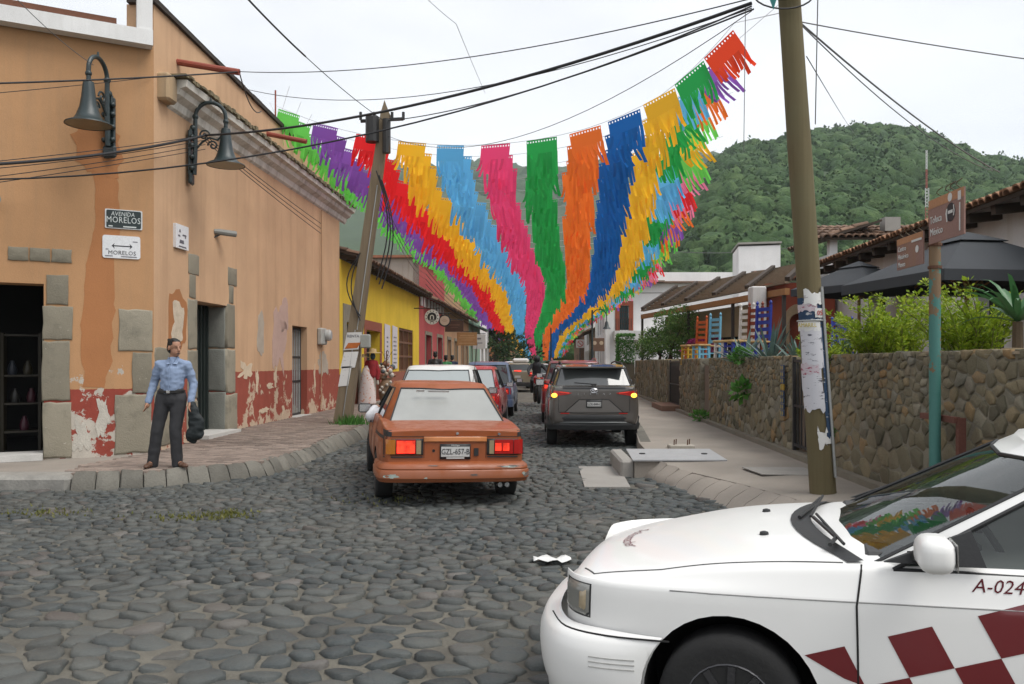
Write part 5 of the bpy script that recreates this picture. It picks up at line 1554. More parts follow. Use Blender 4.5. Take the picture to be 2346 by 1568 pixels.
def strap_plant(name, base, n, L, w, mat, label, droop=.5, up=1.0, cat='agave', stem=0):
 t = thing(name, base, label, cat)
 mb = MB()
 b = Vector(base) + Vector((0, 0, stem))
 for k in range(n):
  a = k * 2.4 + rg.uniform(-.2, .2)
  el = rg.uniform(.25, 1.0) * up
  h = Vector((math.cos(a), math.sin(a), 0)); d = (h * (1.15 - el * .9) + Vector((0, 0, el))).normalized()
  LL = L * rg.uniform(.7, 1.1); p = b.copy(); s_ = d.cross(Vector((0, 0, 1)))
  s_ = (s_ if s_.length > .05 else h.cross(Vector((0, 0, 1)))).normalized()
  pts = []
  for i in range(7):
   f = i / 6
   ww = w * (1 - f ** 2.2) * (.65 + .6 * f) * (1 if i < 6 else 0)
   nn = s_.cross(d)
   pts += [p - s_ * ww / 2 + nn * ww * .18, p - nn * .0, p + s_ * ww / 2 + nn * ww * .18]
   p = p + d * LL / 6
   d = (d + Vector((0, 0, -droop * f * .45))).normalized()
  mb.add(pts, [(3 * i + j, 3 * i + j + 1, 3 * i + j + 4, 3 * i + j + 3) for i in range(6) for j in range(2)])
 mb.build('leaf', mat, t, smooth=True, sharp=0, fix=False)
 t.children[0]['kind'] = 'stuff'
 if stem:
  mb = MB(); mb.tube([Vector(base), b], [.05, .04], 8); mb.build('stem', M('twig', (.10, .07, .04), .8), t)
 return t
m_agave = mk('agave_blue', (.085, .145, .125), .5, .3, 6, 30, .1, trans=.1)
m_strap = mk('strap_green', (.06, .17, .06), .4, .35, 8, 40, .1, trans=.2)
strap_plant('agave', (((1765 - U0) / F * 14.4), 14.4, 1.42), 30, .85, .10, m_agave, 'tall blue green agave in front of the red shrine wall', .12, 1.1)
strap_plant('agave', (((1705 - U0) / F * 16.0), 16.0, 1.40), 30, .8, .08, m_agave, 'spreading blue green agave below the blue chair', .25, .9)
strap_plant('agave', (((1828 - U0) / F * 13.0), 13.0, 1.42), 24, .6, .08, m_agave, 'blue green agave just left of the big wooden pole', .15, 1.0)
strap_plant('agave', (((1938 - U0) / F * 10.9), 10.9, 1.42), 22, .5, .07, m_agave, 'small grey green agave right of the big wooden pole', .1, 1.1)
strap_plant('dracaena', (4.42, 7.25, 1.45), 34, .62, .07, m_strap, 'dark green strap leaved plant on the wall at the right edge', 1.25, .85, 'plant', .38)
m_bright = leaf_mat('bright_leaf', (.06, .19, .03), (.12, .28, .05), .5, .35)
def cloud(name, c, rad, n, size, mat, label, cat='shrub', lumps=0, trunk=None, shell=.45, group=None, asp=2.0):
 t = thing(name, (c[0], c[1], trunk if trunk is not None else c[2] - rad[2]), label, cat, group)
 mb = MB(); leaves(mb, c, rad, n, size, rg, asp, lumps=lumps, shell=shell); mb.build('foliage', mat, t, fix=False)
 if trunk is not None:
  mb = MB(); b = Vector((c[0], c[1], trunk)); mb.tube([b, b.lerp(Vector(c), .6) + Vector((.05, 0, 0)), Vector(c)], [rad[0] * .07 + .03, .05, .02], 7)
  for k in range(4):
   a = k * 1.7; mb.tube([b.lerp(Vector(c), .5), Vector(c) + Vector((math.cos(a) * rad[0] * .6, math.sin(a) * rad[1] * .6, rad[2] * .3))], [.04, .012], 5)
  mb.build('trunk', M('bark', (.08, .06, .045), .9, .3, 6, 30, .5, .03), t)
 return t
cloud('fern', (((1742 - U0) / F * 14.0), 15.2, 1.60), (.2, .2, .18), 300, .09, m_bright, 'small bright green leafy plant between two agaves', 'plant')
cloud('shrub', (5.75, 30.2, 2.35), (1.12, 1.0, 1.0), 6500, .10, leaf_mat('shrub_green', (.085, .17, .04), (.17, .27, .07), .5, .35), 'round feathery green shrub behind the far stone wall', lumps=14, trunk=1.42)
cloud('shrub', (5.95, 33.5, 2.15), (.75, .7, .75), 1800, .10, leaf_mat('shrub_dark', (.03, .08, .02), (.07, .13, .03), .5, .25), 'darker green shrub left behind the round feathery shrub', lumps=8, trunk=1.42)
hd = thing('hedge', (4.95, 36.2, .1), 'clipped square green hedge block at the far end of the stone wall', 'hedge')
mb = MB()
for _ in range(2600):
 p = Vector((4.62 + rg.random() * .72, 36.0 + rg.random() * .7, 1.45 + rg.random() * 1.25))
 fce = rg.choice('xyzX')
 if fce == 'y': p.y = 36.0
 elif fce == 'x': p.x = 4.62
 elif fce == 'z': p.z = 2.7
 d = Vector((rg.uniform(-1, 1), rg.uniform(-1, 1), rg.uniform(-1, 1))).normalized(); w = d.orthogonal().normalized()
 mb.add([p, p + d * .05 + w * .025, p + d * .1, p + d * .05 - w * .025], [(0, 1, 2), (0, 2, 3)])
mb.build('foliage', m_bright, hd, fix=False)
mb = MB(); mb.box((4.98, 36.35, .8), (.7, .6, 1.4)); mb.build('planter', m_mort, hd)
wd = cloud('weed', P(15.0, TR - .14, .98), (.20, .22, .2), 60, .17, m_bright, 'broad leaved weed growing out of the long stone wall', 'weed', shell=.1, asp=1.5)
cloud('weed', P(19.2, TR - .1, .24), (.25, .3, .14), 120, .12, m_bright, 'low green weed at the foot of the narrow wall gap', 'weed', shell=.1)
cloud('weed', P(10.5, TR - .12, .62), (.12, .15, .1), 90, .06, m_bright, 'tiny green weed in the wall right of the big wooden pole', 'weed', shell=.1)
# ------------------------------------------------------------------ big wooden pole with posters
m_pole = NT('weathered_pole')
mp = m_pole.n('Mapping'); mp.inputs['Scale'].default_value = (9, 9, .35); m_pole.l(m_pole.co, mp.inputs['Vector'])
n1 = m_pole.noise(2, 6, .65, co=mp.outputs[0]); n2 = m_pole.noise(1.2, 4)
c = m_pole.mix(n1, (.085, .066, .032), (.16, .13, .072)); c = m_pole.mix(m_pole.ramp(n2, [(.4, 0.), (.65, .5)]), c, (.135, .125, .07))
m_pole = m_pole.bsdf(c, .85, n1, .5, .01, spec=.25)
PB, PT = Vector((3.23, 8.6, .05)), Vector((2.80, 8.6, 6.35))
big = thing('utility_pole', PB, 'thick leaning wooden utility pole covered in torn posters by the stone wall', 'utility pole')
def pax(z): return PB.lerp(PT, (z - PB.z) / (PT.z - PB.z))
def prad(z): return .132 - .0042 * (z - .05)
mb = MB(); zs = [-.1, .1, .8, 1.6, 2.6, 3.6, 4.6, 5.6, 6.35]; mb.tube([pax(z) for z in zs], [prad(z) + rg.uniform(-.003, .003) for z in zs], 16); mb.build('shaft', m_pole, big, smooth=True)
vdir = Vector((-PB.x, -PB.y, 0)).normalized(); rdir = Vector((vdir.y * -1, vdir.x, 0))
if rdir.x < 0: rdir = -rdir
def poster(z0, z1, a0, a1, mat, dr=.004, jag=.02, name='poster', seed=0):
 r3 = random.Random(seed + int(z0 * 1000))
 mb = MB(); nA, nZ = 9, 7
 vs = []
 for j in range(nZ + 1):
  for i in range(nA + 1):
   z = z0 + (z1 - z0) * j / nZ; a = a0 + (a1 - a0) * i / nA
   if i in (0, nA): a += r3.uniform(-6, 6) * jag * 30 / 3
   if j in (0, nZ): z += r3.uniform(-1, 1) * jag
   r = prad(z) + dr + r3.uniform(0, .003)
   q = pax(z) + (vdir * math.cos(R(a)) + rdir * math.sin(R(a))) * r
   vs.append(q)
 mb.add(vs, [(j * (nA + 1) + i, j * (nA + 1) + i + 1, (j + 1) * (nA + 1) + i + 1, (j + 1) * (nA + 1) + i) for j in range(nZ) for i in range(nA)])
 return mb.build(name, mat, big, smooth=True)
def poster_mat(name, base, ink, s, thr):
 m = NT(name)
 mp = m.n('Mapping'); mp.inputs['Scale'].default_value = (1, 1, 3.5); m.l(m.co, mp.inputs['Vector'])
 f = m.noise(s, 4, .7, co=mp.outputs[0])
 c = m.mix(m.ramp(f, [(thr, 0.), (thr + .03, 1.)]), base, ink)
 return m.bsdf(c, .85, m.noise(40, 3), .2, .004, spec=.2)
m_p1 = poster_mat('pale_poster', (.52, .52, .55), (.10, .10, .12), 9, .60)
m_p2 = poster_mat('blue_poster', (.03, .055, .10), (.45, .45, .46), 8, .60)
m_p3 = poster_mat('torn_white', (.62, .62, .60), (.35, .33, .33), 6, .62)
m_p4 = poster_mat('pink_poster', (.50, .44, .47), (.30, .06, .10), 12, .55)
poster(1.86, 2.13, -70, 75, m_p2, seed=1); poster(2.06, 2.20, -25, 80, m_p3, .012, .035, seed=2)
poster(1.80, 1.90, -80, 40, m_p3, .007, .01, seed=3); poster(1.40, 1.83, -60, 45, m_p1, .006, .02, seed=4)
poster(1.17, 1.46, -75, 30, m_p1, .008, .03, seed=5); poster(1.36, 1.46, -72, 20, m_p4, .010, .02, seed=6)
poster(.98, 1.20, -65, 35, m_p1, .009, .03, seed=7); poster(.70, 1.30, 35, 90, m_p2, .005, .03, seed=8)
poster(1.3, 1.85, 40, 95, m_p2, .005, .03, seed=9); poster(.62, .78, -5, 85, m_p3, .004, .05, seed=10)
poster(2.0, 2.08, -70, 30, m_p4, .007, .015, seed=12)
m_bx = mk('box_white', (.60, .60, .58), .7, .1)
poster(1.935, 2.03, 18, 62, m_bx, .011, .002, seed=11)
pp = pax(1.98); an = R(40); nrm = vdir * math.cos(an) + rdir * math.sin(an)
text('lettering', '05', .07, mk('red_ink', (.45, .05, .04), .6, .1), big, pp + nrm * (prad(1.98) + .017), UP.cross(nrm), UP)
m_yl = mk('yellow_ink', (.50, .38, .04), .6, .1)
pp = pax(1.855); an = R(-15); nrm = vdir * math.cos(an) + rdir * math.sin(an)
text('lettering', 'AMARILL', .06, m_yl, big, pp + nrm * (prad(1.85) + .03), UP.cross(nrm), UP, xs=.8)
mb = MB(); mb.tube([pax(1.905) + (vdir * math.cos(a) + rdir * math.sin(a)) * (prad(1.9) + .012) for a in [2 * math.pi * k / 20 for k in range(21)]], .009, 6, False); mb.build('strap', M('galvanised', (.38, .39, .38), .45, .15, metal=.5), big)
mb = MB(); mb.tube([pax(z) + (vdir * .5 + rdir * .87) * (prad(z) + .02) for z in (.3, 1.5, 2.25)], .015, 6); mb.build('conduit', M('galvanised', (.38, .39, .38), .45, .15, metal=.5), big)
mb = MB(); mb.bbox(pax(5.55) + Vector((-.30, -.1, .05)), (.26, .12, .20), .01); mb.build('junction_box', mk('yellow_box', (.42, .36, .10), .7, .25), big)
mb = MB()
for k, (r, z) in enumerate(((.24, 5.3), (.28, 5.22), (.2, 5.4))):
 mb.tube([pax(z) + Vector((-.12, -.16, 0)) + Vector((r * math.cos(a) * 1.1, -.02 * k, r * .55 * math.sin(a))) for a in [2 * math.pi * q / 22 for q in range(23)]], .009, 5, False)
mb.build('cable_coil', M('cable_black', (.02, .02, .022), .6, .1), big)
mb = MB(); mb.beam(pax(5.4) + Vector((-.5, -.14, .0)), pax(5.4) + Vector((.3, -.14, .1)), .05, .06); mb.build('bracket', m_iron, big)
mb = MB(); mb.prism([pax(5.3) + Vector((-.34, -.2, .06)), pax(5.3) + Vector((-.14, -.2, .02)), pax(5.05) + Vector((-.24, -.2, .0))], (0, .004, 0)); tag(mb.build('pennant', mk('teal_cloth', (.05, .25, .25), .8, .2, trans=.3), None), 'small torn teal pennant hanging by the top of the big wooden pole', 'pennant')
gp = thing('sign_post', P(7.2, 3.22, .1), 'rusty green steel post carrying two brown tourist direction boards', 'sign post')
SPx = P(7.2, 3.22)
m_gpost = NT('rusty_green_paint')
n1 = m_gpost.noise(6, 5, .7)
zz = m_gpost.z()[2]
k = m_gpost.math('ADD', n1, m_gpost.ramp(zz, [(.55, .0), (1., .0)]))
rt = m_gpost.math('MULTIPLY', m_gpost.math('GREATER_THAN', m_gpost.math('ADD', m_gpost.math('MULTIPLY', zz, .20), n1), .86), .9)
c = m_gpost.mix(rt, m_gpost.mix(n1, (.03, .135, .115), (.06, .185, .16)), (.16, .085, .035))
m_gpost = m_gpost.bsdf(c, .6, n1, .2, .004)
mb = MB(); mb.tube([SPx + Vector((0, 0, z)) for z in (-.1, 1.4, 2.82)], .047, 12); mb.build('post', m_gpost, gp, smooth=True)
mb = MB()
for z in (2.28, 2.47, 2.64): mb.lathe([(.05, -.012), (.056, -.012), (.056, .012), (.05, .012)], SPx + Vector((0, 0, z)), 12)
mb.build('clamp', M('rust', (.10, .045, .025), .8), gp)
m_board = plaster('brown_sign_paint', (.27, .165, .14), streak=.6, stain=(.27, .15, .07))
m_band = mk('tan_band', (.40, .20, .10), .7, .2)
m_sw = M('sign_white', (.60, .60, .58), .6, .1)
def dir_board(s0, s1, z0, z1, items):
 tt = 3.16
 f = lambda s, z, d=0: P(s, tt - d, z + .0)
 mb = MB(); mb.prism([f(s0, z0), f(s1, z0), f(s1, z1), f(s0, z1)], P(0, -.012)); b = mb.build('board', m_board, gp)
 zb = z1 - (z1 - z0) * .2
 mb = MB(); mb.prism([f(s0, zb, .013), f(s1, zb, .013), f(s1, z1, .013), f(s0, z1, .013)], P(0, -.001)); mb.build('colour_band', m_band, b)
 for it in items:
  if it[0] == 't': text('lettering', it[1], it[4], m_sw, b, f(it[2], it[3], .0155), P(-1, 0), UP, align='LEFT', xs=.9)
  elif it[0] == 'd':
   mb = MB(); n = 24; mb.prism([f(it[1] + it[3] * math.cos(2 * math.pi * k / n), it[2] + it[3] * math.sin(2 * math.pi * k / n), it[5]) for k in range(n)], P(0, -.001)); mb.build('symbol', it[4], b)
  elif it[0] == 'q':
   mb = MB(); mb.prism([f(a, z, it[3]) for a, z in it[1]], P(0, -.001)); mb.build('symbol', it[2], b)
dir_board(6.55, 7.15, 2.465, 2.83, [('t', 'Toluca', 7.12, 2.655, .085), ('t', 'México', 7.12, 2.555, .085), ('d', 6.76, 2.67, .075, m_ink, .0145),
 ('q', [(6.825, 2.705), (6.84, 2.67), (6.825, 2.60), (6.808, 2.60), (6.818, 2.67), (6.81, 2.705)], m_sw, .017), ('q', [(6.70, 2.72), (6.69, 2.67), (6.70, 2.635), (6.715, 2.635), (6.705, 2.67), (6.713, 2.72)], m_sw, .017), ('q', [(6.80, 2.685), (6.72, 2.685), (6.72, 2.66), (6.80, 2.66)], m_sw, .0175),
 ('d', 6.77, 2.79, .035, m_sw, .0155), ('q', [(6.64, 2.81), (6.59, 2.81), (6.59, 2.74), (6.64, 2.74)], m_sw, .0155), ('q', [(6.62, 2.72), (6.60, 2.72), (6.60, 2.5), (6.62, 2.5)], m_sw, .0155)])
dir_board(7.26, 7.80, 2.32, 2.60, [('t', 'Centro', 7.77, 2.50, .065), ('t', 'Histórico', 7.77, 2.43, .065), ('t', 'Museo', 7.77, 2.36, .065), ('d', 7.37, 2.46, .032, m_sw, .0155), ('q', [(7.48, 2.55), (7.28, 2.55), (7.28, 2.53), (7.48, 2.53)], m_sw, .0155)])
m_rustc = mk('rusty_channel', (.13, .05, .035), .8, .3, 6, 40, .3)
ups = thing('channel_post', P(6.95, 3.3, .1), 'short red brown steel channel post bolted to the stone wall by the green post', 'post')
mb = MB(); mb.beam(P(6.98, 3.33, .1), P(6.98, 3.33, 1.02), .06, .05, P(1, 0)); mb.build('upright', m_rustc, ups)
mb = MB(); mb.beam(P(6.98, 3.30, 1.0), P(7.62, 3.30, 1.0), .05, .05); mb.build('arm', m_rustc, ups)
mb = MB()
for s in (6.62, 6.72, 6.8, 6.95, 7.3, 7.42, 7.55, 7.68):
 z0 = 2.83 if s < 7.2 else 2.6
 mb.tube([P(s + .03 * math.sin(k), 3.15 + .02 * math.cos(k * 1.3), z0 + k * .018) for k in range(5)], .004, 4)
tag(mb.build('dry_vine', M('twig', (.10, .07, .04), .8), None), 'dry vine tendrils curling above the brown direction boards', 'vine')
# ------------------------------------------------------------------ far white building and the right side beyond the wall
m_wh2 = plaster('bright_white_wall', (.80, .79, .78), streak=.25, stain=(.6, .57, .52))
wb = thing('house', (6.6, 58, 0), 'large white two storey corner building with red framed window beyond the stone wall', 'house', 'houses along the right side of the street')
fb = lambda x, z, d=0: Vector((x, 57.5 + d, z))
WIN = (7.45, 8.1, 3.75, 5.45)
mb = MB(); wall_panel(mb, fb, 6.45, 17.5, -.3, 7.0, (WIN,), .35); mb.build('front_wall', m_wh2, wb)
fsid = lambda s, z, d=0: P(s, 3.52 + d, z)
SO = ((59.5, 61, 3.6, 5.6), (62.5, 64, 3.6, 5.6), (66, 67.5, 3.6, 5.6), (59.5, 61, .2, 2.7), (62.5, 64, .2, 2.7), (66, 67.5, .2, 2.7))
mb = MB(); wall_panel(mb, fsid, 57.4, 72, -.3, 7.0, SO, .3); mb.build('side_wall', m_wh2, wb)
for a, b, z0, z1 in SO:
 mb = MB(); mb.add([fsid(a, z0, .25), fsid(b, z0, .25), fsid(b, z1, .25), fsid(a, z1, .25)], [(0, 1, 2, 3)]); w = mb.build('window', M('dim_pane', (.035, .04, .042), .3, .3, 3), wb)
 mb = MB(); mb.prism([fsid(a - .15, z1, -.03), fsid(b + .15, z1, -.03), fsid(b + .15, z1 + .2, -.03), fsid(a - .15, z1 + .2, -.03)], P(0, .06)); mb.build('lintel', m_whouse, w)
mb = MB(); mb.add([fb(WIN[0], WIN[2], .3), fb(WIN[1], WIN[2], .3), fb(WIN[1], WIN[3], .3), fb(WIN[0], WIN[3], .3)], [(0, 1, 2, 3)]); wn = mb.build('window', mk('blue_green_pane', (.02, .07, .08), .15, .3, 3), wb)
mb = MB()
for k in range(1, 4): mb.beam(fb(7.45 + .165 * k, 3.75, .22), fb(7.45 + .165 * k, 5.45, .22), .05, .05, (1, 0, 0))
for z in (4.2, 4.6, 5.0): mb.beam(fb(7.45, z, .22), fb(8.1, z, .22), .05, .05)
mb.build('mullion', M('dark_post', (.05, .04, .035), .7), wn)
mb = MB()
for x0, x1, z0, z1 in ((7.15, 7.45, 3.67, 5.77), (8.1, 8.4, 3.67, 5.77), (7.45, 8.1, 5.45, 5.77)): mb.prism([fb(x0, z0, -.06), fb(x1, z0, -.06), fb(x1, z1, -.06), fb(x0, z1, -.06)], (0, .1, 0))
mb.build('frame', mk('brick_red_frame', (.30, .07, .035), .7, .2), wn)
mb = MB(); mb.prism([fb(6.2, 7.0, -.5), fb(17.5, 7.0, -.5), fb(17.5, 7.0, 8), fb(6.2, 7.0, 8)], (0, 0, .10)); mb.prism([fsid(57.0, 7.0, -.4), fsid(72, 7.0, -.4), fsid(72, 7.0, 4), fsid(57, 7.0, 4)], (0, 0, .11)); mb.build('cornice', mk('brown_cornice', (.20, .13, .09), .8, .2), wb)
mb = MB(); mb.prism([fb(6.5, 7.12, -.2), fb(17.5, 7.12, -.2), fb(17.5, 7.12, 7), fb(9, 7.12, 7)], (0, 0, .62)); mb.build('parapet', m_wh2, wb)
mb = MB(); mb.prism([fb(6.5, 6.3, -.04), fb(17.5, 6.3, -.04), fb(17.5, 6.36, -.04), fb(6.5, 6.36, -.04)], (0, .08, 0)); mb.build('string_course', mk('grey_course', (.35, .33, .31), .8), wb)
bal = MB(); bal.prism([fb(7.0, 3.05, -1.0), fb(9.9, 3.05, -1.0), fb(9.9, 3.05, 0), fb(7.0, 3.05, 0)], (0, 0, .62)); bal.build('balcony', m_whouse, wb)
for k in range(12):
 mb = MB(); mb.tube([fb(7.05 + k * .1, 3.67, -.95), fb(7.05 + k * .1, 4.5, -.95)], .018, 5); mb.build('railing_bar', m_iron, wb)
tw = thing('house', ((1740 - U0) / F * 42, 42, 1.4), 'plain white box tower rising behind the pergola', 'house', 'houses along the right side of the street')
mb = MB(); mb.add([at(1692, 700, 42), at(1788, 700, 42), at(1788, 562, 42), at(1692, 565, 42), at(1692, 700, 42) + Vector((.5, 3, 0)), at(1788, 700, 42) + Vector((.5, 3, 0)), at(1788, 562, 42) + Vector((.5, 3, 0)), at(1692, 565, 42) + Vector((.5, 3, 0))], [(0, 1, 2, 3), (4, 7, 6, 5), (0, 4, 5, 1), (1, 5, 6, 2), (2, 6, 7, 3), (3, 7, 4, 0)]); mb.build('wall', m_wh2, tw)
mb = MB(); p = at(1690, 561, 42); q = at(1790, 558, 42); mb.prism([p + Vector((0, -.08, 0)), q + Vector((0, -.08, 0)), q + Vector((.5, 3.1, 0)), p + Vector((.5, 3.1, 0))], (0, 0, .1)); mb.build('coping', m_conc, tw)
mb = MB(); p, q = at(1693, 650, 41.95), at(1699, 632, 41.95); mb.prism([p, (q.x, p.y, p.z), q, (p.x, p.y, q.z)], (0, .1, 0)); mb.build('window', m_dark, tw)
rr_ = thing('house', ((1815 - U0) / F * 36, 36, 1.4), 'low house with sloping red tile roof right of the white tower', 'house', 'houses along the right side of the street')
mb = MB(); mb.box((12.6, 37.5, 3.2), (3.0, 3.0, 3.6)); mb.build('wall', m_conc, rr_)
tile_roof(rr_, (10.6, 35.6, 4.9), (14.4, 35.6, 5.3), (.3, 2.2, .75), 4, m_tile, .25, .55, 18)
hA, fnA = simple_house(72.2, 84, 4.6, mk('dull_tan_wall', (.30, .22, .15), .9, .3, 2, 30, .3), [(73.5, 75, .2, 2.6), (76.5, 78, .2, 2.6), (79.5, 81, .2, 2.6), (82, 83.2, .2, 2.6)], 'tan shop house with tile canopy beyond the white corner building', t=3.5, group='houses along the right side of the street', sgn=1)
tile_roof(hA, fnA(84, 4.1, -.9), fnA(72.2, 4.1, -.9), P(0, 1.1, .5), 2, m_tiledull, .35, .5, 30)
hB, fnB = simple_house(84.2, 100, 5.6, m_whouse, [(86, 87.5, .2, 2.6), (90, 91.5, .2, 2.6), (94, 95.5, .2, 2.6), (86, 87.5, 3.4, 4.8), (90, 91.5, 3.4, 4.8)], 'pale far house with upper windows on the right', t=3.6, group='houses along the right side of the street', sgn=1)
hC, fnC = simple_house(100.2, 135, 5.0, mk('brown_far_wall', (.24, .15, .10), .9, .3, 2, 30, .3), [(104, 106, .2, 2.6), (112, 114, .2, 2.6), (120, 122, .2, 2.6)], 'long brownish far house at the end of the right side', t=3.2, group='houses along the right side of the street', sgn=1)
tile_roof(hC, fnC(135, 4.4, -1), fnC(100.2, 4.4, -1), P(0, 1.3, .6), 2, m_tiledull, .6, .6, 50)
def lamp_post(loc, h, label, side_=1):
 t = thing('street_lamp', loc, label, 'street lamp', 'black street lamps along the street')
 x, y, z = loc
 mb = MB(); mb.tube([(x, y, z), (x, y, z + .8), (x, y, z + h)], [.09, .07, .05], 10); mb.lathe([(.16, 0), (.16, .3), (.09, .45)], (x, y, z), 10); mb.build('post', m_lamp, t, smooth=True)
 mb = MB(); mb.tube([(x + side_ * (.4 - .4 * math.cos(R(a))), y, z + h - .35 + .4 * math.sin(R(a))) for a in range(0, 181, 20)] + [(x + side_ * .8, y, z + h - .6)], .03, 6); mb.build('arm', m_lamp, t, smooth=True)
 mb = MB(); mb.lathe([(.04, 0), (.09, -.1), (.12, -.3), (.24, -.45), (0, -.40)], (x + side_ * .8, y, z + h - .6), 12); mb.build('shade', m_lamp, t, smooth=True)
lamp_post((4.45, 46.0, .1), 4.3, 'black street lamp with bell shade in front of the white corner building')
lamp_post((3.1, 66.0, .1), 4.6, 'far black street lamp beyond the white corner building', 1)
sgr = thing('road_sign', (3.55, 62, .1), 'white square no parking road sign with red circle on the right pavement', 'sign')
c = at(1329, 788, 62)
mb = MB(); mb.tube([(c.x, 62.05, .1), (c.x, 62.05, c.z + .3)], .035, 6); mb.build('post', m_iron, sgr)
mb = MB(); mb.bbox(c, (.62, .04, .62), .02); mb.build('panel', m_sw, sgr)
mb = MB(); annulus(mb, c + Vector((0, -.03, 0)), .19, .24, .0, 20); mb.build('red_ring', bpy.data.materials['red_ink'], sgr)
mb = MB(); mb.prism([c + Vector(q) for q in ((-.15, -.03, .11), (-.11, -.03, .15), (.15, -.03, -.11), (.11, -.03, -.15))], (0, .003, 0)); mb.build('red_bar', bpy.data.materials['red_ink'], sgr)
sgb = thing('information_board', (4.3, 52, .1), 'brown information board with two pale discs on the right pavement', 'sign')
c = at(1370, 790, 50)
mb = MB(); mb.tube([(c.x - .3, 50.05, .1), (c.x - .3, 50.05, c.z)], .04, 6); mb.build('post', m_iron, sgb)
mb = MB(); mb.bbox(c, (.78, .05, .80), .02); mb.build('board', mk('brown_board', (.15, .085, .055), .7, .2), sgb)
for q in (-.2, .2):
 mb = MB(); disc(mb, c + Vector((q, -.027, .1)), .12, .0, .004, 14); mb.build('disc', mk('pale_disc', (.5, .4, .28), .7) if q < 0 else bpy.data.materials['pale_disc'], sgb)
mast = thing('radio_mast', ((2122 - U0) / F * 110, 110, 10), 'thin red and white lattice radio mast in front of the wooded hill', 'mast')
mx_, mz0, mz1 = (2122 - U0) / F * 110, 12, at(2122, 345, 110).z
m_mw, m_mr = mk('mast_white', (.55, .55, .55), .5), mk('mast_red', (.30, .08, .06), .5)
nseg = 7
for k in range(nseg):
 z0 = mz0 + (mz1 - mz0) * k / nseg; z1 = mz0 + (mz1 - mz0) * (k + 1) / nseg
 w = .22 if k < 5 else .08
 mb = MB()
 for dx, dy in ((-w, -w), (w, -w), (0, w)): mb.tube([(mx_ + dx, 110 + dy, z0), (mx_ + dx, 110 + dy, z1)], .05, 5)
 for i in range(6):
  za, zb_ = z0 + (z1 - z0) * i / 6, z0 + (z1 - z0) * (i + 1) / 6
  mb.tube([(mx_ - w, 110 - w, za), (mx_ + w, 110 - w, zb_)], .03, 4); mb.tube([(mx_ + w, 110 - w, za), (mx_, 110 + w, zb_)], .03, 4)
 mb.build('mast_section', m_mw if k % 2 == 0 else m_mr, mast)
def tree(x, y, h, r, n, size, label, seed, mat, group='trees far down the street', low=.35):
 r3 = random.Random(seed)
 t = thing('tree', (x, y, 0), label, 'tree', group)
 wood, fol = MB(), MB()
 wood.tube([(x, y, -.1), (x + .1, y, h * .3), (x, y, h * .6)], [r * .09, r * .07, r * .04], 8)
 for k in range(7):
  a = k * 2.4; e = Vector((x + math.cos(a) * r * .6, y + math.sin(a) * r * .6, h * r3.uniform(.5, .85)))
  wood.tube([(x, y, h * .4), (Vector((x, y, h * .5)) + e) / 2, e], [r * .045, r * .03, r * .012], 5)
 leaves(fol, (x, y, h * (low + 1) / 2), (r, r, h * (1 - low) / 2), n, size, r3, 1.7, lumps=16, shell=.35)
 wood.build('trunk', M('bark', (.08, .06, .045), .9, .3, 6, 30, .5, .03), t, fix=False)
 fol.build('crown', mat, t, fix=False)
m_tl = leaf_mat('street_tree_leaf', (.025, .06, .018), (.06, .11, .03), .6, .2)
m_tl2 = leaf_mat('mid_tree_leaf', (.035, .085, .022), (.09, .15, .04), .6, .25)
tree(-1.7, 84, 9.5, 3.6, 5200, .42, 'dark green street tree overhanging the far left pavement', 1, m_tl, low=.15)
tree(-.6, 100, 9.0, 3.8, 4200, .5, 'dark green tree further down on the left behind the first street tree', 2, m_tl, low=.1)
tree(28.5, 46, 9.8, 4.5, 5200, .34, 'bright green tree above the white house roof at the right edge', 5, m_tl2, 'garden trees behind the right hand houses', low=.3)
tree(33, 52, 10.4, 4.5, 3500, .4, 'green tree at the far right above the tile roof', 6, m_tl2, 'garden trees behind the right hand houses', low=.3)
tree(16.5, 66, 6.8, 3, 1800, .4, 'small tree behind the white corner building', 7, m_tl2, 'garden trees behind the right hand houses', low=.3)
# ================================================================== LEFT POLE, CABLES, BUNTING
rg = random.Random(5)
m_pole2 = NT('grey_wood_pole')
mp = m_pole2.n('Mapping'); mp.inputs['Scale'].default_value = (10, 10, .5); m_pole2.l(m_pole2.co, mp.inputs['Vector'])
n1 = m_pole2.noise(2, 6, .65, co=mp.outputs[0])
m_pole2 = m_pole2.bsdf(m_pole2.mix(n1, (.115, .088, .058), (.24, .19, .125)), .85, n1, .5, .01, spec=.25)
LB, LT = Vector((-3.77, 18.45, .1)), Vector((-2.77, 18.45, 7.3))
lp_ = thing('utility_pole', LB, 'grey squared utility pole leaning right in front of the yellow house', 'utility pole')
def lax(z): return LB.lerp(LT, (z - LB.z) / (LT.z - LB.z))
mb = MB()
ring = []
for z, w in ((-.1, .185), (1.2, .165), (3.5, .135), (5.5, .12), (7.0, .10), (7.3, .06)):
 c = lax(z); ring.append([c + Vector((-w, -w, 0)), c + Vector((w, -w, 0)), c + Vector((w, w, 0)), c + Vector((-w, w, 0))])
ring[-1][0].z -= .0; ring[-1][1].z -= .35; ring[-1][2].z -= .35
mb.add([p for r in ring for p in r], [(i * 4 + k, i * 4 + (k + 1) % 4, i * 4 + 4 + (k + 1) % 4, i * 4 + 4 + k) for i in range(5) for k in range(4)] + [(20, 21, 22, 23)])
mb.build('shaft', m_pole2, lp_)
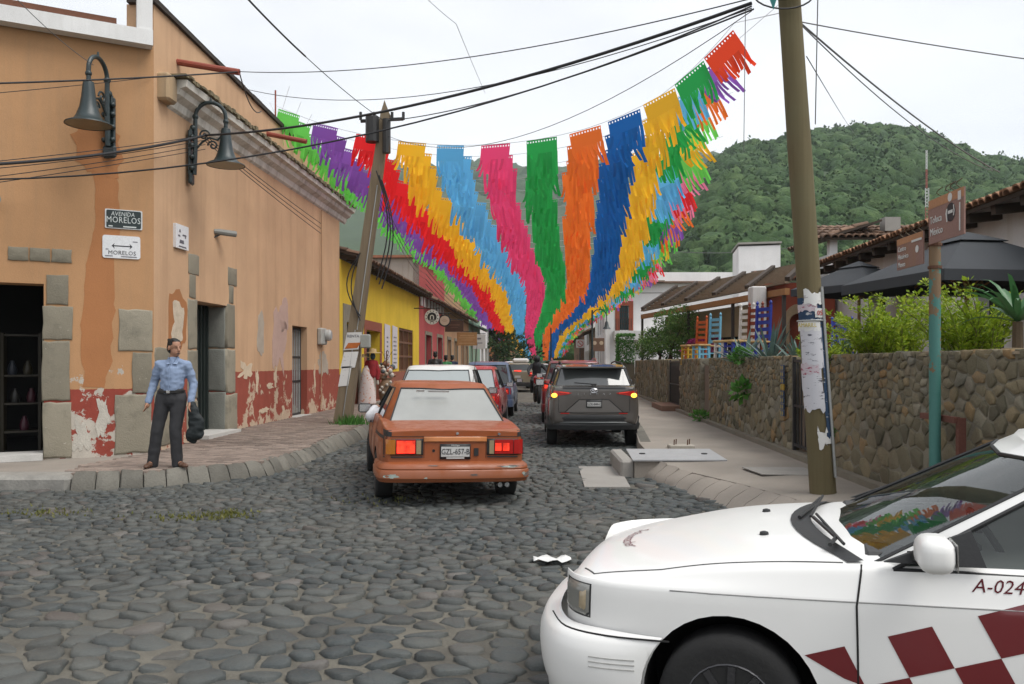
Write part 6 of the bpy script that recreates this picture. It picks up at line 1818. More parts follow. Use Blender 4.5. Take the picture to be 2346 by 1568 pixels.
for z0, z1, x0, x1, mname, col in ((1.75, 2.15, -.16, .17, 'sign_white', None), (1.35, 1.72, -.17, .15, 'torn_white', None), (.95, 1.4, -.17, .05, 'torn_white', None), (1.78, 1.92, -.12, .16, 'orange_print', (.45, .13, .03))):
 mb = MB(); c = lax((z0 + z1) / 2); d = .178 if mname != 'orange_print' else .183
 mb.prism([(c.x + x0 - .04, c.y - d, z0), (c.x + x1 - .04, c.y - d, z0 + .02), (c.x + x1 + .04, c.y - d, z1), (c.x + x0 + .04, c.y - d, z1 - .01)], (0, -.004, 0))
 mb.build('poster', bpy.data.materials.get(mname) or M(mname, col, .8, .3, 9), lp_)
text('lettering', 'RENTA', .085, M('sign_grey', (.12, .12, .14), .5, .1), lp_, lax(2.06) + Vector((0, -.186, 0)), (1, 0, 0), UP)
mb = MB(); c = lax(1.95); mb.bbox(c + Vector((.27, -.1, .0)), (.22, .18, .30), .02); mb.build('meter_box', M('meter_grey2', (.30, .31, .28), .6), lp_)
mb = MB(); c = lax(6.6); mb.tube([c + Vector((-.22, -.12, -.25)), c + Vector((-.22, -.12, .30))], .15, 12); mb.tube([c + Vector((-.5, .0, .25)), c + Vector((.45, 0, .30))], .04, 6)
mb.tube([c + Vector((.10, -.15, -.5)), c + Vector((.10, -.15, .25))], .09, 8)
for dx in (-.5, -.2, .2, .45): mb.tube([c + Vector((dx, 0, .28)), c + Vector((dx, 0, .45))], .035, 6)
mb.build('transformer', M('iron_black', (.025, .025, .025), .5), lp_)
mb = MB()
for k in range(0):
 mb.tube([lax(6.4 - f * (2.0 + .12 * k)) + Vector((.14 + .05 * k + .25 * math.sin(f * 3.14) * (1 if k < 3 else .4), -.18, 0)) for f in [i / 10 for i in range(11)]], .018, 5)
for k in range(3):
 mb.tube([lax(4.3) + Vector((.2 + .06 * k, -.2, 1.4)) + Vector((.25 * math.sin(f * 3.14), 0, -f * 2.4 - .1 * k)) for f in [i / 10 for i in range(11)]], .016, 5)
mb.tube([lax(3.9) + Vector((-.1 - .3 * math.sin(f * 3.14), -.18, -f * 1.4)) for f in [i / 10 for i in range(11)]], .014, 5)
mb.tube([lax(3.9) + Vector((-.1 - .2 * math.sin(f * 3.14), -.19, -f * 1.5)) for f in [i / 10 for i in range(11)]], .014, 5)
mb.build('hanging_cable', M('cable_black', (.02, .02, .022), .6, .1), lp_)
mb = MB(); mb.tube([lax(z) + Vector((.02, -.19 + z * .011, 0)) for z in (.3, 2.2)], .012, 5); mb.tube([lax(z) + Vector((.06, -.165 + .006 * z, 0)) for z in (2.2, 5.4)], .013, 5); mb.build('ground_wire', M('galvanised', (.38, .39, .38), .45, .15, metal=.5), lp_)
mb = MB()
for _ in range(260):
 x, y = rg.gauss(-3.50, .16), rg.gauss(18.2, .12); a = rg.uniform(0, 6.28); h = rg.uniform(.08, .26)
 mb.add([(x - .012, y, .12), (x + .012, y, .12), (x + .08 * math.cos(a), y + .08 * math.sin(a), .12 + h)], [(0, 1, 2)])
tag(mb.build('grass_tuft', m_bright, None, fix=False), 'green grass tuft at the foot of the leaning grey utility pole', 'grass', kind='stuff')
m_cable = M('cable_black', (.02, .02, .022), .6, .1)
m_cable2 = M('cable_grey', (.12, .12, .12), .6, .1)
ncab = 0
def cable(p, q, sag, r, label, mat=None, bend=None):
 p, q = Vector(p), Vector(q)
 n = 22
 pts = [p.lerp(q, i / n) - Vector((0, 0, sag * 4 * (i / n) * (1 - i / n))) for i in range(n + 1)]
 mb = MB(); mb.tube(pts, r, 5, False)
 o = mb.build('cable', mat or m_cable, None, smooth=True, sharp=0, fix=False)
 tag(o, label, 'cable', 'overhead cables')
 return o
PTOP = at(1722, 8, 8.6); PTOP2 = at(1830, 50, 8.6)
LMP = side(14.1, 5.42, -.42)
LPT = lax(6.85)
cable(LMP, PTOP, .28, .020, 'thick black cable bundle from the side wall lamp to the big wooden pole top')
cable(at(-420, 384, 8.4), LMP, .16, .022, 'thickest black cable from the left edge of the picture to the side wall lamp')
cable(at(-420, 400, 8.4), PTOP + Vector((0, 0, -.03)), .62, .009, 'thin black cable passing just above the thick one in front of the lamps')
for k, (v, s_) in enumerate(((376, .05), (385, .09), (420, .06), (446, .03))):
 cable(at(-420, v + 30, 8.5), LMP + Vector((0, 0, -.08 * k)), s_, .006, ['uppermost', 'second', 'third', 'lowest'][k] + ' of four thin cables converging below the thick cable at the side wall lamp')
PIPE = side(13.95, 6.46, -1.08)
cable(at(-420, 200, 8.6), PIPE, .04, .013, 'black cable from the left edge past the left lamp to the first red drain spout')
cable(PIPE, PTOP + Vector((0, 0, .05)), .25, .007, 'thin cable from the red drain spout across the sky to the big wooden pole')
cable(at(-420, 245, 10.5), PF(.05, .03, 6.07), .03, .006, 'faint thin cable along the front wall just below the black one')
cable(PIPE, side(17.6, 6.9, -.15), .25, .011, 'short slack cable dropping from the red drain spout to the parapet')
cable(at(560, -10, 12.0), at(700, 130, 14.2), .02, .016, 'thick upper half of the cable crossing the sky towards the left pole')
cable(at(700, 130, 14.2), LPT, .05, .008, 'thin lower half of the cable crossing the sky to the left pole')
cable(LPT, PTOP + Vector((.02, 0, -.06)), .2, .010, 'dark cable from the left pole up to the big wooden pole')
cable(LPT - Vector((0, 0, .3)), PTOP + Vector((0, 0, -.08)), .75, .005, 'faint slack cable below the dark one between the two poles')
cable(side(16.5, 7.05, -.1), PTOP + Vector((0, 0, -.05)), .55, .006, 'thin cable from the orange parapet to the big wooden pole')
for k, z in enumerate((5.28, 5.15, 5.02)): cable(LMP - Vector((0, 0, .05 * k)), side(21.5, z - .15, -.35), .03, .008, ['upper', 'middle', 'lower'][k] + ' of three short cables running right along the orange side wall')
cable(PTOP2, at(2420, 145, 9.5), .02, .007, 'cable from the big wooden pole down to the right edge of the sky', m_cable2)
cable(PTOP2, at(2290, 395, 16), .12, .011, 'darker of two long cables dropping from the big pole to the white house roof', m_cable2)
cable(PTOP2 + Vector((.02, 0, -.03)), at(2275, 392, 16), .22, .007, 'lighter of two long cables dropping from the big pole to the white house roof', m_cable2)
cable(at(1848, 130, 8.6), at(1965, 315, 60), .1, .006, 'faint cable from the big pole running away over the hill side', m_cable2)
cable(at(960, -20, 14), at(1045, 55, 16), .02, .005, 'faint cable entering the sky at the top centre', m_cable2)
cable(at(1045, 55, 16), at(1112, 215, 30), .02, .006, 'faint cable continuing down towards the bunting at the centre', m_cable2)
cable(at(1708, 15, 8.8), at(1704, 345, 8.8), .0, .004, 'thin vertical wire hanging left of the big wooden pole', m_cable2)
cable(at(1874, -20, 8.4), at(1868, 285, 8.45), .0, .006, 'thin vertical wire hanging right of the big wooden pole', m_cable2)
cable(at(30, -10, 9.5), at(215, 150, 12.6), .05, .005, 'thin slanting wire in front of the left eave', m_cable2)
cable(at(1440, 560, 60), at(1860, 562, 40), .5, .02, 'faint cable running level across the hill foot', m_cable2)
for k in range(3): cable(lax(5.3 - k * .12) + Vector((.1, 0, 0)), P(39.6, TL + .3, 6.0 - k * .25), .35, .008, ['top', 'middle', 'bottom'][k] + ' of three cables from the left pole to the pink house')
for k in range(5): cable(P(39.6, TL + .3, 6.0 - k * .25), P(66, TL + .35, 5.3 - k * .22), .4, .016, ['top', 'second', 'third', 'fourth', 'bottom'][k] + ' of five cables running on along the far left houses')
# ---- papel picado
COLS = [('light_green', (.16, .62, .10)), ('purple', (.26, .10, .45)), ('red', (.80, .025, .03)), ('amber', (.92, .50, .03)), ('sky_blue', (.13, .48, .80)), ('pink', (.85, .07, .20)),
  ('green', (.025, .37, .08)), ('orange', (.90, .19, .03)), ('blue', (.012, .12, .40)), ('amber', (.92, .50, .03))]
MIXC = [COLS[6], COLS[8], COLS[4], COLS[2], COLS[7], COLS[3], ('pink_light', (.82, .22, .36)), COLS[1], COLS[0]]
m_flag = {}
def flag_mat(n, c):
 if n not in m_flag:
  m = NT('plastic_' + n)
  k = m.ramp(m.rand(), [(0, 1.0), (1, 1.35)])
  m_flag[n] = m.bsdf(m.mix(1.0, c, k, 'MULTIPLY'), .5, None, spec=.3, trans=.6)
 return m_flag[n]
flag_mesh = {}
FWID, FLEN = .69, .82
def flag(n, c, var, fine):
 key = (n, var, fine)
 if key in flag_mesh: return flag_mesh[key]
 r3 = random.Random(var * 31 + (7 if fine else 1))
 mb = MB(); w = FWID / 2
 b = .07
 mb.add([(-w, 0, 0), (w, 0, 0), (w, 0, -b * .45), (-w, 0, -b * .45)], [(0, 1, 2, 3)])
 ns = 11 if fine else 6
 sw = FWID / ns
 for k in range(ns + 1):                                              # punched row: little bridges
  x = -w + sw * k
  q = sw * (.30 if fine else .5)
  mb.add([(max(-w, x - q), 0, -b * .45), (min(w, x + q), 0, -b * .45), (min(w, x + q), 0, -b), (max(-w, x - q), 0, -b)], [(0, 1, 2, 3)])
 solid = r3.uniform(.40, .60)
 sway = r3.uniform(-.10, .10)
 mb.add([(-w, 0, -b), (w, 0, -b), (w + sway * .2, .02, -b - solid * .6), (-w + sway * .2, .02, -b - solid * .6)], [(0, 1, 2, 3)])
 for k in range(ns):
  x0 = -w + sw * k + .003; x1 = x0 + sw * r3.uniform(.86, 1.12)
  L = FLEN * r3.uniform(.72, 1.12) - b - solid * .6
  if r3.random() < .06: L *= .3
  cx, cy = sway + r3.uniform(-.05, .05), r3.uniform(-.03, .16)
  tw = r3.uniform(-.7, .7)
  pts = []
  for i in range(4):
   f = i / 3
   ox, oy, z = sway * .2 + cx * f * f, .02 + cy * f * f, -b - solid * .6 - L * f
   hw = (x1 - x0) / 2
   xm = (x0 + x1) / 2
   pts += [(xm - hw * math.cos(tw * f) + ox, oy - hw * math.sin(tw * f), z), (xm + hw * math.cos(tw * f) + ox, oy + hw * math.sin(tw * f), z)]
  mb.add(pts, [(2 * i, 2 * i + 1, 2 * i + 3, 2 * i + 2) for i in range(3)])
 me = bpy.data.meshes.new('flag')
 me.from_pydata(mb.v, [], mb.f); me.materials.append(flag_mat(n, c))
 flag_mesh[key] = me
 return me
def interp(tab, x):
 if x <= tab[0][0]: return tab[0][1]
 for (a, b), (c, d) in zip(tab, tab[1:]):
  if x <= c: return b + (d - b) * (x - a) / (c - a)
 return tab[-1][1]
ROW1 = [-6.24, -5.27, -4.21, -3.19, -2.22, -1.24, -.30, .57, 1.30, 1.98, 2.48, 2.93]
ZM = [(17, 6.12), (19, 5.98), (21.3, 5.78), (28, 5.30), (37, 5.2), (50, 5.1), (80, 4.9), (105, 4.2), (125, 3.3), (148, 2.6)]
DT = [(17, 0), (21.3, 0), (28, .2), (37.5, .48), (52, -.08), (83, -1.3), (140, -2.1)]
ZL = [(17, 1.32), (24, 1.35), (45, 1.35), (60, .8), (140, .6)]
ZR = [(17, 1.22), (21, .85), (33, .42), (60, .35), (140, .4)]
def row_t(i, Y):
 g = -1.23 + (i - 5) * .9 if i <= 8 else (1.47 + (.76, 1.34, 1.86)[i - 9])
 w = smooth((Y - 17) / 10)
 return ROW1[i] * (1 - w) + (g + interp(DT, Y)) * w
def row_pt(f, Y):
 """f: column number, may be fractional or just outside 0..11"""
 i0 = max(0, min(10, int(math.floor(f))))
 a, b = row_t(i0, Y), row_t(i0 + 1, Y)
 t = a + (b - a) * (f - i0)
 zm = interp(ZM, Y)
 if f < 5.5: z = zm + interp(ZL, Y) * max(0, (5.5 - f) / 5.5) ** 2
 else: z = zm + interp(ZR, Y) * max(0, (f - 5.5) / 5.5) ** 2
 sk = 4.1 * math.exp(-(Y - 17) / 16)
 s = Y + 0.25 - sk * (f - 5.0) / 11
 p = P(s, t)
 return Vector((p.x, p.y, z))
Y = 17.2
row = 0
m_cord = M('white_cord', (.5, .5, .5), .7, .1)
while Y < 148:
 jit = rg.uniform(-.06, .06); jz = rg.uniform(-.05, .05)
 if row == 0: lab = 'frontmost papel picado garland with every flag seen whole against the sky'
 elif row == 1: lab = 'second papel picado garland just behind the frontmost one'
 else: lab = 'papel picado garland strung across the street behind the two front garlands'
 mid = row_pt(5.5, Y)
 g = thing('papel_picado_garland', mid, lab, 'garland', 'papel picado garlands strung across the street')
 e0, e1 = row_pt(-.6, Y), row_pt(11.6, Y)
 pts = [row_pt(-.6 + 12.2 * k / 24, Y) + Vector((jit, 0, jz)) for k in range(25)]
 left_anchor = P(19.6, TL, 7.0) if row == 0 else P(Y + 1.0, TL + .3 if Y < 24 else -6.3, pts[0].z + .25)
 if row < 2: ra = PTOP + Vector((.3, 0, -.1)) if row == 0 else pts[-1] + Vector((.8, -1.2, .5))
 else: ra = pts[-1] + Vector((.6, 0, .2))
 mb = MB(); mb.tube([left_anchor] + pts + [ra], .005 if Y < 40 else .009, 3, False)
 mb.build('cord', m_cord, g, fix=False)
 for i in range(12):
  a, b = row_pt(i - .33, Y), row_pt(i + .33, Y)
  c = row_pt(i, Y) + Vector((jit + rg.uniform(-.045, .045), rg.uniform(-.03, .03), jz))
  if i < 10: n_, col = COLS[i]
  elif i == 10: n_, col = MIXC[(row * 2 + (0 if row % 3 else 2)) % 4] if row > 0 else MIXC[0]
  else: n_, col = (MIXC[4:] + MIXC[3:4])[(row * 3 + row // 3) % 6] if row > 0 else ('red_orange', (.70, .06, .02))
  me = flag(n_, col, rg.randrange(5), Y < 45)
  o = link('flag', me, g)
  d = b - a
  sl = math.atan2(d.z, math.hypot(d.x, d.y))
  yaw = math.atan2(d.y, d.x)
  o.location = c - mid
  wdt = d.length / .66 * .72 if i >= 9 else .6
  k = min(1.25, max(.9, wdt / .6)) * (1.12 if row == 0 and i > 8 else 1.0) * rg.uniform(.96, 1.05)
  o.scale = (k if Y < 26 else k * 1.06, 1, rg.uniform(.9, 1.1) * (.93 if Y < 20 else 1.05))
  o.rotation_euler = (rg.uniform(-.10, .06), -sl * (.85 if abs(sl) > .2 else 1), yaw + rg.uniform(-.05, .05))
 Y += .86 + .021 * (Y - 17)
 row += 1
# ================================================================== VEHICLES (x forward, y to the car's left)
rg = random.Random(9)
m_rub = mk('tyre_rubber', (.018, .018, .018), .85, .3, 6, 60, .3, .005)
m_gap = mk('panel_gap', (.012, .012, .012), .8, .1)
m_trim = mk('black_trim', (.022, .023, .024), .55, .2, 6, 60, .1)
m_chrome = mk('chrome', (.55, .55, .56), .18, .05, 6, 60, 0, metal=.9)
m_well = mk('wheel_well', (.008, .008, .008), .95, .1)
m_glass = glass('tinted_glass', (.015, .02, .02), .12)
m_glass2 = glass('reflective_glass', (.05, .055, .055), .0, .04)
m_clear = glass('clear_glass', (.015, .02, .018), .40, .02)
m_dusty = glass('dusty_glass', (.05, .05, .05), 0, .3, .92, (.34, .35, .33))
m_tail = mk('tail_red', (.35, .012, .01), .2, .15, 8, 60, 0, coat=.5)
_l = NT('tail_lit')
m_lit = _l.bsdf(_l.mix(_l.noise(16, 2), (.5, .01, .006), (.9, .06, .02)), .3, emit=(1, .04, .015), estr=.7)
_e = [n for n in _l.t.nodes if n.type == 'BSDF_PRINCIPLED'][0]
_l.l(_l.ramp(_l.noise(11, 2), [(.36, .08), (.62, .8)]), _e.inputs['Emission Strength'])
m_amb = mk('amber_lens', (.40, .13, .01), .2, .15, coat=.5)
m_amblit = mk('amber_lit', (.9, .4, .05), .3, .1, emit=(1, .42, .04), estr=2.0)
m_plate = mk('plate_white', (.52, .52, .50), .5, .12, 9)
m_seat = mk('seat_cloth', (.05, .045, .042), .9, .2)
def crv(tab, n):
 """Catmull-Rom through rows of numbers"""
 out = []
 for i in range(len(tab) - 1):
  p0 = tab[max(i - 1, 0)]; p1 = tab[i]; p2 = tab[i + 1]; p3 = tab[min(i + 2, len(tab) - 1)]
  for k in range(n):
   t = k / n
   out.append(tuple(.5 * (2 * b + (c - a) * t + (2 * a - 5 * b + 4 * c - d) * t * t + (3 * b - a - 3 * c + d) * t ** 3) for a, b, c, d in zip(p0, p1, p2, p3)))
 out.append(tuple(tab[-1]))
 return out
def body(stn, wheels, arch, root, mats, name='body', crease=.55, belt=None):
 rows = crv(stn, 2)
 vs, fs = [], []
 for x, zb, zm, w, zt, wt, zc in rows:
  zs = belt(x) if belt else zm + (zt - zm) * .42
  half = [(0, zb), (w * .72, zb), (w * .95, zb + .035), (w * .995, zb + (zm - zb) * .5), (w, zm), (w - (w - wt) * .12 - .004, zs), (w - (w - wt) * .30, zs + .018), (wt + (w - wt) * .22, zt - .035), (wt, zt), (wt * .62, zc - (zc - zt) * .28), (0, zc)]
  vs += [(x, y, z) for y, z in half] + [(x, -y, z) for y, z in half[-2:0:-1]]
 n = 20
 for i in range(len(rows) - 1):
  for k in range(n): fs.append((i * n + k, (i + 1) * n + k, (i + 1) * n + (k + 1) % n, i * n + (k + 1) % n))
 fs.append(tuple(range(n))); fs.append(tuple((len(rows) - 1) * n + k for k in range(n))[::-1])
 mb = MB(); mb.add(vs, fs)
 o = mb.build(name, list(mats), root, local=True, fix=False)
 me = o.data
 bm = bmesh.new(); bm.from_mesh(me); bmesh.ops.recalc_face_normals(bm, faces=bm.faces); bm.to_mesh(me); bm.free()
 cr = me.attributes.new('crease_edge', 'FLOAT', 'EDGE')
 idx = {j: j % n for j in range(len(vs))}
 for e in me.edges:
  a, b = idx.get(e.vertices[0], -1), idx.get(e.vertices[1], -1)
  if a == b and a in (2, 18, 5, 6, 14, 15): cr.data[e.index].value = .7 if a in (2, 18) else .45
  if a == b and a in (8, 12): cr.data[e.index].value = crease
 md = o.modifiers.new('s', 'SUBSURF'); md.levels = 2; md.render_levels = 2
 bake(o)
 cut = MB()
 for x, zc_, ra in [(w, r[0], r[1]) for w, r in zip(wheels, arch)]:
  for sy in (1, -1): cut.lathe([(ra, .42), (ra, 1.2)], (x, 0, zc_), 36, 'Y', Matrix.Scale(sy, 3, Vector((0, 1, 0))))
 c = cut.build('cutter', [mats[0], mats[1]], None, origin=(0, 0, 0))
 for p in c.data.polygons: p.material_index = 1
 c.parent = root
 md = o.modifiers.new('b', 'BOOLEAN'); md.operation = 'DIFFERENCE'; md.object = c; md.solver = 'EXACT'
 bpy.context.view_layer.update()
 bake(o)
 bpy.data.objects.remove(c)
 smooth_mesh(o, 28)
 return o
def bvh_of(o): return BVHTree.FromPolygons([v.co.copy() for v in o.data.vertices], [tuple(p.vertices) for p in o.data.polygons])
def hit(bvh, p, d, off_):
 h = bvh.ray_cast(Vector(p) - Vector(d) * 2.0, Vector(d))
 if h[0] is None: return Vector(p)
 n = h[1]
 if n.dot(Vector(d)) > 0: n = -n
 return h[0] + n * off_
def conform(bvh, quad, d, mat, name, root, off_=.004, n=8, thick=0, skip=False):
 a, b, c, e = [Vector(q) for q in quad]
 mb = MB(); vs = []; bad = set()
 for j in range(n + 1):
  for i in range(n + 1):
   u, v = i / n, j / n
   p0 = a.lerp(b, u).lerp(e.lerp(c, u), v); vs.append(hit(bvh, p0, d, off_))
   if skip and (vs[-1] - p0).length > .62: bad.add(len(vs) - 1)
 m1 = n + 1
 mb.add(vs, [q for q in ((j * m1 + i, j * m1 + i + 1, (j + 1) * m1 + i + 1, (j + 1) * m1 + i) for j in range(n) for i in range(n)) if not bad & set(q)])
 o = mb.build(name, mat, root, smooth=True, local=True, fix=True)
 if thick: o.modifiers.new('t', 'SOLIDIFY').thickness = thick
 return o
def seam(bvh, pts, d, root, r=.0035, mat=None, name='panel_gap', off_=.0, per=8):
 out = []
 for a, b in zip(pts, pts[1:]):
  for k in range(per): out.append(hit(bvh, Vector(a).lerp(Vector(b), k / per), d, off_))
 out.append(hit(bvh, pts[-1], d, off_))
 mb = MB(); mb.tube(out, r, 5); return mb.build(name, mat or m_gap, root, smooth=True, local=True, sharp=0)
def sweep_bumper(root, plan, prof, mat, name='bumper', taper=None, arch=None):
 """profile (outward, z) swept along a plan outline given for y>=0, mirrored"""
 pl = crv(plan, 5)
 pl = pl + [(x, -y) for x, y in pl[::-1][1:]]
 vs = []
 for i, (x, y) in enumerate(pl):
  a, b = pl[max(i - 1, 0)], pl[min(i + 1, len(pl) - 1)]
  t = Vector((b[0] - a[0], b[1] - a[1], 0)).normalized(); nrm = Vector((-t.y, t.x, 0))
  if nrm.dot(Vector((x, y, 0))) < 0: nrm = -nrm
  k_ = 1 if taper is None else taper + (1 - taper) * smooth((abs(x) - abs(plan[0][0])) / .35)
  for o_, z in prof:
   q = [x + nrm.x * o_ * k_, y + nrm.y * o_ * k_, z]
   if arch:
    ax, az, ar = arch
    dd = ar * ar - (z - az) ** 2
    if dd > 0: q[0] = max(q[0], ax + math.sqrt(dd))
   vs.append(tuple(q))
 m = len(prof)
 fs = [(i * m + k, (i + 1) * m + k, (i + 1) * m + k + 1, i * m + k + 1) for i in range(len(pl) - 1) for k in range(m - 1)]
 mb = MB(); mb.add(vs, fs)
 return mb.build(name, mat, root, smooth=True, local=True, sharp=50)
def greenhouse(root, G, mats, name='cabin', seal=True):
 """pillars and roof in paint, each pane its own part"""
 paint_, gl = mats
 glf, gls, glr = gl if isinstance(gl, tuple) else (gl, gl, gl)
 L = [0, .10, .92, 1.0]
 def outline(h):
  hh = max(0, min(1, (h - .06) / .94))
  xf = G['xwb'] + (G['xwt'] - G['xwb']) * hh; xr = G['xrb'] + (G['xrt'] - G['xrb']) * hh
  W_ = G['wb'] + (G['wr'] - G['wb']) * hh + .025 * math.sin(math.pi * hh)
  bf = G.get('bowf', .14) * (1 - .35 * hh); br = G.get('bowr', .08)
  cf = [a + (b - a) * hh for a, b in zip(G['cb'], G['cr'])]
  gy = W_ - G.get('pil', .055) * (1 - .2 * hh)
  gyr = W_ - G.get('pilr', .07) * (1 - .2 * hh)
  pts = [(xf, 0), (xf - bf * .25, gy * .5), (xf - bf, gy), (cf[0], W_), (cf[1], W_ + .012), (cf[2], W_ + .012), (cf[3], W_), (xr + br, gyr), (xr + br * .25, gyr * .5), (xr, 0)]
  zb = lambda x: G['zb'] + (G['zbr'] - G['zb']) * (G['xwb'] - x) / (G['xwb'] - G['xrb'])
  return [(x, y, zb(x) - .08 + (G['zr'] - (.012 if k in (0, 9) else 0) + .08 - zb(x)) * h) for k, (x, y) in enumerate(pts)]
 rings = [outline(h) for h in L]
 def full(r): return r + [(x, -y, z) for x, y, z in r[-2:0:-1]]
 F_ = [full(r) for r in rings]
 n = len(F_[0])
 cx = sum(p[0] for p in F_[3]) / n
 top = F_[3]
 zc = G['zr'] + G.get('crown', .045)
 for f, dz in ((.965, .45), (.80, .80), (.45, .97)):
  F_.append([(cx + (x - cx) * f, y * f, z + (zc - G['zr']) * dz) for x, y, z in top])
 vs = [p for r in F_ for p in r] + [(cx, 0, zc)]
 seg = lambda k: min(k, n - 1 - k)                   # 0,1 windscreen 2 A 3 front side 4 B 5 rear side 6 C 7,8 rear
 panes = {}
 fs = []
 for i in range(len(F_) - 1):
  for k in range(n):
   q = (i * n + k, i * n + (k + 1) % n, (i + 1) * n + (k + 1) % n, (i + 1) * n + k)
   s_ = seg(k)
   if i == 1 and (s_ in (0, 1, 3, 5, 7, 8)) and not (s_ == 5 and G.get('blind')):
    key = 'windscreen' if s_ in (0, 1) else 'rear_window' if s_ in (7, 8) else ('side_window', s_, k < n / 2)
    panes.setdefault(key, []).append(q)
   else: fs.append(q)
 t0 = (len(F_) - 1) * n
 fs += [(t0 + k, t0 + (k + 1) % n, len(vs) - 1) for k in range(n)]
 mb = MB(); mb.add(vs, fs)
 cab = mb.build(name, paint_, root, smooth=True, local=True, sharp=40)
 out = {}
 for key, qs in panes.items():
  nm = key if isinstance(key, str) else 'side_window'
  mat = glf if nm == 'windscreen' else glr if nm == 'rear_window' else gls
  mb = MB()
  used = sorted({i for q in qs for i in q}); mp_ = {u: j for j, u in enumerate(used)}
  ctr = Vector((cx, 0, 0))
  pv = []
  for u in used:
   p = Vector(vs[u]); d = Vector((p.x - cx, p.y, 0))
   d = Vector((math.copysign(1, d.x), 0, 0)) if nm != 'side_window' else Vector((0, math.copysign(1, d.y), 0))
   pv.append(p - d * .008)
  mb.add(pv, [tuple(mp_[i] for i in q) for q in qs])
  g = mb.build(nm, mat, root, smooth=True, local=True, sharp=0)
  out.setdefault(nm, []).append(g)
  if seal:
   from collections import Counter
   ec = Counter(tuple(sorted((q[i], q[(i + 1) % 4]))) for q in qs for i in range(4))
   mb = MB()
   for (a, b), c in ec.items():
    if c == 1: mb.tube([vs[a], vs[b]], .009, 5)
   mb.build('window_seal', m_trim, g, local=True)
 return cab, out, vs
def wheels(root, xs, ys, r, w, rim_mat, spokes=8, style='steel', dz=-.13):
 ty = MB(); ty.lathe([(r * .62, -w * .48), (r * .80, -w * .5), (r * .95, -w * .47), (r, -w * .36), (r, w * .36), (r * .95, w * .47), (r * .80, w * .5), (r * .62, w * .48)], (0, 0, 0), 28, 'Y')
 rm = MB(); rm.lathe([(r * .63, w * .46), (r * .60, w * .50), (r * .56, w * .40), (r * .50, w * .34), (r * .2, w * .36), (r * .12, w * .42), (0, w * .42)], (0, 0, 0), 28, 'Y')
 if style == 'star':
  for k in range(spokes):
   a = 2 * math.pi * k / spokes
   d = Vector((math.cos(a), 0, math.sin(a)))
   rm.beam(d * r * .08 + Vector((0, w * .45, 0)), d * r * .58 + Vector((0, w * .47, 0)), r * .10, .02, (0, 1, 0))
 tme = rme = None
 for x in xs:
  for sy in (1, -1):
   if tme is None:
    t = ty.build('tyre', m_rub, root, smooth=True, local=True, sharp=60); tme = t.data
    q = rm.build('rim', rim_mat, t, smooth=True, local=True, sharp=30); rme = q.data
   else:
    t = link('tyre', tme, root); q = link('rim', rme, t)
   t.location = (x, sy * ys, r + dz)
   t.rotation_euler = (0, rg.uniform(0, 3), 0) if sy > 0 else (0, rg.uniform(0, 3), math.pi)
def car_root(name, x, y, z, heading, label, cat, group=None, roll=0, pitch=0):
 """heading: degrees clockwise from straight away from the camera"""
 return thing(name, (x, y, z), label, cat, group, (R(roll), R(pitch), R(90 - heading)))
def plate_text(root, s, x, y, z, size, back=True):
 text('plate_number', s, size, m_ink, root, (x, y, z), (0, -1, 0), (0, 0, 1), local=True, xs=.78, ext=.0008)
XB = Vector((1, 0, 0))
def rpatch(bvh, y0, y1, z0, z1, mat, name, root, off_=.006, n=5, thick=0): return conform(bvh, [(-2.5, y0, z0), (-2.5, y1, z0), (-2.5, y1, z1), (-2.5, y0, z1)], XB, mat, name, root, off_, n, thick)
def rquad(bvh, q, mat, name, root, off_=.006, n=5): return conform(bvh, [(-2.5, y, z) for y, z in q], XB, mat, name, root, off_, n)
def mirror(root, x, y, z, sy, mat, s=(.09, .19, .13)):
 mb = MB(); mb.bbox((x, sy * y, z), s, .045, None, 4); m = mb.build('door_mirror', mat, root, smooth=True, local=True, sharp=60)
 mb = MB(); mb.box((x - s[0] / 2 - .002, sy * y, z), (.003, s[1] * .8, s[2] * .75)); mb.build('mirror_glass', m_chrome, m, local=True)
 mb = MB(); mb.beam((x + .02, sy * (y - s[1] * .4), z - .03), (x + .04, sy * (y - s[1] * .95), z - .05), .05, .035); mb.build('mirror_arm', m_trim, m, local=True)
 return m
# ---------------------------------------------------------------- orange sedan
m_orp = paint('orange_paint', (.275, .064, .012), .38, .5, (.18, .07, .03), .2, 4, (.735, (.55, .50, .42)))
os_ = car_root('car', -1.05, 11.12, .0, -12, 'worn orange sedan with lit tail lights and scraped bumper, nearest car in the street', 'car', 'cars in the street queue', roll=1.0)
S_OR = [(-1.985, .27, .48, .70, .70, .69, .725), (-1.96, .22, .46, .775, .722, .745, .738), (-1.6, .18, .46, .825, .755, .77, .775), (-1.25, .17, .46, .835, .785, .775, .80), (-.6, .16, .46, .84, .80, .785, .81), (.5, .16, .46, .84, .79, .785, .80), (1.0, .17, .46, .83, .77, .76, .80), (1.6, .18, .44, .81, .70, .72, .735), (1.92, .22, .42, .76, .63, .68, .66), (1.99, .26, .42, .70, .58, .62, .60)]
b = body(S_OR, (-1.18, 1.22), ((.155, .325), (.155, .325)), os_, (m_orp, m_well))
bv = bvh_of(b)
G_OR = dict(xwb=1.0, xwt=.36, xrb=-1.42, xrt=-.82, wb=.765, wr=.555, zb=.79, zbr=.785, zr=1.19, crown=.05, bowf=.12, bowr=.05, pil=.06, pilr=.075, cb=(.78, .02, -.06, -.98), cr=(.22, -.06, -.12, -.70))
cab, panes, _v = greenhouse(os_, G_OR, (m_orp, (m_glass, m_glass, m_dusty)))
wheels(os_, (-1.18, 1.22), .735, .285, .20, M('rim_dark', (.05, .05, .05), .5, .2))
PLB = [(-1.35, .845), (-1.80, .84), (-2.02, .78), (-2.075, .5), (-2.09, .0)]
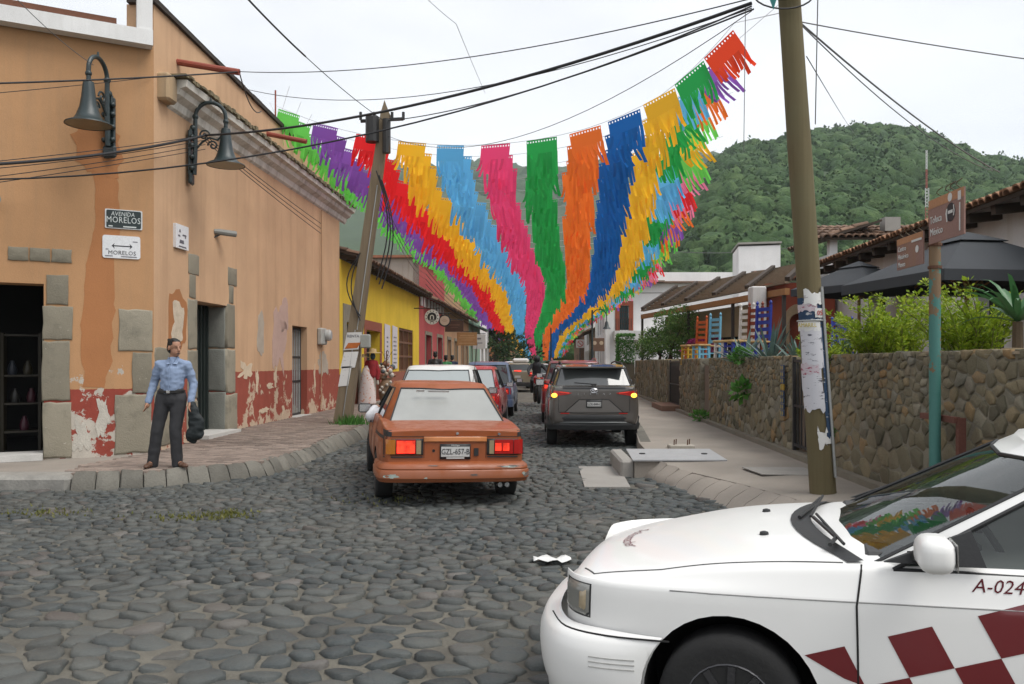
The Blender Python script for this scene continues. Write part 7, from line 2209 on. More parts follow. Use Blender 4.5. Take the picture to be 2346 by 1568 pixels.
sweep_bumper(os_, PLB, [(-.05, .155), (.0, .165), (.015, .20), (.022, .205), (.022, .285), (.005, .30), (.012, .31), (.0, .345), (-.06, .38), (-.12, .385)], m_orp)
for q in (((.80, .215), (.62, .215), (.64, .265), (.80, .275)), ((-.18, .325), (-.30, .325), (-.31, .338), (-.18, .34)), ((-.5, .32), (-.78, .325), (-.80, .345), (-.55, .345)), ((-.80, .18), (-.83, .19), (-.83, .27), (-.76, .26))): pass
m_scr = mk('scraped_primer', (.34, .40, .36), .7, .3, 30, 60, .2)
m_scr2 = mk('bare_scrape', (.14, .12, .11), .7, .4, 30, 60, .2)
bump_o = [o for o in os_.children if o.name.startswith('bumper')][0]
bvb = bvh_of(bump_o)
def ragged(bvh, cy, cz, ry, rz, mat, root, seed, name='paint_scrape'):
 r3 = random.Random(seed); n = 18
 mb = MB(); vs = [hit(bvh, (-2.6, cy, cz), XB, .003)]
 for k in range(n):
  a = 2 * math.pi * k / n; f = r3.uniform(.45, 1.15)
  vs.append(hit(bvh, (-2.6, cy + ry * f * math.cos(a), cz + rz * f * math.sin(a)), XB, .003))
 mb.add(vs, [(0, 1 + k, 1 + (k + 1) % n) for k in range(n)]); return mb.build(name, mat, root, local=True)
for k, (cy, cz, ry, rz, m) in enumerate(((.70, .235, .085, .026, m_scr), (-.20, .245, .05, .014, m_scr2), (-.63, .335, .16, .010, m_scr2), (-.60, .328, .10, .012, m_scr), (-.80, .24, .04, .03, m_scr2), (-.77, .25, .03, .02, m_scr), (.25, .345, .06, .006, m_scr2), (.33, .215, .025, .012, m_scr))): ragged(bvb, cy, cz, ry, rz, m, bump_o, k)
for sy in (1, -1):
 def yy(a, b): return (sy * a, sy * b)
 lamp = rpatch(bv, sy * .355, sy * .775, .452, .632, m_trim, 'tail_light', os_, .010, 6, .012)
 for y0, y1, z0, z1, m, nm in ((.745, .66, .465, .625, m_amb, 'indicator_lens'), (.652, .44, .465, .625, m_tail, 'red_lens'), (.432, .38, .465, .615, mk('reverse_lens', (.30, .24, .14), .25, coat=.4) if sy > 0 else bpy.data.materials['reverse_lens'], 'reverse_lens')):
  p = rpatch(bv, sy * y0, sy * y1, z0, z1, m if not (sy < 0 and nm == 'indicator_lens') else m_tail, nm, lamp, .024, 4)
  p.parent = lamp
 lit = rpatch(bv, sy * .645, sy * .448, .475, .61, m_lit, 'lit_bulb', lamp, .028, 4) if sy > 0 else None
 if sy < 0:
  for yc in (.57, .48): rpatch(bv, sy * (yc + .035), sy * (yc - .035), .50, .585, m_lit, 'lit_bulb', lamp, .028, 3)
 rpatch(bv, sy * .36, sy * .775, .425, .44, m_trim, 'black_strip', os_, .012, 5)
 rpatch(bv, sy * .70, sy * .775, .655, .72, m_trim, 'vent_decal', os_, .004, 4)
rpatch(bv, .35, -.35, .60, .655, paint('light_orange', (.60, .22, .07), .35, .2), 'garnish', os_, .016, 5, .01)
seam(bv, [(-2.5, .70, .655), (-2.5, -.70, .655)], XB, os_, .004, name='boot_gap')
seam(bv, [(-2.5, .345, .42), (-2.5, .345, .64)], XB, os_, .003); seam(bv, [(-2.5, -.345, .42), (-2.5, -.345, .64)], XB, os_, .003)
pl = rpatch(bv, .17, -.17, .405, .575, m_trim, 'number_plate', os_, .014, 4, .01)
rpatch(bv, .158, -.158, .435, .545, m_plate, 'plate_face', pl, .020, 3)
px = hit(bv, (-2.5, 0, .49), XB, .024).x
plate_text(pl, 'GZL-657-B', px, 0, .488, .088)
text('frame_print', 'Hidalgo', .03, m_plate, pl, (px + .003, -.0, .560), (0, -1, 0), (0, 0, 1), local=True, ext=.0008)
mb = MB(); mb.box((px + .004, 0, .42), (.003, .2, .016)); mb.build('frame_print', m_plate, pl, local=True)
mb = MB(); mb.box((px + .02, -.235, .485), (.02, .05, .085)); mb.build('black_clip', m_trim, os_, local=True)
for y, z in ((-.02, .69), (-.49, .685)):
 p = hit(bv, (-2.5, y, z), XB, .0); mb = MB(); mb.lathe([(.016, -.012), (.016, .008), (0, .010)], p, 10, 'X'); mb.build('lock', m_chrome, os_, local=True)
p = hit(bv, (-2.5, .24, .50), XB, 0); mb = MB(); mb.lathe([(.016, -.005), (.016, .004), (0, .005)], p, 10, 'X'); mb.build('hole', m_gap, os_, local=True)
for y in (-.50, -.58):
 mb = MB(); mb.tube([(-1.6, y + .02, .16), (-2.06, y, .125)], .034, 10, False); mb.tube([(-2.05, y, .125), (-1.8, y + .01, .14)], .027, 10); mb.build('exhaust_pipe', m_chrome, os_, smooth=True, local=True)
YL = Vector((0, -1, 0)); YR = Vector((0, 1, 0))
for sy, d in ((1, YL), (-1, YR)):
 for x in (.78, -.10, -.92): seam(bv, [(x, sy * 1.2, .20), (x, sy * 1.2, .80)], d, os_, .004)
 conform(bv, [(-1.95, sy, .62), (-.9, sy, .62), (-.9, sy, .655), (-1.95, sy, .655)], d, m_trim, 'side_stripe', os_, .003, 8)
 mb = MB(); mb.bbox((.0, sy * .848, .69), (.16, .02, .03), .008); mb.build('door_handle', m_trim, os_, local=True)
mirror(os_, .62, .90, .83, 1, m_trim); mirror(os_, .62, .90, .83, -1, m_trim)
mb = MB(); mb.box((-1.03, .30, 1.128), (.004, .10, .05), Matrix.Rotation(R(-56), 3, 'Y')); mb.box((-1.03, .08, 1.125), (.004, .26, .045), Matrix.Rotation(R(-56), 3, 'Y')); mb.build('window_sticker', mk('white_sticker', (.6, .62, .62), .5), os_, local=True)
mb = MB(); mb.tube([(.55, -.60, 1.2), (.35, -.62, 1.75)], .004, 4); mb.build('antenna', m_trim, os_, local=True)
for y in (.32, -.32):
 mb = MB(); mb.bbox((.25, y, .62), (.5, .46, .16), .04); mb.bbox((-.05, y, .86), (.14, .44, .5), .05); mb.bbox((-.08, y, 1.09), (.09, .24, .12), .03); mb.build('seat', m_seat, os_, local=True)
# ---------------------------------------------------------------- grey minivan
m_mv = paint('bronze_grey_paint', (.075, .067, .060), .22, .05, (.12, .11, .1), .8, 2)
mv = car_root('minivan', 1.58, 17.6, .0, 1.5, 'bronze grey minivan with glowing amber corner lights on the right of the street', 'minivan', 'cars in the street queue')
S_MV = [(-2.22, .40, .70, .74, .99, .70, 1.0), (-2.19, .32, .66, .80, 1.02, .735, 1.03), (-2.05, .27, .62, .85, 1.045, .77, 1.06), (-1.5, .22, .6, .872, 1.06, .80, 1.07), (-.6, .21, .6, .875, 1.055, .805, 1.07), (.6, .21, .58, .872, 1.0, .80, 1.02), (1.2, .22, .56, .86, .92, .77, .97), (1.8, .25, .52, .82, .80, .70, .84), (2.12, .30, .48, .70, .66, .58, .70), (2.2, .34, .46, .6, .58, .5, .6)]
b = body(S_MV, (-1.42, 1.40), ((.18, .345), (.18, .345)), mv, (m_mv, m_well))
bv = bvh_of(b)
G_MV = dict(xwb=1.35, xwt=.45, xrb=-2.10, xrt=-1.78, wb=.785, wr=.64, zb=1.0, zbr=1.05, zr=1.405, crown=.05, bowf=.2, bowr=.07, pil=.06, pilr=.07, cb=(1.0, .0, -.1, -1.72), cr=(.25, -.08, -.16, -1.6))
cab, panes, _v = greenhouse(mv, G_MV, (m_mv, (m_glass, m_glass, m_glass2)))
wheels(mv, (-1.42, 1.40), .77, .31, .20, M('rim_silver', (.35, .35, .36), .3, .1, metal=.6), 10, 'star')
sweep_bumper(mv, [(-1.1, .872), (-1.8, .875), (-2.10, .80), (-2.23, .5), (-2.26, 0)], [(-.04, .225), (.0, .235), (.012, .30), (.02, .33), (.0, .36), (.0, .42), (.012, .45), (-.01, .50), (-.06, .51)], m_trim)
mb = MB(); mb.tube([(-2.16, .74, .36), (-2.255, .4, .365), (-2.28, 0, .365), (-2.255, -.4, .365), (-2.16, -.74, .36)], .014, 6); mb.build('bumper_strip', M('dark_chrome', (.12, .13, .13), .35, .1, metal=.5), mv, smooth=True, local=True)
for sy in (1, -1):
 t = rquad(bv, [(sy * .80, .845), (sy * .80, .965), (sy * .40, .915), (sy * .46, .89)], m_tail, 'tail_light', mv, .012, 6)
 rquad(bv, [(sy * .70, .845), (sy * .80, .835), (sy * .80, .815), (sy * .70, .82)], m_trim, 'lower_lens', t, .012, 4)
 mb = MB(); p = hit(bv, (-2.5, sy * .735, .868), XB, .018); mb.ball(p, (.02, .055, .042), 12, 8); mb.build('indicator_lens', m_amblit, t, smooth=True, local=True)
 rquad(bv, [(sy * .62, .925), (sy * .66, .94), (sy * .46, .918), (sy * .46, .905)], M('tail_glow', (.5, .03, .02), .3, emit=(1, .05, .02), estr=.35), 'light_bar', t, .018, 4)
 rpatch(bv, sy * .46, sy * .62, .525, .545, m_tail, 'reflector', mv, .008, 3)
rpatch(bv, .58, -.58, .985, 1.025, m_trim, 'spoiler_trim', mv, .006, 6)
grey_l = paint('paler_panel', (.12, .112, .103), .3, .1, (.2, .19, .18), .7)
rquad(bv, [(.52, .56), (-.52, .56), (-.27, .78), (.27, .78)], grey_l, 'tailgate_panel', mv, .006, 8)
seam(bv, [(-2.5, .62, .555), (-2.5, .55, .55), (-2.5, .28, .79), (-2.5, -.28, .79), (-2.5, -.55, .55), (-2.5, -.62, .555)], XB, mv, .007)
seam(bv, [(-2.5, .66, .90), (-2.5, .66, .56), (-2.5, .0, .52), (-2.5, -.66, .56), (-2.5, -.66, .90)], XB, mv, .004)
pl = rpatch(bv, .145, -.145, .645, .785, m_trim, 'number_plate', mv, .016, 3, .01)
rpatch(bv, .13, -.13, .665, .745, m_plate, 'plate_face', pl, .020, 3)
px = hit(bv, (-2.5, 0, .705), XB, .024).x
plate_text(pl, 'GZK-844-C', px, 0, .705, .07)
p = hit(bv, (-2.5, 0, .955), XB, .008)
def ell(mb, c, ry, rz, r=.007):
 mb.tube([Vector(c) + Vector((0, ry * math.cos(a), rz * math.sin(a))) for a in [2 * math.pi * k / 20 for k in range(21)]], r, 5, False)
mb = MB(); ell(mb, p, .062, .042); ell(mb, p + Vector((-.003, 0, .012)), .035, .018, .006); ell(mb, p + Vector((-.003, 0, -.002)), .017, .036, .006); mb.build('emblem', m_chrome, mv, smooth=True, local=True)
for k, ch_ in enumerate('SIENNA'):
 y = .30 - k * .12
 p = hit(bv, (-2.5, y, .895), XB, .007); text('lettering', ch_, .05, m_chrome, mv, p, (0, -1, 0), (0, 0, 1), local=True, ext=.003)
mb = MB(); mb.beam((-2.18, .02, 1.075), (-2.15, .36, 1.10), .03, .02); mb.bbox((-2.185, .0, 1.07), (.04, .10, .035), .01); mb.build('wiper', m_trim, mv, local=True)
mb = MB(); mb.prism([(-1.74, .58, 1.405), (-1.74, -.58, 1.405), (-1.98, -.56, 1.375), (-1.98, .56, 1.375)], (0, 0, .028)); mb.build('spoiler', m_mv, mv, local=True)
for sy in (1, -1):
 mb = MB(); mb.tube([(-1.6, sy * .585, 1.42), (-1.5, sy * .585, 1.47), (-.2, sy * .585, 1.50), (.3, sy * .57, 1.48), (.4, sy * .56, 1.44)], .016, 6); mb.build('roof_rail', m_trim, mv, smooth=True, local=True)
mirror(mv, .92, .98, 1.04, 1, m_trim, (.10, .20, .15)); mirror(mv, .92, .98, 1.04, -1, m_trim, (.10, .20, .15))
# ---------------------------------------------------------------- other cars of the queue, built from the same shapes
def queue_car(name, x, y, hd, mat, label, S, G, wx, ra, r, gl, rear, sc_=1.0, cat='car', arch=None, wy=.72, z=0):
 root = car_root(name, x, y, z, hd, label, cat, 'cars in the street queue')
 b = body(S, wx, ((r - .13, ra), (r - .13, ra)), root, (mat, m_well)); bv = bvh_of(b)
 greenhouse(root, G, (mat, gl))
 wheels(root, wx, wy, r, .19, M('rim_silver', (.35, .35, .36), .3, .1, metal=.6))
 xs = S[0][0]
 sweep_bumper(root, [(xs + .55, S[2][3] + .012), (xs + .2, S[2][3] + .005), (xs - .03, S[1][3] - .02), (xs - .085, .45), (xs - .10, 0)], [(-.05, .19), (0, .20), (.012, .30), (.0, .40), (-.08, .42)], rear.get('bumper', mat))
 for sy in (1, -1):
  y0, y1, z0, z1 = rear['lamp']
  t = rpatch(bv, sy * y0, sy * y1, z0, z1, m_tail, 'tail_light', root, .012, 4)
  if rear.get('lit', True): rpatch(bv, sy * (y0 * .72 + y1 * .28), sy * (y0 * .3 + y1 * .7), z0 * .75 + z1 * .25, z0 * .3 + z1 * .7, m_lit, 'lit_bulb', t, .018, 3)
  for xd in (.78, -.1): seam(bv, [(xd, sy * 1.2, .25), (xd, sy * 1.2, S[4][4])], (0, -sy, 0), root, .005)
  mirror(root, .68, S[4][3] + .07, S[4][4] + .05, sy, m_trim)
 pl = rpatch(bv, .16, -.16, rear['pz'], rear['pz'] + .12, m_plate, 'number_plate', root, .012, 3)
 return root, bv
m_wp = paint('white_paint_old', (.62, .62, .60), .3, .12, (.4, .38, .33), .5)
S_WH = [tuple(v + (.06 if i in (2, 4, 6) else 0) for i, v in enumerate(r)) for r in S_OR]
G_WH = dict(G_OR, zb=.86, zbr=.86, zr=1.385, wr=.60, crown=.055, xrb=-1.5, xrt=-.85)
m_wr = glass('sky_reflection_glass', (.30, .33, .33), 0, .06)  # pale tint paints a sky reflection into the rear glass
queue_car('car', -1.33, 16.3, 2.5, m_wp, 'white sedan directly in front of the orange sedan', S_WH, G_WH, (-1.18, 1.22), .33, .285, (m_glass, m_glass, m_wr), dict(lamp=(.76, .42, .55, .72), pz=.52))
m_rp = paint('red_paint', (.36, .018, .022), .25, .1, (.2, .06, .05), .8)
queue_car('car', -1.0, 21.0, 3.0, m_rp, 'bright red sedan beyond the white sedan', S_WH, dict(G_WH, zr=1.35), (-1.18, 1.22), .33, .285, (m_glass, m_glass, m_wr), dict(lamp=(.78, .52, .56, .76), pz=.52))
m_bp = paint('blue_paint', (.075, .11, .19), .3, .12, (.2, .2, .2), .6)
queue_car('car', -.70, 26.0, 3.0, m_bp, 'blue grey car ahead of the red sedan', S_WH, dict(G_WH, zr=1.46), (-1.18, 1.22), .33, .285, m_glass, dict(lamp=(.76, .5, .56, .74), pz=.52))
S_SU = [tuple(v * (1.0 if i in (0, 3, 5) else 1.0) for i, v in enumerate(r)) for r in S_MV]
G_SU = dict(G_MV, zr=1.50)
m_mar = paint('maroon_paint', (.17, .022, .025), .28, .12, (.15, .07, .06), .8)
r_, bv_ = queue_car('car', 1.72, 23.6, 2.9, m_mar, 'maroon sport utility car hidden behind the grey minivan', S_SU, G_SU, (-1.42, 1.40), .345, .31, m_glass, dict(lamp=(.82, .6, .74, 1.0), pz=.66), wy=.755)
for sy in (1, -1):
 mb = MB(); mb.tube([(-1.6, sy * .585, 1.52), (-1.5, sy * .585, 1.57), (-.2, sy * .585, 1.60), (.4, sy * .56, 1.54)], .02, 6); mb.build('roof_rail', m_mar, r_, smooth=True, local=True)
m_gp2 = paint('gold_paint', (.23, .20, .14), .35, .2, (.2, .17, .12), .5)
r_, bv_ = queue_car('car', .42, 47.4, 2.9, m_gp2, 'sandy gold sport utility car with white roof box far along the queue', S_SU, dict(G_SU, zr=1.42), (-1.42, 1.40), .345, .31, m_glass, dict(lamp=(.82, .6, .74, 1.0), pz=.66, bumper=m_trim), wy=.755)
rpatch(bv_, .2, -.2, 1.0, 1.06, m_lit, 'brake_light', r_, .02, 3)
mb = MB(); mb.bbox((-.3, -.1, 1.60), (1.5, .9, .26), .09); mb.build('roof_box', m_wp, r_, smooth=True, local=True)
mb = MB()
for x in (-.8, .2): mb.beam((x, .6, 1.46), (x, -.6, 1.46), .04, .04)
mb.build('roof_bar', m_trim, r_, local=True)
m_sp = paint('silver_paint', (.30, .30, .30), .3, .1, (.2, .2, .2), .6)
queue_car('car', 1.75, 53.5, 2.9, m_sp, 'silver car just right of the gold sport utility car', S_WH, G_WH, (-1.18, 1.22), .33, .285, m_glass, dict(lamp=(.78, .5, .56, .76), pz=.52))
queue_car('car', .2, 62, 2.9, m_wp, 'white far car beyond the gold sport utility car', S_SU, dict(G_SU, zr=1.55), (-1.42, 1.40), .345, .31, m_glass, dict(lamp=(.82, .6, .74, 1.0), pz=.66), wy=.755)
queue_car('car', 3.2, 60, 2.9, paint('dark_grey_paint', (.06, .065, .07), .3, .1), 'dark grey far car right of the silver car', S_WH, G_WH, (-1.18, 1.22), .33, .285, m_glass, dict(lamp=(.78, .5, .56, .76), pz=.52))
queue_car('car', 2.6, 76, 2.9, m_rp, 'small red far car near the end of the queue', S_WH, G_WH, (-1.18, 1.22), .33, .285, m_glass, dict(lamp=(.78, .5, .56, .76), pz=.52))
queue_car('car', 3.0, 90, 2.9, m_sp, 'silver farthest car at the end of the queue', S_WH, G_WH, (-1.18, 1.22), .33, .285, m_glass, dict(lamp=(.78, .5, .56, .76), pz=.52))
# ---------------------------------------------------------------- white taxi in the foreground
m_tx = paint('taxi_white', (.72, .72, .70), .3, .06, (.5, .48, .43), .22, 3)
tx = car_root('taxi', 2.322, 3.647, -.15, -72, 'white taxi with dark red chequered doors filling the lower right corner', 'taxi', pitch=1.0)
TS = [(-2.08, .32, .50, .62, .76, .58, .78), (-2.02, .26, .50, .73, .85, .67, .88), (-1.7, .20, .52, .81, .90, .73, .92), (-1.2, .18, .53, .83, .895, .76, .91), (-.6, .18, .53, .835, .89, .775, .90), (.2, .18, .53, .835, .885, .775, .90), (.8, .18, .53, .832, .868, .765, .90), (1.27, .19, .52, .825, .828, .745, .868), (1.57, .20, .50, .80, .770, .70, .810), (1.80, .22, .47, .755, .725, .64, .765), (1.94, .26, .46, .66, .690, .56, .728), (2.01, .32, .46, .50, .650, .42, .682)]
bt = body(TS, (-1.18, 1.27), ((.30, .345), (.30, .345)), tx, (m_tx, m_well), crease=.2, belt=lambda x: .735 - .02 * smooth((x - .8) / 1.2))
bv = bvh_of(bt)
G_TX = dict(xwb=.95, xwt=.06, xrb=-1.55, xrt=-.98, wb=.775, wr=.585, zb=.885, zbr=.90, zr=1.265, crown=.055, bowf=.17, bowr=.06, pil=.05, pilr=.07, cb=(.70, -.34, -.42, -1.15), cr=(-.10, -.42, -.48, -.95))
cab, panes, TV = greenhouse(tx, G_TX, (m_tx, (m_clear, m_clear, m_glass)))
wheels(tx, (-1.18, 1.27), .735, .285, .19, M('rim_black', (.07, .07, .075), .3, .2, metal=.6), 10, 'star', 0)
fr_bump = sweep_bumper(tx, [(1.50, .830), (1.77, .82), (1.965, .74), (2.08, .545), (2.135, .28), (2.15, .0)], [(-.06, .125), (-.02, .135), (.0, .17), (.008, .24), (.024, .28), (.034, .33), (.040, .40), (.036, .46), (.022, .50), (.004, .525), (-.06, .538)], m_tx, taper=.2, arch=(1.27, .30, .352))
bvf = bvh_of(fr_bump)
sweep_bumper(tx, [(-1.55, .836), (-1.85, .82), (-2.06, .68), (-2.12, .4), (-2.13, .0)], [(-.05, .19), (0, .20), (.03, .30), (.04, .42), (.02, .52), (-.06, .55)], m_tx)
for z in (.405, .425, .445):
 pts = [hit(bvf, (x, 1.3, z), YL, .0) for x in (1.64, 1.69, 1.74, 1.79, 1.83)]
 mb = MB(); mb.tube(pts, .003, 5); mb.build('bumper_groove', M('groove_grey', (.33, .33, .31), .5), fr_bump, local=True)
mb = MB(); mb.tube([(x, y + .004, .529) for x, y in crv([(1.50, .830), (1.76, .818), (1.95, .735), (2.06, .54)], 5)], .004, 5); mb.build('bumper_gap', m_gap, tx, local=True)
def corner_patch(sy, a0, a1, z0, z1, mat, name, root, off_, n=8, cx=1.70, cy=.52):
 mb = MB(); vs = []
 for j in range(n + 1):
  for i in range(n + 1):
   a = R(a0 + (a1 - a0) * i / n); z = z0 + (z1 - z0) * j / n
   d = Vector((math.cos(a), sy * math.sin(a), 0))
   p = Vector((cx, sy * cy, z)) + d * 1.0
   h = bv.ray_cast(p, -d)
   for _t in range(20):
    if h[0] is not None: break
    p.z -= .012; h = bv.ray_cast(p, -d)
   q = h[0] if h[0] is not None else Vector((cx, sy * cy, z)) + d * .2
   edge = 1 if 0 < i < n and 0 < j < n else 0
   vs.append(q + d * (off_ if edge else .001))
 m1 = n + 1
 mb.add(vs, [(j * m1 + i, j * m1 + i + 1, (j + 1) * m1 + i + 1, (j + 1) * m1 + i) for j in range(n) for i in range(n)])
 return mb.build(name, mat, root, smooth=True, local=True, sharp=0)
m_hl = glass('headlamp_lens', (.22, .22, .20), .25, .08)
m_hr = mk('headlamp_reflector', (.30, .30, .28), .25, .2, 12, 60, 0, metal=.5)
for sy in (1, -1):
 h_ = corner_patch(sy, 13, 53, .572, .705, m_hr, 'headlight', tx, .010)
 corner_patch(sy, 11, 54.5, .567, .709, m_trim, 'lamp_rim', h_, .004)
 corner_patch(sy, 15, 51.5, .577, .70, m_hl, 'lens', h_, .016)
 corner_patch(sy, 42, 50, .585, .69, M('lamp_amber_tint', (.33, .27, .18), .2, .1, coat=.4), 'side_lens', h_, .020, 5)
 if sy > 0: seam(bv, [(x, sy * y, 1.5) for x, y in ((1.93, .44), (1.86, .565), (1.55, .665), (1.2, .705), (.84, .735))], (0, 0, -1), tx, .004, M('seam_grey', (.08, .08, .08), .7), 'hood_gap', .0)
 seam(bv, [(.775, sy * 1.3, .86), (.80, sy * 1.3, .72), (.80, sy * 1.3, .55), (.80, sy * 1.3, .22)], (0, -sy, 0), tx, .0045, name='door_gap')
 seam(bv, [(-.38, sy * 1.3, .87), (-.38, sy * 1.3, .25)], (0, -sy, 0), tx, .0045, name='door_gap')
 mb = MB(); mb.bbox((-.22, sy * .842, .79), (.17, .03, .04), .012); mb.build('door_handle', m_trim, tx, smooth=True, local=True)
 mb = MB(); mb.prism([(.70, sy * .775, .885), (.36, sy * .785, .885), (.40, sy * .745, 1.01)], (0, sy * .022, 0)); mb.build('mirror_sail', m_trim, tx, local=True)
 if sy > 0: mirror(tx, .55, .93, .955, sy, m_tx, (.12, .19, .125))
 for z0, z1, xa in ((.735, .742, 1.5), (.40, .44, .86)): seam(bv, [(xa, sy * 1.3, z0 - .012), (.2, sy * 1.3, z1), (-1.4, sy * 1.3, z1 + .01)], (0, -sy, 0), tx, .003, M('crease_shade_grey', (.30, .30, .29), .6), 'crease')  # grey line paints the shade along the body fold
pts = []
for k in range(13):
 y = .56 - 1.12 * k / 12; x = 1.975 - .12 * (y / .56) ** 2
 h = bv.ray_cast(Vector((x, y, 2)), Vector((0, 0, -1)))
 if h[0]: pts.append(h[0] + Vector((.01, 0, .008)))
seam(bv, [(2.6, .45, .60), (2.6, .25, .61), (2.6, 0, .61), (2.6, -.25, .61), (2.6, -.45, .60)], (-1, 0, 0), tx, .010, m_trim, 'grille_edge', .004)
for z in (.55, .575):
 seam(bv, [(2.6, .36, z), (2.6, 0, z), (2.6, -.36, z)], (-1, 0, 0), tx, .008, m_trim, 'grille_bar', .004)
mb = MB()
vs = []
for k in range(13):
 y = -.74 + 1.48 * k / 12
 xw = .955 - .17 * (abs(y) / .74) ** 2
 for dx, dz in ((-.02, .012), (.07 - .03 * (abs(y) / .74) ** 2, .006)):
  h = bv.ray_cast(Vector((xw + dx, y, 2)), Vector((0, 0, -1))); vs.append(Vector((xw + dx, y, (h[0].z if h[0] else .88) + dz)))
mb.add(vs, [(2 * k, 2 * k + 1, 2 * k + 3, 2 * k + 2) for k in range(12)]); mb.build('cowl', m_trim, tx, smooth=True, local=True)
for y0, y1 in ((.62, .08), (.02, -.5)):
 mb = MB()
 x0 = .985 - .15 * (y0 / .74) ** 2; x1 = .955 - .12 * (abs(y1) / .74) ** 2
 mb.tube([(x0, y0, .905), (x0 - .03, y0 - .12, .912), (x1 - .03, y1, .918)], .009, 6); mb.tube([(x0 - .05, y0 + .02, .915), (x1 - .045, y1 - .05, .925)], .007, 6); mb.build('wiper', m_trim, tx, local=True)
for y in (.30, -.30):
 h = bv.ray_cast(Vector((1.14, y, 2)), Vector((0, 0, -1))); mb = MB(); mb.lathe([(.022, -.005), (.018, .012), (.006, .016), (0, .016)], h[0], 10); mb.build('washer_jet', m_trim, tx, local=True)
m_tseat = mk('rust_seat_cover', (.16, .055, .03), .9, .3, 8, 50, .4)
for y in (.36, -.36):
 mb = MB(); mb.bbox((-.15, y, .52), (.52, .50, .20), .06); mb.bbox((-.46, y, .80), (.16, .50, .62), .07); mb.bbox((-.50, y, 1.12), (.10, .26, .16), .04); mb.build('seat', m_tseat, tx, smooth=True, local=True)
mb = MB(); mb.bbox((-1.15, 0, .75), (.16, 1.2, .6), .07); mb.build('rear_seat', m_seat, tx, smooth=True, local=True)
mb = MB(); mb.bbox((.55, 0, .80), (.5, 1.40, .18), .06); mb.bbox((.42, .36, .90), (.2, .4, .08), .03); mb.build('dashboard', mk('dash_grey', (.06, .06, .06), .8), tx, smooth=True, local=True)
mb = MB()
Ms = Matrix.Rotation(R(-62), 3, 'Y')
mb.tube([Ms @ Vector((.18 * math.cos(a), .18 * math.sin(a), 0)) + Vector((.24, .36, .86)) for a in [2 * math.pi * k / 22 for k in range(23)]], .014, 6, False); mb.tube([(.24, .36, .86), (.45, .36, .80)], .03, 6); mb.beam(Ms @ Vector((0, .17, 0)) + Vector((.24, .36, .86)), Ms @ Vector((0, -.17, 0)) + Vector((.24, .36, .86)), .03, .03); mb.build('steering_wheel', m_trim, tx, smooth=True, local=True)
mb = MB(); mb.bbox((.06, .0, 1.22), (.03, .20, .06), .01); mb.build('rear_view_mirror', m_trim, tx, local=True)
m_chk = paint('dark_red_livery', (.125, .008, .012), .28, .06, (.2, .1, .1), .5)
def chk(i, j, sy):
 q = []
 for a, b2 in ((i, j), (i + 1, j), (i + 1, j + 1), (i, j + 1)):
  q.append((.696 - .150 * a - .0706 * b2, sy * 1.3, max(.19, .617 + .049 * a - .144 * b2)))
 if max(p[2] for p in q) > .23: conform(bv, q, (0, -sy, 0), m_chk, 'checker_square', tx, .0022, 10, 0, True)
for sy in (1, -1):
 for i, j in ((0, 0), (2, 0), (4, 0), (-1, 1), (1, 1), (3, 1), (5, 1), (0, 2), (2, 2), (4, 2)): chk(i, j, sy)
for sy in (1, -1): conform(bv, [(.696 - .150 * a - .0706 * b, sy * 1.3, .617 + .049 * a - .144 * b) for a, b in ((-1.95, .0), (-1, 0), (-1, 1), (-1.36, .72))], (0, -sy, 0), m_chk, 'checker_square', tx, .0022, 8)
def side_text(s, x, z, size, sy=1):
 ux = Vector((-1, 0, 0)) if sy > 0 else Vector((1, 0, 0))
 o = text('lettering', s, size, mk('wine_lettering', (.16, .01, .02), .5) if 'wine_lettering' not in bpy.data.materials else bpy.data.materials['wine_lettering'], tx, (x, sy * 1.0, z), ux, (0, 0, 1), align='LEFT', shear=.35, ext=.0005, local=True)
 for v in o.data.vertices: v.co = hit(bv, (v.co.x, sy * 1.3, v.co.z), (0, -sy, 0), .0025)
 return o
side_text('A-024-S', .41, .815, .066, 1); side_text('A-024-S', -.2, .815, .066, -1)
o = text('lettering', 'Schumacher', .088, M('faded_wine_ink', (.34, .18, .20), .5), tx, (0, 0, 0), (1, 0, 0), (0, 1, 0), shear=.35, ext=.0005, local=True)
for v in o.data.vertices:
 x, y = v.co.x, v.co.y
 p = Vector((1.80 - .10 * (x / .3) ** 2 * 1.0 - y * 1.0, x * 1.0, 2))
 h = bv.ray_cast(p, Vector((0, 0, -1))); v.co = (h[0] + Vector((0, 0, .003))) if h[0] else p
# ================================================================== PEOPLE AND STREET LIFE
rg = random.Random(4)
def capsules(segs):
 """tapered limbs and ellipsoids to be fused into one skin"""
 mb = MB()
 for a, b, r0, r1 in segs:
  a, b = Vector(a), Vector(b)
  mb.tube([a.lerp(b, k / 4) for k in range(5)], [r0 + (r1 - r0) * k / 4 for k in range(5)], 12)
  mb.ball(a, r0, 12, 8); mb.ball(b, r1, 12, 8)
 return mb
def fuse(mb, name, mat, root, vox=.014, sm=6, folds=0, fscale=9):
 o = mb.build(name, mat, root, local=True, fix=False)
 md = o.modifiers.new('r', 'REMESH'); md.mode = 'VOXEL'; md.voxel_size = vox
 md = o.modifiers.new('s', 'SMOOTH'); md.iterations = sm; md.factor = .5
 bake(o)
 if folds:
  me = o.data
  nrm = [v.normal.copy() for v in me.vertices]
  for v, n in zip(me.vertices, nrm):
   f = noise.noise(Vector((v.co.x * fscale, v.co.y * fscale, v.co.z * fscale * 1.6))) + .5 * noise.noise(Vector((v.co.x * fscale * 2.3 + 9, v.co.y * fscale * 2.3, v.co.z * fscale * 3)))
   v.co += n * f * folds
 smooth_mesh(o, 0)
 return o
def lerp3(a, b, f): return Vector(a).lerp(Vector(b), f)
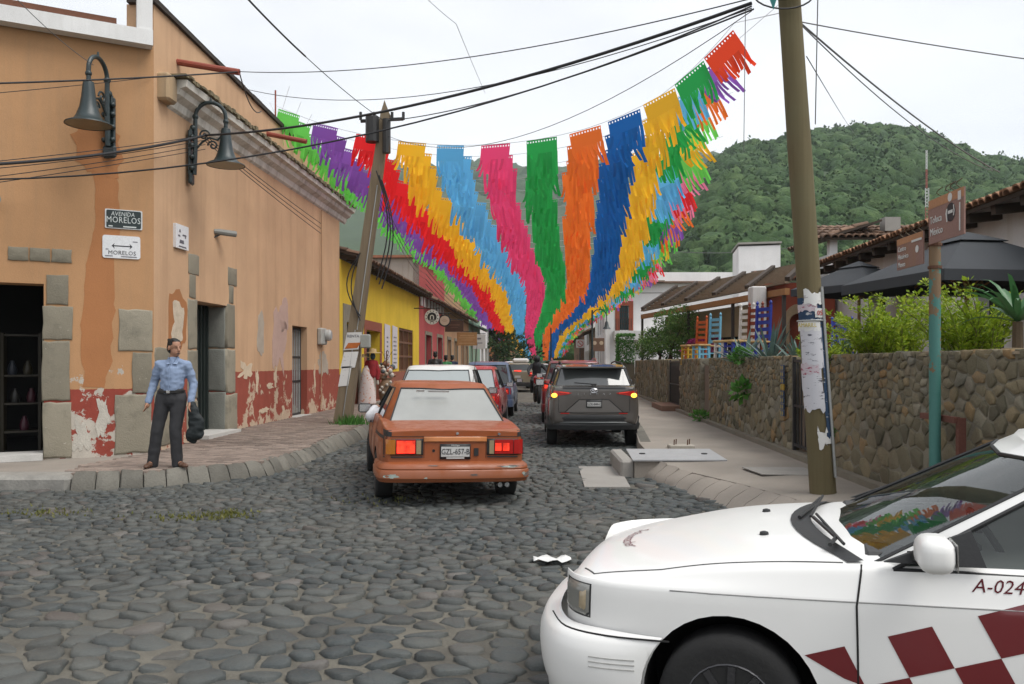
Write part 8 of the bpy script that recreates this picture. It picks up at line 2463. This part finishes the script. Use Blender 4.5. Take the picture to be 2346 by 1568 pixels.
def person(loc, rz, label, J, mats, hair_long=False, group=None, detail=True, sc_=1.0, extra=None, vox=.014):
 """J: joints in metres, x to the figure's left... the figure faces -y"""
 root = thing('person', loc, label, 'person', group, (0, 0, rz)); root.scale = (sc_,) * 3
 skin, shirt, trous, shoe, hair = mats
 hd = Vector(J['head']); nk = Vector(J['neck']); ch = Vector(J['chest']); pv = Vector(J['pelvis'])
 segs = [(nk, hd - Vector((0, 0, .06)), .055, .052), (ch, nk, .10, .06), (pv, ch, .11, .12)]
 for s_ in 'LR':
  sh, el, wr_ = Vector(J['sh' + s_]), Vector(J['el' + s_]), Vector(J['wr' + s_]); hp, kn, an = Vector(J['hip' + s_]), Vector(J['kn' + s_]), Vector(J['an' + s_])
  segs += [(ch, sh, .055, .040), (sh, el, .040, .036), (el, wr_, .040, .027), (pv, hp, .09, .09), (hp, kn, .075, .052), (kn, an, .050, .038), (an, an + Vector(J['ft' + s_]) * .10 - Vector((0, 0, .03)), .035, .03)]
  hdv = (wr_ - el).normalized()
  pal = wr_ + hdv * .055
  segs += [(wr_, pal, .025, .033)]
  side_ = hdv.cross(Vector((0, 1, 0))).normalized()
  fw = Vector((0, -1, 0))
  for k in range(4):
   b0 = pal + fw * (.028 - .018 * k) + hdv * .02
   L = (.058, .068, .064, .05)[k]
   m1 = b0 + hdv * L * .55 + side_ * .006 * (1 if s_ == 'L' else -1); m2 = m1 + (hdv * .75 + side_ * .45 * (-1 if s_ == 'R' else 1)).normalized() * L * .5
   segs += [(b0, m1, .0095, .0088), (m1, m2, .0088, .0075)]
  segs += [(wr_ + hdv * .02 + fw * .022, wr_ + hdv * .06 + fw * .055, .011, .010), (wr_ + hdv * .06 + fw * .055, wr_ + hdv * .10 + fw * .058, .010, .008)]
 mb = capsules(segs)
 ya = J.get('look', 0)
 Mh = Matrix.Rotation(ya, 3, 'Z') @ Matrix.Rotation(J.get('nod', 0), 3, 'X')
 def hp_(x, y, z): return hd + Mh @ Vector((x, y, z))
 mb.ball(hd + Mh @ Vector((0, .008, .035)), (.075, .094, .092), 16, 12, Mh)
 mb.ball(hp_(0, -.025, -.045), (.058, .068, .075), 14, 10, Mh)
 mb.ball(hp_(0, -.058, -.088), (.030, .028, .024), 10, 8, Mh)
 mb.tube([hp_(0, -.088, .02), hp_(0, -.112, -.028)], [.010, .017], 8); mb.ball(hp_(0, -.108, -.03), .017, 8, 6)
 mb.ball(hp_(0, -.092, -.064), (.024, .012, .011), 8, 6, Mh)
 mb.tube([hp_(-.035, -.080, .028), hp_(.035, -.080, .028)], .009, 6)
 for sx in (1, -1): mb.ball(hp_(sx * .078, .012, -.005), (.012, .022, .034), 8, 6, Mh)
 bod = fuse(mb, 'body', skin, root, vox * .72, 3)
 sh_seg = [(pv + Vector((0, 0, .03)), lerp3(pv, ch, .55), .128, .136), (lerp3(pv, ch, .55), ch, .136, .130), (ch, nk - Vector((0, 0, .03)), .120, .072)]
 for s_ in 'LR':
  sh, el, wr_ = Vector(J['sh' + s_]), Vector(J['el' + s_]), Vector(J['wr' + s_])
  sx = 1 if sh.x > 0 else -1
  sh_seg += [(nk - Vector((0, 0, .055)), sh, .062, .055), (ch + Vector((sx * .05, 0, .02)), sh, .088, .060), (sh, el, .060, .056), (el, wr_ - (wr_ - el) * .04, .058, .045), (lerp3(pv, ch, .5) + Vector((sx * .05, 0, 0)), ch + Vector((sx * .06, 0, -.02)), .10, .105), (pv + Vector((sx * .045, 0, .05)), lerp3(pv, ch, .5) + Vector((sx * .05, 0, 0)), .10, .105)]
 s_o = fuse(capsules(sh_seg), 'shirt', shirt, root, vox, 5, .011 if detail else 0, 11)
 tr = [(pv + Vector((0, 0, .02)), pv - Vector((0, 0, .06)), .128, .132)]
 for s_ in 'LR':
  hp, kn, an = Vector(J['hip' + s_]), Vector(J['kn' + s_]), Vector(J['an' + s_])
  tr += [(pv + Vector(((hp.x - pv.x) * .6, 0, .02)), hp, .112, .108), (hp, kn, .105, .080), (kn, an - Vector((0, 0, .035)), .080, .072)]
 fuse(capsules(tr), 'trousers', trous, root, vox, 5, .005 if detail else 0, 7)
 for s_ in 'LR':
  an, ft = Vector(J['an' + s_]), Vector(J['ft' + s_])
  m3 = MB(); d = ft.normalized(); w = d.cross(Vector((0, 0, 1))).normalized()
  g = an.copy(); g.z = .0
  for f, r, zz in ((-.06, .038, .04), (.02, .042, .048), (.10, .046, .038), (.17, .042, .03), (.20, .03, .025)): m3.ball(g + d * f + Vector((0, 0, zz)), (r, r, zz), 12, 8)
  fuse(m3, 'shoe', shoe, root, .010, 4)
 m4 = MB()
 m4.ball(hd + Mh @ Vector((0, .018, .052)), (.080, .097, .082), 16, 12, Mh)
 m4.ball(hd + Mh @ Vector((0, .045, .0)), (.077, .07, .085), 14, 10, Mh)
 for k in range(24):
  a = rg.uniform(-1.2, 4.3); m4.ball(hp_(.062 * math.cos(a), .02 + .07 * math.sin(a), .105 + rg.uniform(-.04, .01)), rg.uniform(.014, .024), 8, 6)
 h_o = m4.build('hair', hair, root, smooth=True, local=True, sharp=0)
 md = h_o.modifiers.new('r', 'REMESH'); md.mode = 'VOXEL'; md.voxel_size = .009
 bake(h_o)
 bm = bmesh.new(); bm.from_mesh(h_o.data)
 Mi = Mh.transposed()
 dead = []
 for v in bm.verts:
  q = Mi @ (v.co - hd)
  if q.y < -.045 and q.z < .085: dead.append(v)
  elif q.y < .0 and q.z < .035 and abs(q.x) < .066: dead.append(v)
 bmesh.ops.delete(bm, geom=dead, context='VERTS'); bm.to_mesh(h_o.data); bm.free()
 smooth_mesh(h_o, 0)
 if detail:
  mf = M('dark_feature', (.025, .016, .012), .5, .1)
  mb = MB()
  for sx in (1, -1):
   mb.ball(hp_(sx * .031, -.086, .004), (.008, .006, .003), 8, 6, Mh)
   mb.tube([hp_(sx * .014, -.098, .030), hp_(sx * .034, -.096, .036), hp_(sx * .055, -.080, .030)], [.002, .0026, .0015], 5)
  mb.tube([hp_(-.024, -.098, -.064), hp_(0, -.104, -.062), hp_(.024, -.098, -.064)], .0035, 5)
  mb.build('face_detail', mf, root, local=True)
  mb = MB()
  for sx in (1, -1): mb.prism([nk + Vector((sx * .008, -.098, -.075)), nk + Vector((sx * .058, -.050, .018)), nk + Vector((sx * .070, .0, .012)), nk + Vector((sx * .066, -.085, -.085))], (sx * .004, -.008, .004))
  mb.build('collar', shirt, s_o, local=True)
  mb = MB(); mb.lathe([(.148, -.018), (.152, -.016), (.152, .016), (.148, .018)], pv + Vector((0, 0, .035)), 24, M=Matrix.Diagonal((1.16, .93, 1))); bl = mb.build('belt', M('belt_black', (.015, .014, .013), .4), root, smooth=True, local=True)
  mb = MB(); mb.bbox(pv + Vector((.0, -.147, .035)), (.05, .012, .04), .006); mb.build('buckle', m_chrome, bl, local=True)
  mb = MB(); mb.tube([ch + Vector((0, -.158, .10)), lerp3(pv, ch, .7) + Vector((0, -.165, 0)), pv + Vector((0, -.150, .06))], .005, 5); mb.build('placket', shirt, s_o, local=True)
 return root
m_skin = mk('brown_skin', (.36, .185, .115), .5, .12, 20, 80, .08, .002)
m_shirt = NT('light_blue_shirt')
chk = m_shirt.n('TexChecker', Scale=170); m_shirt.l(m_shirt.co, chk.inputs['Vector'])
m_shirt = m_shirt.bsdf(m_shirt.mix(chk.outputs['Fac'], (.17, .23, .34), (.25, .31, .43)), .85, m_shirt.noise(120, 2), .15, .003, spec=.2)
m_tro = mk('charcoal_trousers', (.035, .035, .038), .85, .2, 6, 120, .2, .003)
m_shoe = mk('brown_leather', (.10, .05, .03), .5, .25, 12, 60, .15)
m_hair = mk('black_hair', (.010, .009, .008), .55, .3, 30, 120, .5, .004)
mz = .092
MAN = at(390, 1075, 10.98); MAN.z = mz
J = dict(head=(.055, .0, 1.575), neck=(.045, .01, 1.44), chest=(.035, .01, 1.26), pelvis=(.015, .0, .965),
   shL=(.215, .01, 1.355), elL=(.285, .05, 1.10), wrL=(.275, -.05, .865), shR=(-.145, .01, 1.355), elR=(-.225, .07, 1.11), wrR=(-.27, -.03, .865),
   hipL=(.11, .0, .90), knL=(.075, -.03, .49), anL=(.085, .02, .07), hipR=(-.085, .0, .90), knR=(-.16, -.02, .50), anR=(-.235, .03, .07),
   ftL=(.75, -.66, 0), ftR=(-.12, -1, 0), look=R(48), nod=R(4))
man = person((MAN.x, MAN.y, mz), R(6), 'man in light blue shirt and dark trousers standing at the left pavement corner', J, (m_skin, m_shirt, m_tro, m_shoe, m_hair), vox=.012)
hand = Matrix.Rotation(R(6), 3, 'Z') @ Vector((.285, -.055, .80)) + Vector((MAN.x, MAN.y, mz))
mb = MB()
for dx, dy, dz, rx, ry, rz_ in ((.02, 0, .02, .05, .05, .06), (.03, .0, -.08, .075, .06, .12), (.05, .01, -.20, .10, .07, .14), (.06, 0, -.33, .105, .065, .12), (.09, -.01, -.24, .085, .05, .14), (-.01, .0, -.38, .06, .05, .09), (.02, .02, -.43, .06, .04, .06)): mb.ball(hand + Vector((dx, dy, dz)), (rx, ry, rz_), 14, 10)
jk = thing('jacket', hand - Vector((0, 0, .5)), 'dark green black jacket hanging from the left hand of the man in the blue shirt', 'jacket')
mb.v = [v - jk.location for v in mb.v]
fuse(mb, 'cloth', mk('dark_jacket', (.013, .018, .019), .7, .3, 6, 80, .2), jk, .012, 3, .016, 8)
def walker(x, y, h, label, shirt, hair, trouser, z=.13):
 k = h / 1.72
 Jw = dict(head=(0, 0, 1.575), neck=(0, .01, 1.44), chest=(0, .01, 1.26), pelvis=(0, 0, .965), shL=(.19, .01, 1.38), elL=(.25, .05, 1.12), wrL=(.24, -.02, .88), shR=(-.19, .01, 1.38), elR=(-.25, .05, 1.12), wrR=(-.24, -.02, .88),
    hipL=(.10, 0, .90), knL=(.10, -.06, .49), anL=(.10, -.10, .07), hipR=(-.10, 0, .90), knR=(-.10, .03, .49), anR=(-.10, .12, .09), ftL=(0, -1, 0), ftR=(0, -1, 0))
 return person((x, y, z), R(180) - TH, label, Jw, (m_skin, shirt, trouser, m_shoe, hair), group='people walking on the left pavement', detail=False, sc_=k, vox=.02)
walker(*xy(P(30.2, -4.35)), 1.78, 'person in a dark leather jacket seen from behind on the left pavement', mk('dark_leather', (.022, .020, .020), .5, .3), m_hair, m_tro)
walker(*xy(P(31.6, -4.15)), 1.66, 'person in a green and white top walking beside the dark leather jacket', mk('green_top', (.05, .22, .08), .8, .5, 6), m_hair, m_tro)
walker(*xy(P(34, -4.2)), 1.68, 'person in dark blue behind the green and white top', mk('navy_top', (.02, .03, .06), .8, .2), m_hair, m_tro)
walker(*xy(P(58, -4.4)), 1.7, 'far person in black on the left pavement near the white sign board', mk('black_top', (.02, .02, .02), .8, .2), m_hair, m_tro)
walker(*xy(P(66, -3.9)), 1.65, 'far person in red on the left pavement by the street tree', mk('red_top', (.3, .04, .04), .8, .2), m_hair, m_tro)
dr = thing('person', (os_.location.x, os_.location.y, 0), 'driver of the orange sedan with white sleeved elbow out of the window', 'person', None, os_.rotation_euler)
DH = Vector((.02, .36, 1.04))
mb = capsules([((-.02, .36, .62), (-.04, .36, .86), .13, .14), ((-.03, .36, .90), (.0, .36, .98), .06, .05), ((-.02, .50, .84), (.12, .80, .72), .06, .055), ((.12, .80, .74), (.36, .74, .86), .045, .035), ((-.02, .20, .84), (.2, .2, .72), .05, .04)])
mb.ball(DH, (.095, .075, .11), 14, 10)
for k in range(4): mb.tube([(.37, .76 - .016 * k, .87), (.43, .75 - .018 * k, .89 - .01 * k)], .009, 6)
fuse(mb, 'body', m_skin, dr, .014, 3)
fuse(capsules([((-.02, .36, .60), (-.04, .36, .86), .15, .16), ((-.02, .50, .85), (.10, .83, .75), .085, .085), ((.10, .83, .75), (.27, .78, .83), .085, .065), ((-.02, .22, .85), (.16, .2, .74), .08, .065)]), 'shirt', mk('white_shirt', (.62, .62, .64), .85, .08), dr, .014, 3, .008)
mb = MB(); mb.ball(DH + Vector((-.02, 0, .03)), (.10, .084, .10), 14, 10); mb.build('hair', m_hair, dr, smooth=True, local=True)
mn = thing('mannequin', (P(26.9, -6.02).x, P(26.9, -6.02).y, .13), 'shop figure in straw hat, red jacket and white spotted dress by the yellow house', 'mannequin')
mloc = mn.location
mk('white_spotted_cloth', (.6, .5, .47), .85) if False else None
m_sp2 = NT('white_spotted_cloth')
f = m_sp2.noise(14, 3, .6); m_sp2 = m_sp2.bsdf(m_sp2.mix(m_sp2.ramp(f, [(.60, 0.), (.63, 1.)]), (.60, .52, .49), (.55, .20, .10)), .85)
mb = MB(); mb.lathe([(.30, .02), (.27, .4), (.20, .9), (.14, 1.15), (.05, 1.25), (0, 1.25)], (-.10, -.05, 0), 16, M=Matrix.Diagonal((1, .7, 1))); mb.build('dress', m_sp2, mn, smooth=True, local=True)
fuse(capsules([((.05, 0, .95), (.06, 0, 1.30), .15, .16), ((.18, 0, 1.36), (.26, 0, 1.05), .075, .07), ((.26, 0, 1.05), (.24, -.03, .82), .07, .06), ((-.1, 0, 1.36), (-.16, 0, 1.1), .07, .06)]), 'red_jacket', mk('red_wool', (.28, .02, .025), .9, .2), mn, .016, 4, .006)
fuse(capsules([((.12, 0, .9), (.14, 0, .1), .07, .05), ((.24, -.03, .80), (.25, -.05, .66), .035, .045)]), 'stand', mk('pale_cloth', (.42, .38, .32), .85), mn, .016, 3)
mb = MB(); mb.ball((.08, 0, 1.56), (.09, .09, .12), 12, 8); mb.build('head', mk('slate_cloth', (.05, .08, .10), .8), mn, smooth=True, local=True)
mb = MB(); mb.lathe([(.27, 1.66), (.26, 1.685), (.13, 1.68), (.115, 1.80), (0, 1.815)], (.08, 0, 0), 18); mb.lathe([(.2, 1.62), (.19, 1.635), (.09, 1.63), (.08, 1.73), (0, 1.74)], (-.19, .0, -.1), 14); mb.build('straw_hat', mk('straw', (.52, .38, .19), .8, .25, 20, 60, .3), mn, smooth=True, local=True)
pd = thing('pot_display', (P(28.2, -5.75).x, P(28.2, -5.75).y, .13), 'tall jar topped with a bunch of hanging gourds and small pots beside the mannequin', 'display')
mb = MB(); mb.lathe([(.0, 0), (.20, 0), (.28, .3), (.26, .55), (.16, .75), (.19, .82), (.0, .82)], (0, 0, 0), 18); mb.build('jar', mk('clay_jar', (.24, .16, .10), .8, .3, 6), pd, smooth=True, local=True)
r3 = random.Random(8)
gc = [mk('gourd_%d' % k, c, .5, .2) for k, c in enumerate(((.42, .36, .28), (.25, .11, .06), (.07, .09, .10), (.45, .20, .13), (.5, .46, .4)))]
for k in range(22):
 a = r3.uniform(0, 6.28); z = r3.uniform(.75, 1.4); rr_ = r3.uniform(.08, .3)
 mb = MB(); mb.ball((rr_ * math.cos(a), rr_ * .7 * math.sin(a), z), r3.uniform(.05, .10), 10, 7); mb.build('gourd', gc[k % 5], pd, smooth=True, local=True)
for k in range(7):
 mb = MB(); mb.ball((.30 * math.cos(k) * .6, -.26, .15 + k * .09), .055, 10, 7); mb.build('gourd', gc[4], pd, smooth=True, local=True)
mb = MB(); mb.tube([(0, 0, .8), (0, 0, 1.75)], .02, 6)
for k in range(5): mb.tube([(0, 0, 1.4), (.2 * math.cos(k * 1.3), .15 * math.sin(k * 1.3), 1.75)], .008, 5)
mb.build('stick', m_wood, pd, local=True)
tb = thing('planter', P(26.1, -5.2, .13), 'small green tub on the left pavement in front of the mannequin', 'tub')
c = P(26.1, -5.2, .13); mb = MB(); mb.lathe([(.0, 0), (.20, 0), (.24, .28), (.22, .28), (.19, .05), (0, .05)], c, 16); mb.build('tub', mk('green_tub', (.10, .22, .12), .6, .3), tb, smooth=True)
mc = thing('motorcycle', (.92, 30.5, 0), 'red motorcycle seen from the front between the two lanes of cars', 'motorcycle', None, (0, 0, R(4)))
for y in (-.62, .62):
 mb = MB(); mb.lathe([(.20, -.05), (.28, -.055), (.305, -.03), (.305, .03), (.28, .055), (.20, .05)], (0, y, .305), 20, 'X'); mb.build('tyre', m_rub, mc, smooth=True, local=True)
mb = MB(); mb.bbox((0, .05, .78), (.22, .5, .22), .07); mb.bbox((0, -.45, .85), (.34, .3, .35), .08); mb.build('fairing', m_rp, mc, smooth=True, local=True)
mb = MB(); mb.tube([(-.08, -.62, .3), (-.08, -.42, .9)], .025, 6); mb.tube([(.08, -.62, .3), (.08, -.42, .9)], .025, 6); mb.tube([(-.36, -.36, 1.06), (0, -.42, 1.0), (.36, -.36, 1.06)], .02, 6); mb.bbox((0, .1, .48), (.26, .5, .3), .05); mb.build('fork', m_trim, mc, local=True)
mb = MB(); mb.bbox((0, .4, .82), (.26, .6, .12), .05); mb.build('saddle', m_seat, mc, local=True)
mb = MB(); mb.ball((0, -.6, .88), (.08, .05, .08), 12, 8); mb.build('headlight', m_amb, mc, smooth=True, local=True)
rd = thing('person', (.92, 30.75, 0), 'rider in dark jacket and helmet sitting on the red motorcycle', 'person', None, (0, 0, R(4)))
fuse(capsules([((0, .1, .95), (0, .0, 1.38), .15, .17), ((-.2, 0, 1.38), (-.34, -.25, 1.2), .07, .06), ((-.34, -.25, 1.2), (-.34, -.55, 1.08), .055, .045), ((.2, 0, 1.38), (.34, -.25, 1.2), .07, .06), ((.34, -.25, 1.2), (.34, -.55, 1.08), .055, .045), ((-.12, .1, .92), (-.22, -.35, .82), .09, .07), ((-.22, -.35, .82), (-.2, -.1, .40), .065, .05), ((.12, .1, .92), (.22, -.35, .82), .09, .07), ((.22, -.35, .82), (.2, -.1, .40), .065, .05), ((0, 0, 1.4), (0, -.02, 1.55), .07, .07)]), 'body', mk('dark_clothes', (.025, .026, .03), .8, .3), rd, .02, 3)
mb = MB(); mb.ball((0, -.03, 1.62), (.13, .15, .14), 14, 10); mb.build('helmet', m_trim, rd, smooth=True, local=True)
